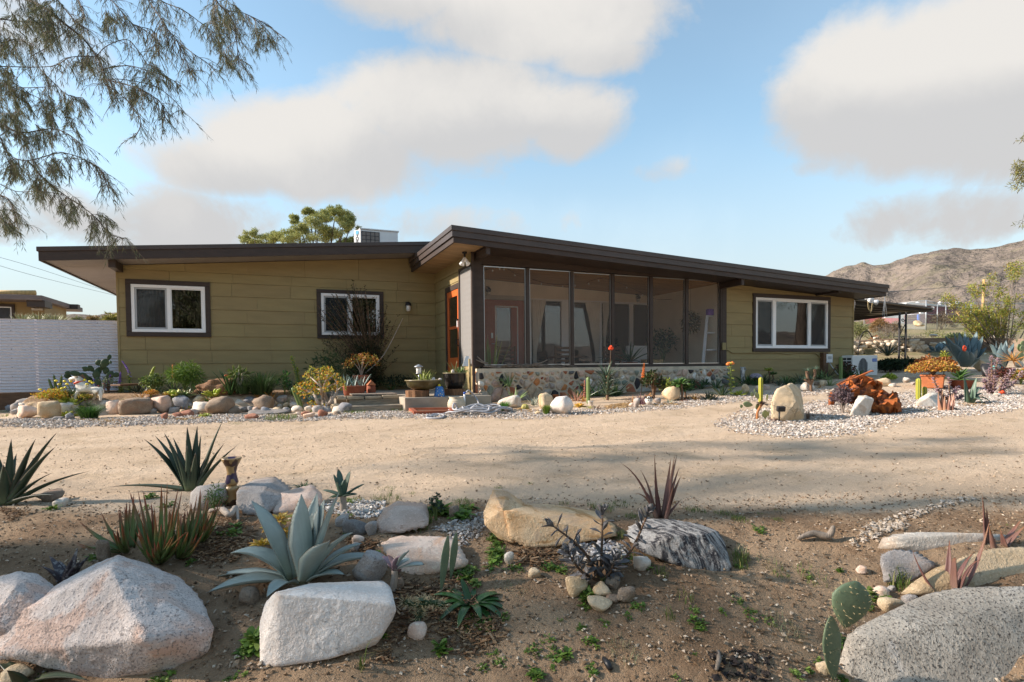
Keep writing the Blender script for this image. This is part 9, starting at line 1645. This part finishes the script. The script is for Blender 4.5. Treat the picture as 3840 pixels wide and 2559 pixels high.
def chips(name,polys,cols,seed,L=.035):
 rs=np.random.RandomState(seed);V=[];F=[];Cc=[]
 for poly,n in polys:
  P=poly_pts([tuple(hit(*q)[:2])for q in poly],n,rs);Z=terrain(P[:,0],P[:,1])
  for(x,y),z in zip(P,Z):
   a=rs.uniform(0,6.28);l=L*rs.uniform(.3,1.15);w=l*rs.uniform(.10,.30);h=.0025;ca,sa=math.cos(a),math.sin(a);tl=rs.uniform(-.35,.35);b=len(V);z0=z+rs.uniform(.001,.014);bd=rs.uniform(-.2,.2)*l
   for u,v,q in((-1,-1,0),(1,-1,0),(1,1,0),(-1,1,0),(-1,-1,1),(1,-1,1),(1,1,1),(-1,1,1)):xx,yy=u*l/2,v*w/2+bd*u*u*.5;V.append((x+xx*ca-yy*sa,y+xx*sa+yy*ca,z0+q*h+xx*tl))
   F+=[(b+3,b+2,b+1,b),(b+4,b+5,b+6,b+7),(b,b+1,b+5,b+4),(b+1,b+2,b+6,b+5),(b+2,b+3,b+7,b+6),(b+3,b,b+4,b+7)];Cc+=[np.array(cols[rs.randint(len(cols))])*rs.uniform(.6,1.25)]*8
 return struct(name,mkmesh(name,V,F,CHIPS,False,col=Cc),'stuff')
MC=[(.25,.135,.065),(.33,.20,.105),(.17,.09,.045),(.40,.27,.16),(.12,.07,.04)]
chips('wood_chip_mulch',[((c2(1190,870),c2(1330,920),c2(1560,900),c2(1690,960),c2(1725,1150),c2(1560,1260),c2(1400,1300),c2(1250,1320),c2(1120,1330),c2(1180,1100)),900),((c1(1060,860),c1(1150,780),c1(1300,700),c1(1480,700),c1(1480,800),c1(1300,900),c1(1180,900)),520),((c3(360,700),c3(500,690),c3(720,680),c3(760,760),c3(600,830),c3(400,810)),420),((c3(-60,1120),c3(150,1130),c3(340,1200),c3(330,1290),c3(150,1420),c3(-40,1400)),330),((c2(-40,560),c2(150,520),c2(280,560),c2(270,700),c2(60,760),c2(-60,700)),300),((c1(-10,560),c1(130,560),c1(230,580),c1(100,640),c1(-10,640)),160),((c2(780,600),c2(1000,640),c2(1080,680),c2(1000,740),c2(850,700)),160),((c2(1050,1350),c2(1150,1400),c2(1170,1480),c2(1080,1420)),60)],MC,4)
chips('straw_mulch',[((b5(820,1150),b5(1000,1120),b5(1290,1170),b5(1200,1230),b5(900,1215)),420),((b6(330,1090),b6(600,1050),b6(860,1050),b6(830,1130),b6(500,1170),b6(200,1200)),800),((b6(1180,1060),b6(1500,1050),b6(1750,1050),b6(1600,1110),b6(1300,1130)),500),((b1(1380,1340),b1(1700,1330),b1(2100,1330),b1(2352,1330),b2(320,1380),b2(0,1440),b1(1800,1420)),520),((b2(900,1330),b2(1300,1330),b2(1700,1250),b2(1500,1330),b2(1200,1370)),380),((ee(620,1230),ee(900,1215),ee(1200,1220),ee(1100,1260),ee(700,1280)),260)],[(.46,.31,.15),(.36,.22,.10),(.52,.38,.21),(.25,.15,.07)],5,L=.07)
def weeds(name,spots,seed,cols,kind='leaf'):
 rs=np.random.RandomState(seed);V=[];F=[];Cc=[]
 for(x,y,w,h,n)in spots:
  p=hit(x,y);k=ppm(p)
  for i in range(int(n*1.35)):
   a=rs.uniform(0,6.28);r=w*k*.5*math.sqrt(rs.rand());bx_,by_=p.x+r*math.cos(a),p.y+r*math.sin(a)*1.2;z=tz(bx_,by_);l=h*k*1.3*rs.uniform(.45,1.1);c=np.array(cols[rs.randint(len(cols))])*rs.uniform(.7,1.25)
   if kind=='grass':
    a2=rs.uniform(0,6.28);ln=rs.uniform(.2,.9)*l;wd_=max(.0012,l*.035);px,py=-math.sin(a2)*wd_,math.cos(a2)*wd_;b=len(V)
    for u,q in((0,1),(.55,.75)):V+=[(bx_+math.cos(a2)*ln*u*u+px*q,by_+math.sin(a2)*ln*u*u+py*q,z+l*u),(bx_+math.cos(a2)*ln*u*u-px*q,by_+math.sin(a2)*ln*u*u-py*q,z+l*u)]
    V.append((bx_+math.cos(a2)*ln,by_+math.sin(a2)*ln,z+l*(1-.35*ln/l)));F+=[(b,b+1,b+3,b+2),(b+2,b+3,b+4)];Cc+=[c]*5
   else:
    ns=rs.randint(4,8)
    for j in range(ns):
     a2=rs.uniform(0,6.28);el=rs.uniform(.1,1.1);ll=l*rs.uniform(.5,1.0);d=np.array([math.cos(a2)*math.cos(el),math.sin(a2)*math.cos(el),math.sin(el)]);s=np.array([-math.sin(a2),math.cos(a2),0])*ll*.20;o=np.array([bx_,by_,z+l*.25*rs.rand()]);nn=np.cross(d,s);b=len(V)
     for u,q in((.15,.15),(.35,.8),(.6,1.0),(.85,.55)):V+=[tuple(o+d*ll*u+s*q-np.array([0,0,ll*.35*u*u])),tuple(o+d*ll*u-s*q-np.array([0,0,ll*.35*u*u]))]
     V.append(tuple(o+d*ll*1.0-np.array([0,0,ll*.36])));F+=[(b,b+1,b+3,b+2),(b+2,b+3,b+5,b+4),(b+4,b+5,b+7,b+6),(b+6,b+7,b+8)];Cc+=[c*rs.uniform(.85,1.15)]*9
 return struct(name,mkmesh(name,V,F,LEAFC,False,col=Cc),'stuff')
WC=[(.11,.20,.03),(.16,.26,.04),(.08,.15,.025),(.20,.27,.06)]
S_=lambda c,L:[(*c(x,y),w,h,n)for x,y,w,h,n in L]
weeds('broadleaf_weeds',S_(c3,[(280,760,60,34,26),(300,690,50,24,14),(90,860,70,24,22),(250,830,50,20,12),(560,680,20,16,5),(400,840,60,20,14),(880,1030,60,40,22),(850,1090,30,16,8),(940,1000,50,30,12),(1200,1085,60,20,16),(1130,1140,30,16,8),(1570,1190,60,26,18),(1560,1100,40,20,8),(830,1220,24,20,6),(890,1310,60,22,12),(610,1300,40,20,8),(660,1350,30,18,6),(730,1400,36,34,10),(520,1390,50,24,10),(630,1420,36,20,8),(530,1530,40,36,12),(900,1490,40,26,9),(640,1490,20,18,5),(190,1480,40,18,8),(300,1450,36,20,8),(1730,1110,24,14,5),(1860,1040,20,14,4),(210,1230,60,26,12),(150,1180,40,30,10),(340,1150,36,18,8),(260,1385,40,16,6),(60,1230,40,18,8),(1100,780,60,26,14),(1240,820,50,26,12),(620,830,60,24,16),(700,850,40,26,10),(1560,1390,20,14,4),(980,1190,30,16,6),(690,1165,16,14,4),(1450,1540,30,14,5),(1860,840,40,14,6),(40,500,60,40,22),(60,460,50,26,14),(250,640,40,24,12)])+S_(c2,[(270,1320,46,60,16),(200,1390,40,30,10),(130,1530,50,18,8),(200,1520,24,18,5),(710,1410,30,14,6),(140,570,30,30,8),(50,620,30,18,6),(1620,880,60,30,18),(1480,1370,40,40,10),(1640,1220,40,18,8),(1690,940,30,26,8),(1440,480,60,50,26),(1600,500,60,30,16),(1640,450,50,26,12),(1160,740,40,20,10),(1050,740,30,20,8),(850,500,50,20,10),(870,400,60,20,14),(860,620,24,20,6),(1100,1280,16,24,4)])+S_(c1,[(1360,710,50,34,12),(1290,710,24,22,6),(310,560,46,22,14),(880,495,40,26,12),(975,545,46,20,10),(545,850,26,30,8),(1110,880,24,22,6),(1440,1390,40,36,10),(960,1545,70,30,14),(855,560,16,24,4),(240,1540,40,20,6)])+S_(c4,[(780,860,26,18,6),(1010,1030,70,34,20),(960,1080,36,26,8),(330,1180,50,20,10),(200,1130,50,20,10),(260,590,50,20,12),(550,870,40,16,6),(490,1520,30,24,7),(570,1490,26,24,6),(760,1330,26,50,10),(100,1040,40,16,6),(640,1440,40,20,8),(790,1570,40,30,8),(10,1110,20,16,4)]),3,WC)
GC=[(.12,.19,.035),(.17,.22,.05),(.09,.14,.03),(.24,.23,.08)]
weeds('grass_blades',S_(c3,[(80,400,60,12,50),(300,310,40,8,30),(970,455,80,22,60),(1160,500,60,18,50),(1560,460,80,16,70),(1730,480,50,14,50),(1840,515,50,14,50),(1060,630,60,26,40),(860,640,40,30,30),(1210,790,60,30,30),(1340,870,50,30,26),(500,285,30,8,16),(720,420,40,14,24),(900,430,40,16,20),(1080,420,70,14,40),(1400,1150,40,40,14),(1500,1030,60,30,20),(1850,770,60,34,30),(960,940,16,40,8)])+S_(c2,[(1340,570,80,26,60),(1110,385,120,22,80),(930,400,60,18,40),(1310,560,70,22,40),(1600,420,90,16,50),(960,1480,36,80,6),(1380,540,40,36,30),(1120,320,80,8,40),(1600,395,60,10,30),(1290,350,30,10,16)])+S_(c4,[(60,480,60,12,40),(130,520,60,16,50),(375,520,40,10,30),(590,880,110,22,50),(1150,940,70,60,40),(1180,960,50,50,20),(130,810,60,36,40),(370,850,80,18,40),(260,480,20,6,10),(370,455,24,6,10),(1700,520,40,6,14),(1880,555,30,6,10)])+S_(b4,[(60,1220,60,10,60),(850,1180,50,10,50),(440,1180,60,8,40),(1100,1230,40,10,30)])+S_(b3,[(2200,1220,90,12,90),(850,1330,120,20,160),(950,1130,40,16,60),(1450,1200,30,14,40),(200,1400,120,5,60),(1300,910,40,20,40)])+S_(b2,[(2050,1420,90,5,60),(800,1500,40,5,20)])+S_(b1,[(80,1290,40,12,40),(150,1130,60,8,40),(330,1440,20,6,20),(100,1060,60,8,40)])+S_(b7,[(700,1000,60,4,20),(2040,1230,30,6,16),(2110,1220,30,6,16),(760,1290,20,6,12)])+S_(ee,[(150,1330,60,10,50),(240,1350,40,8,30),(950,1300,60,6,30)]),5,GC,'grass')
weeds('dry_straw',S_(c4,[(430,1230,130,26,90),(330,800,90,20,40),(150,760,40,40,40)])+S_(c3,[(1100,1370,120,20,90),(300,900,120,12,60),(420,960,100,12,50),(160,1350,60,10,20)]),7,[(.32,.27,.16),(.25,.21,.13),(.22,.24,.13)],'grass')
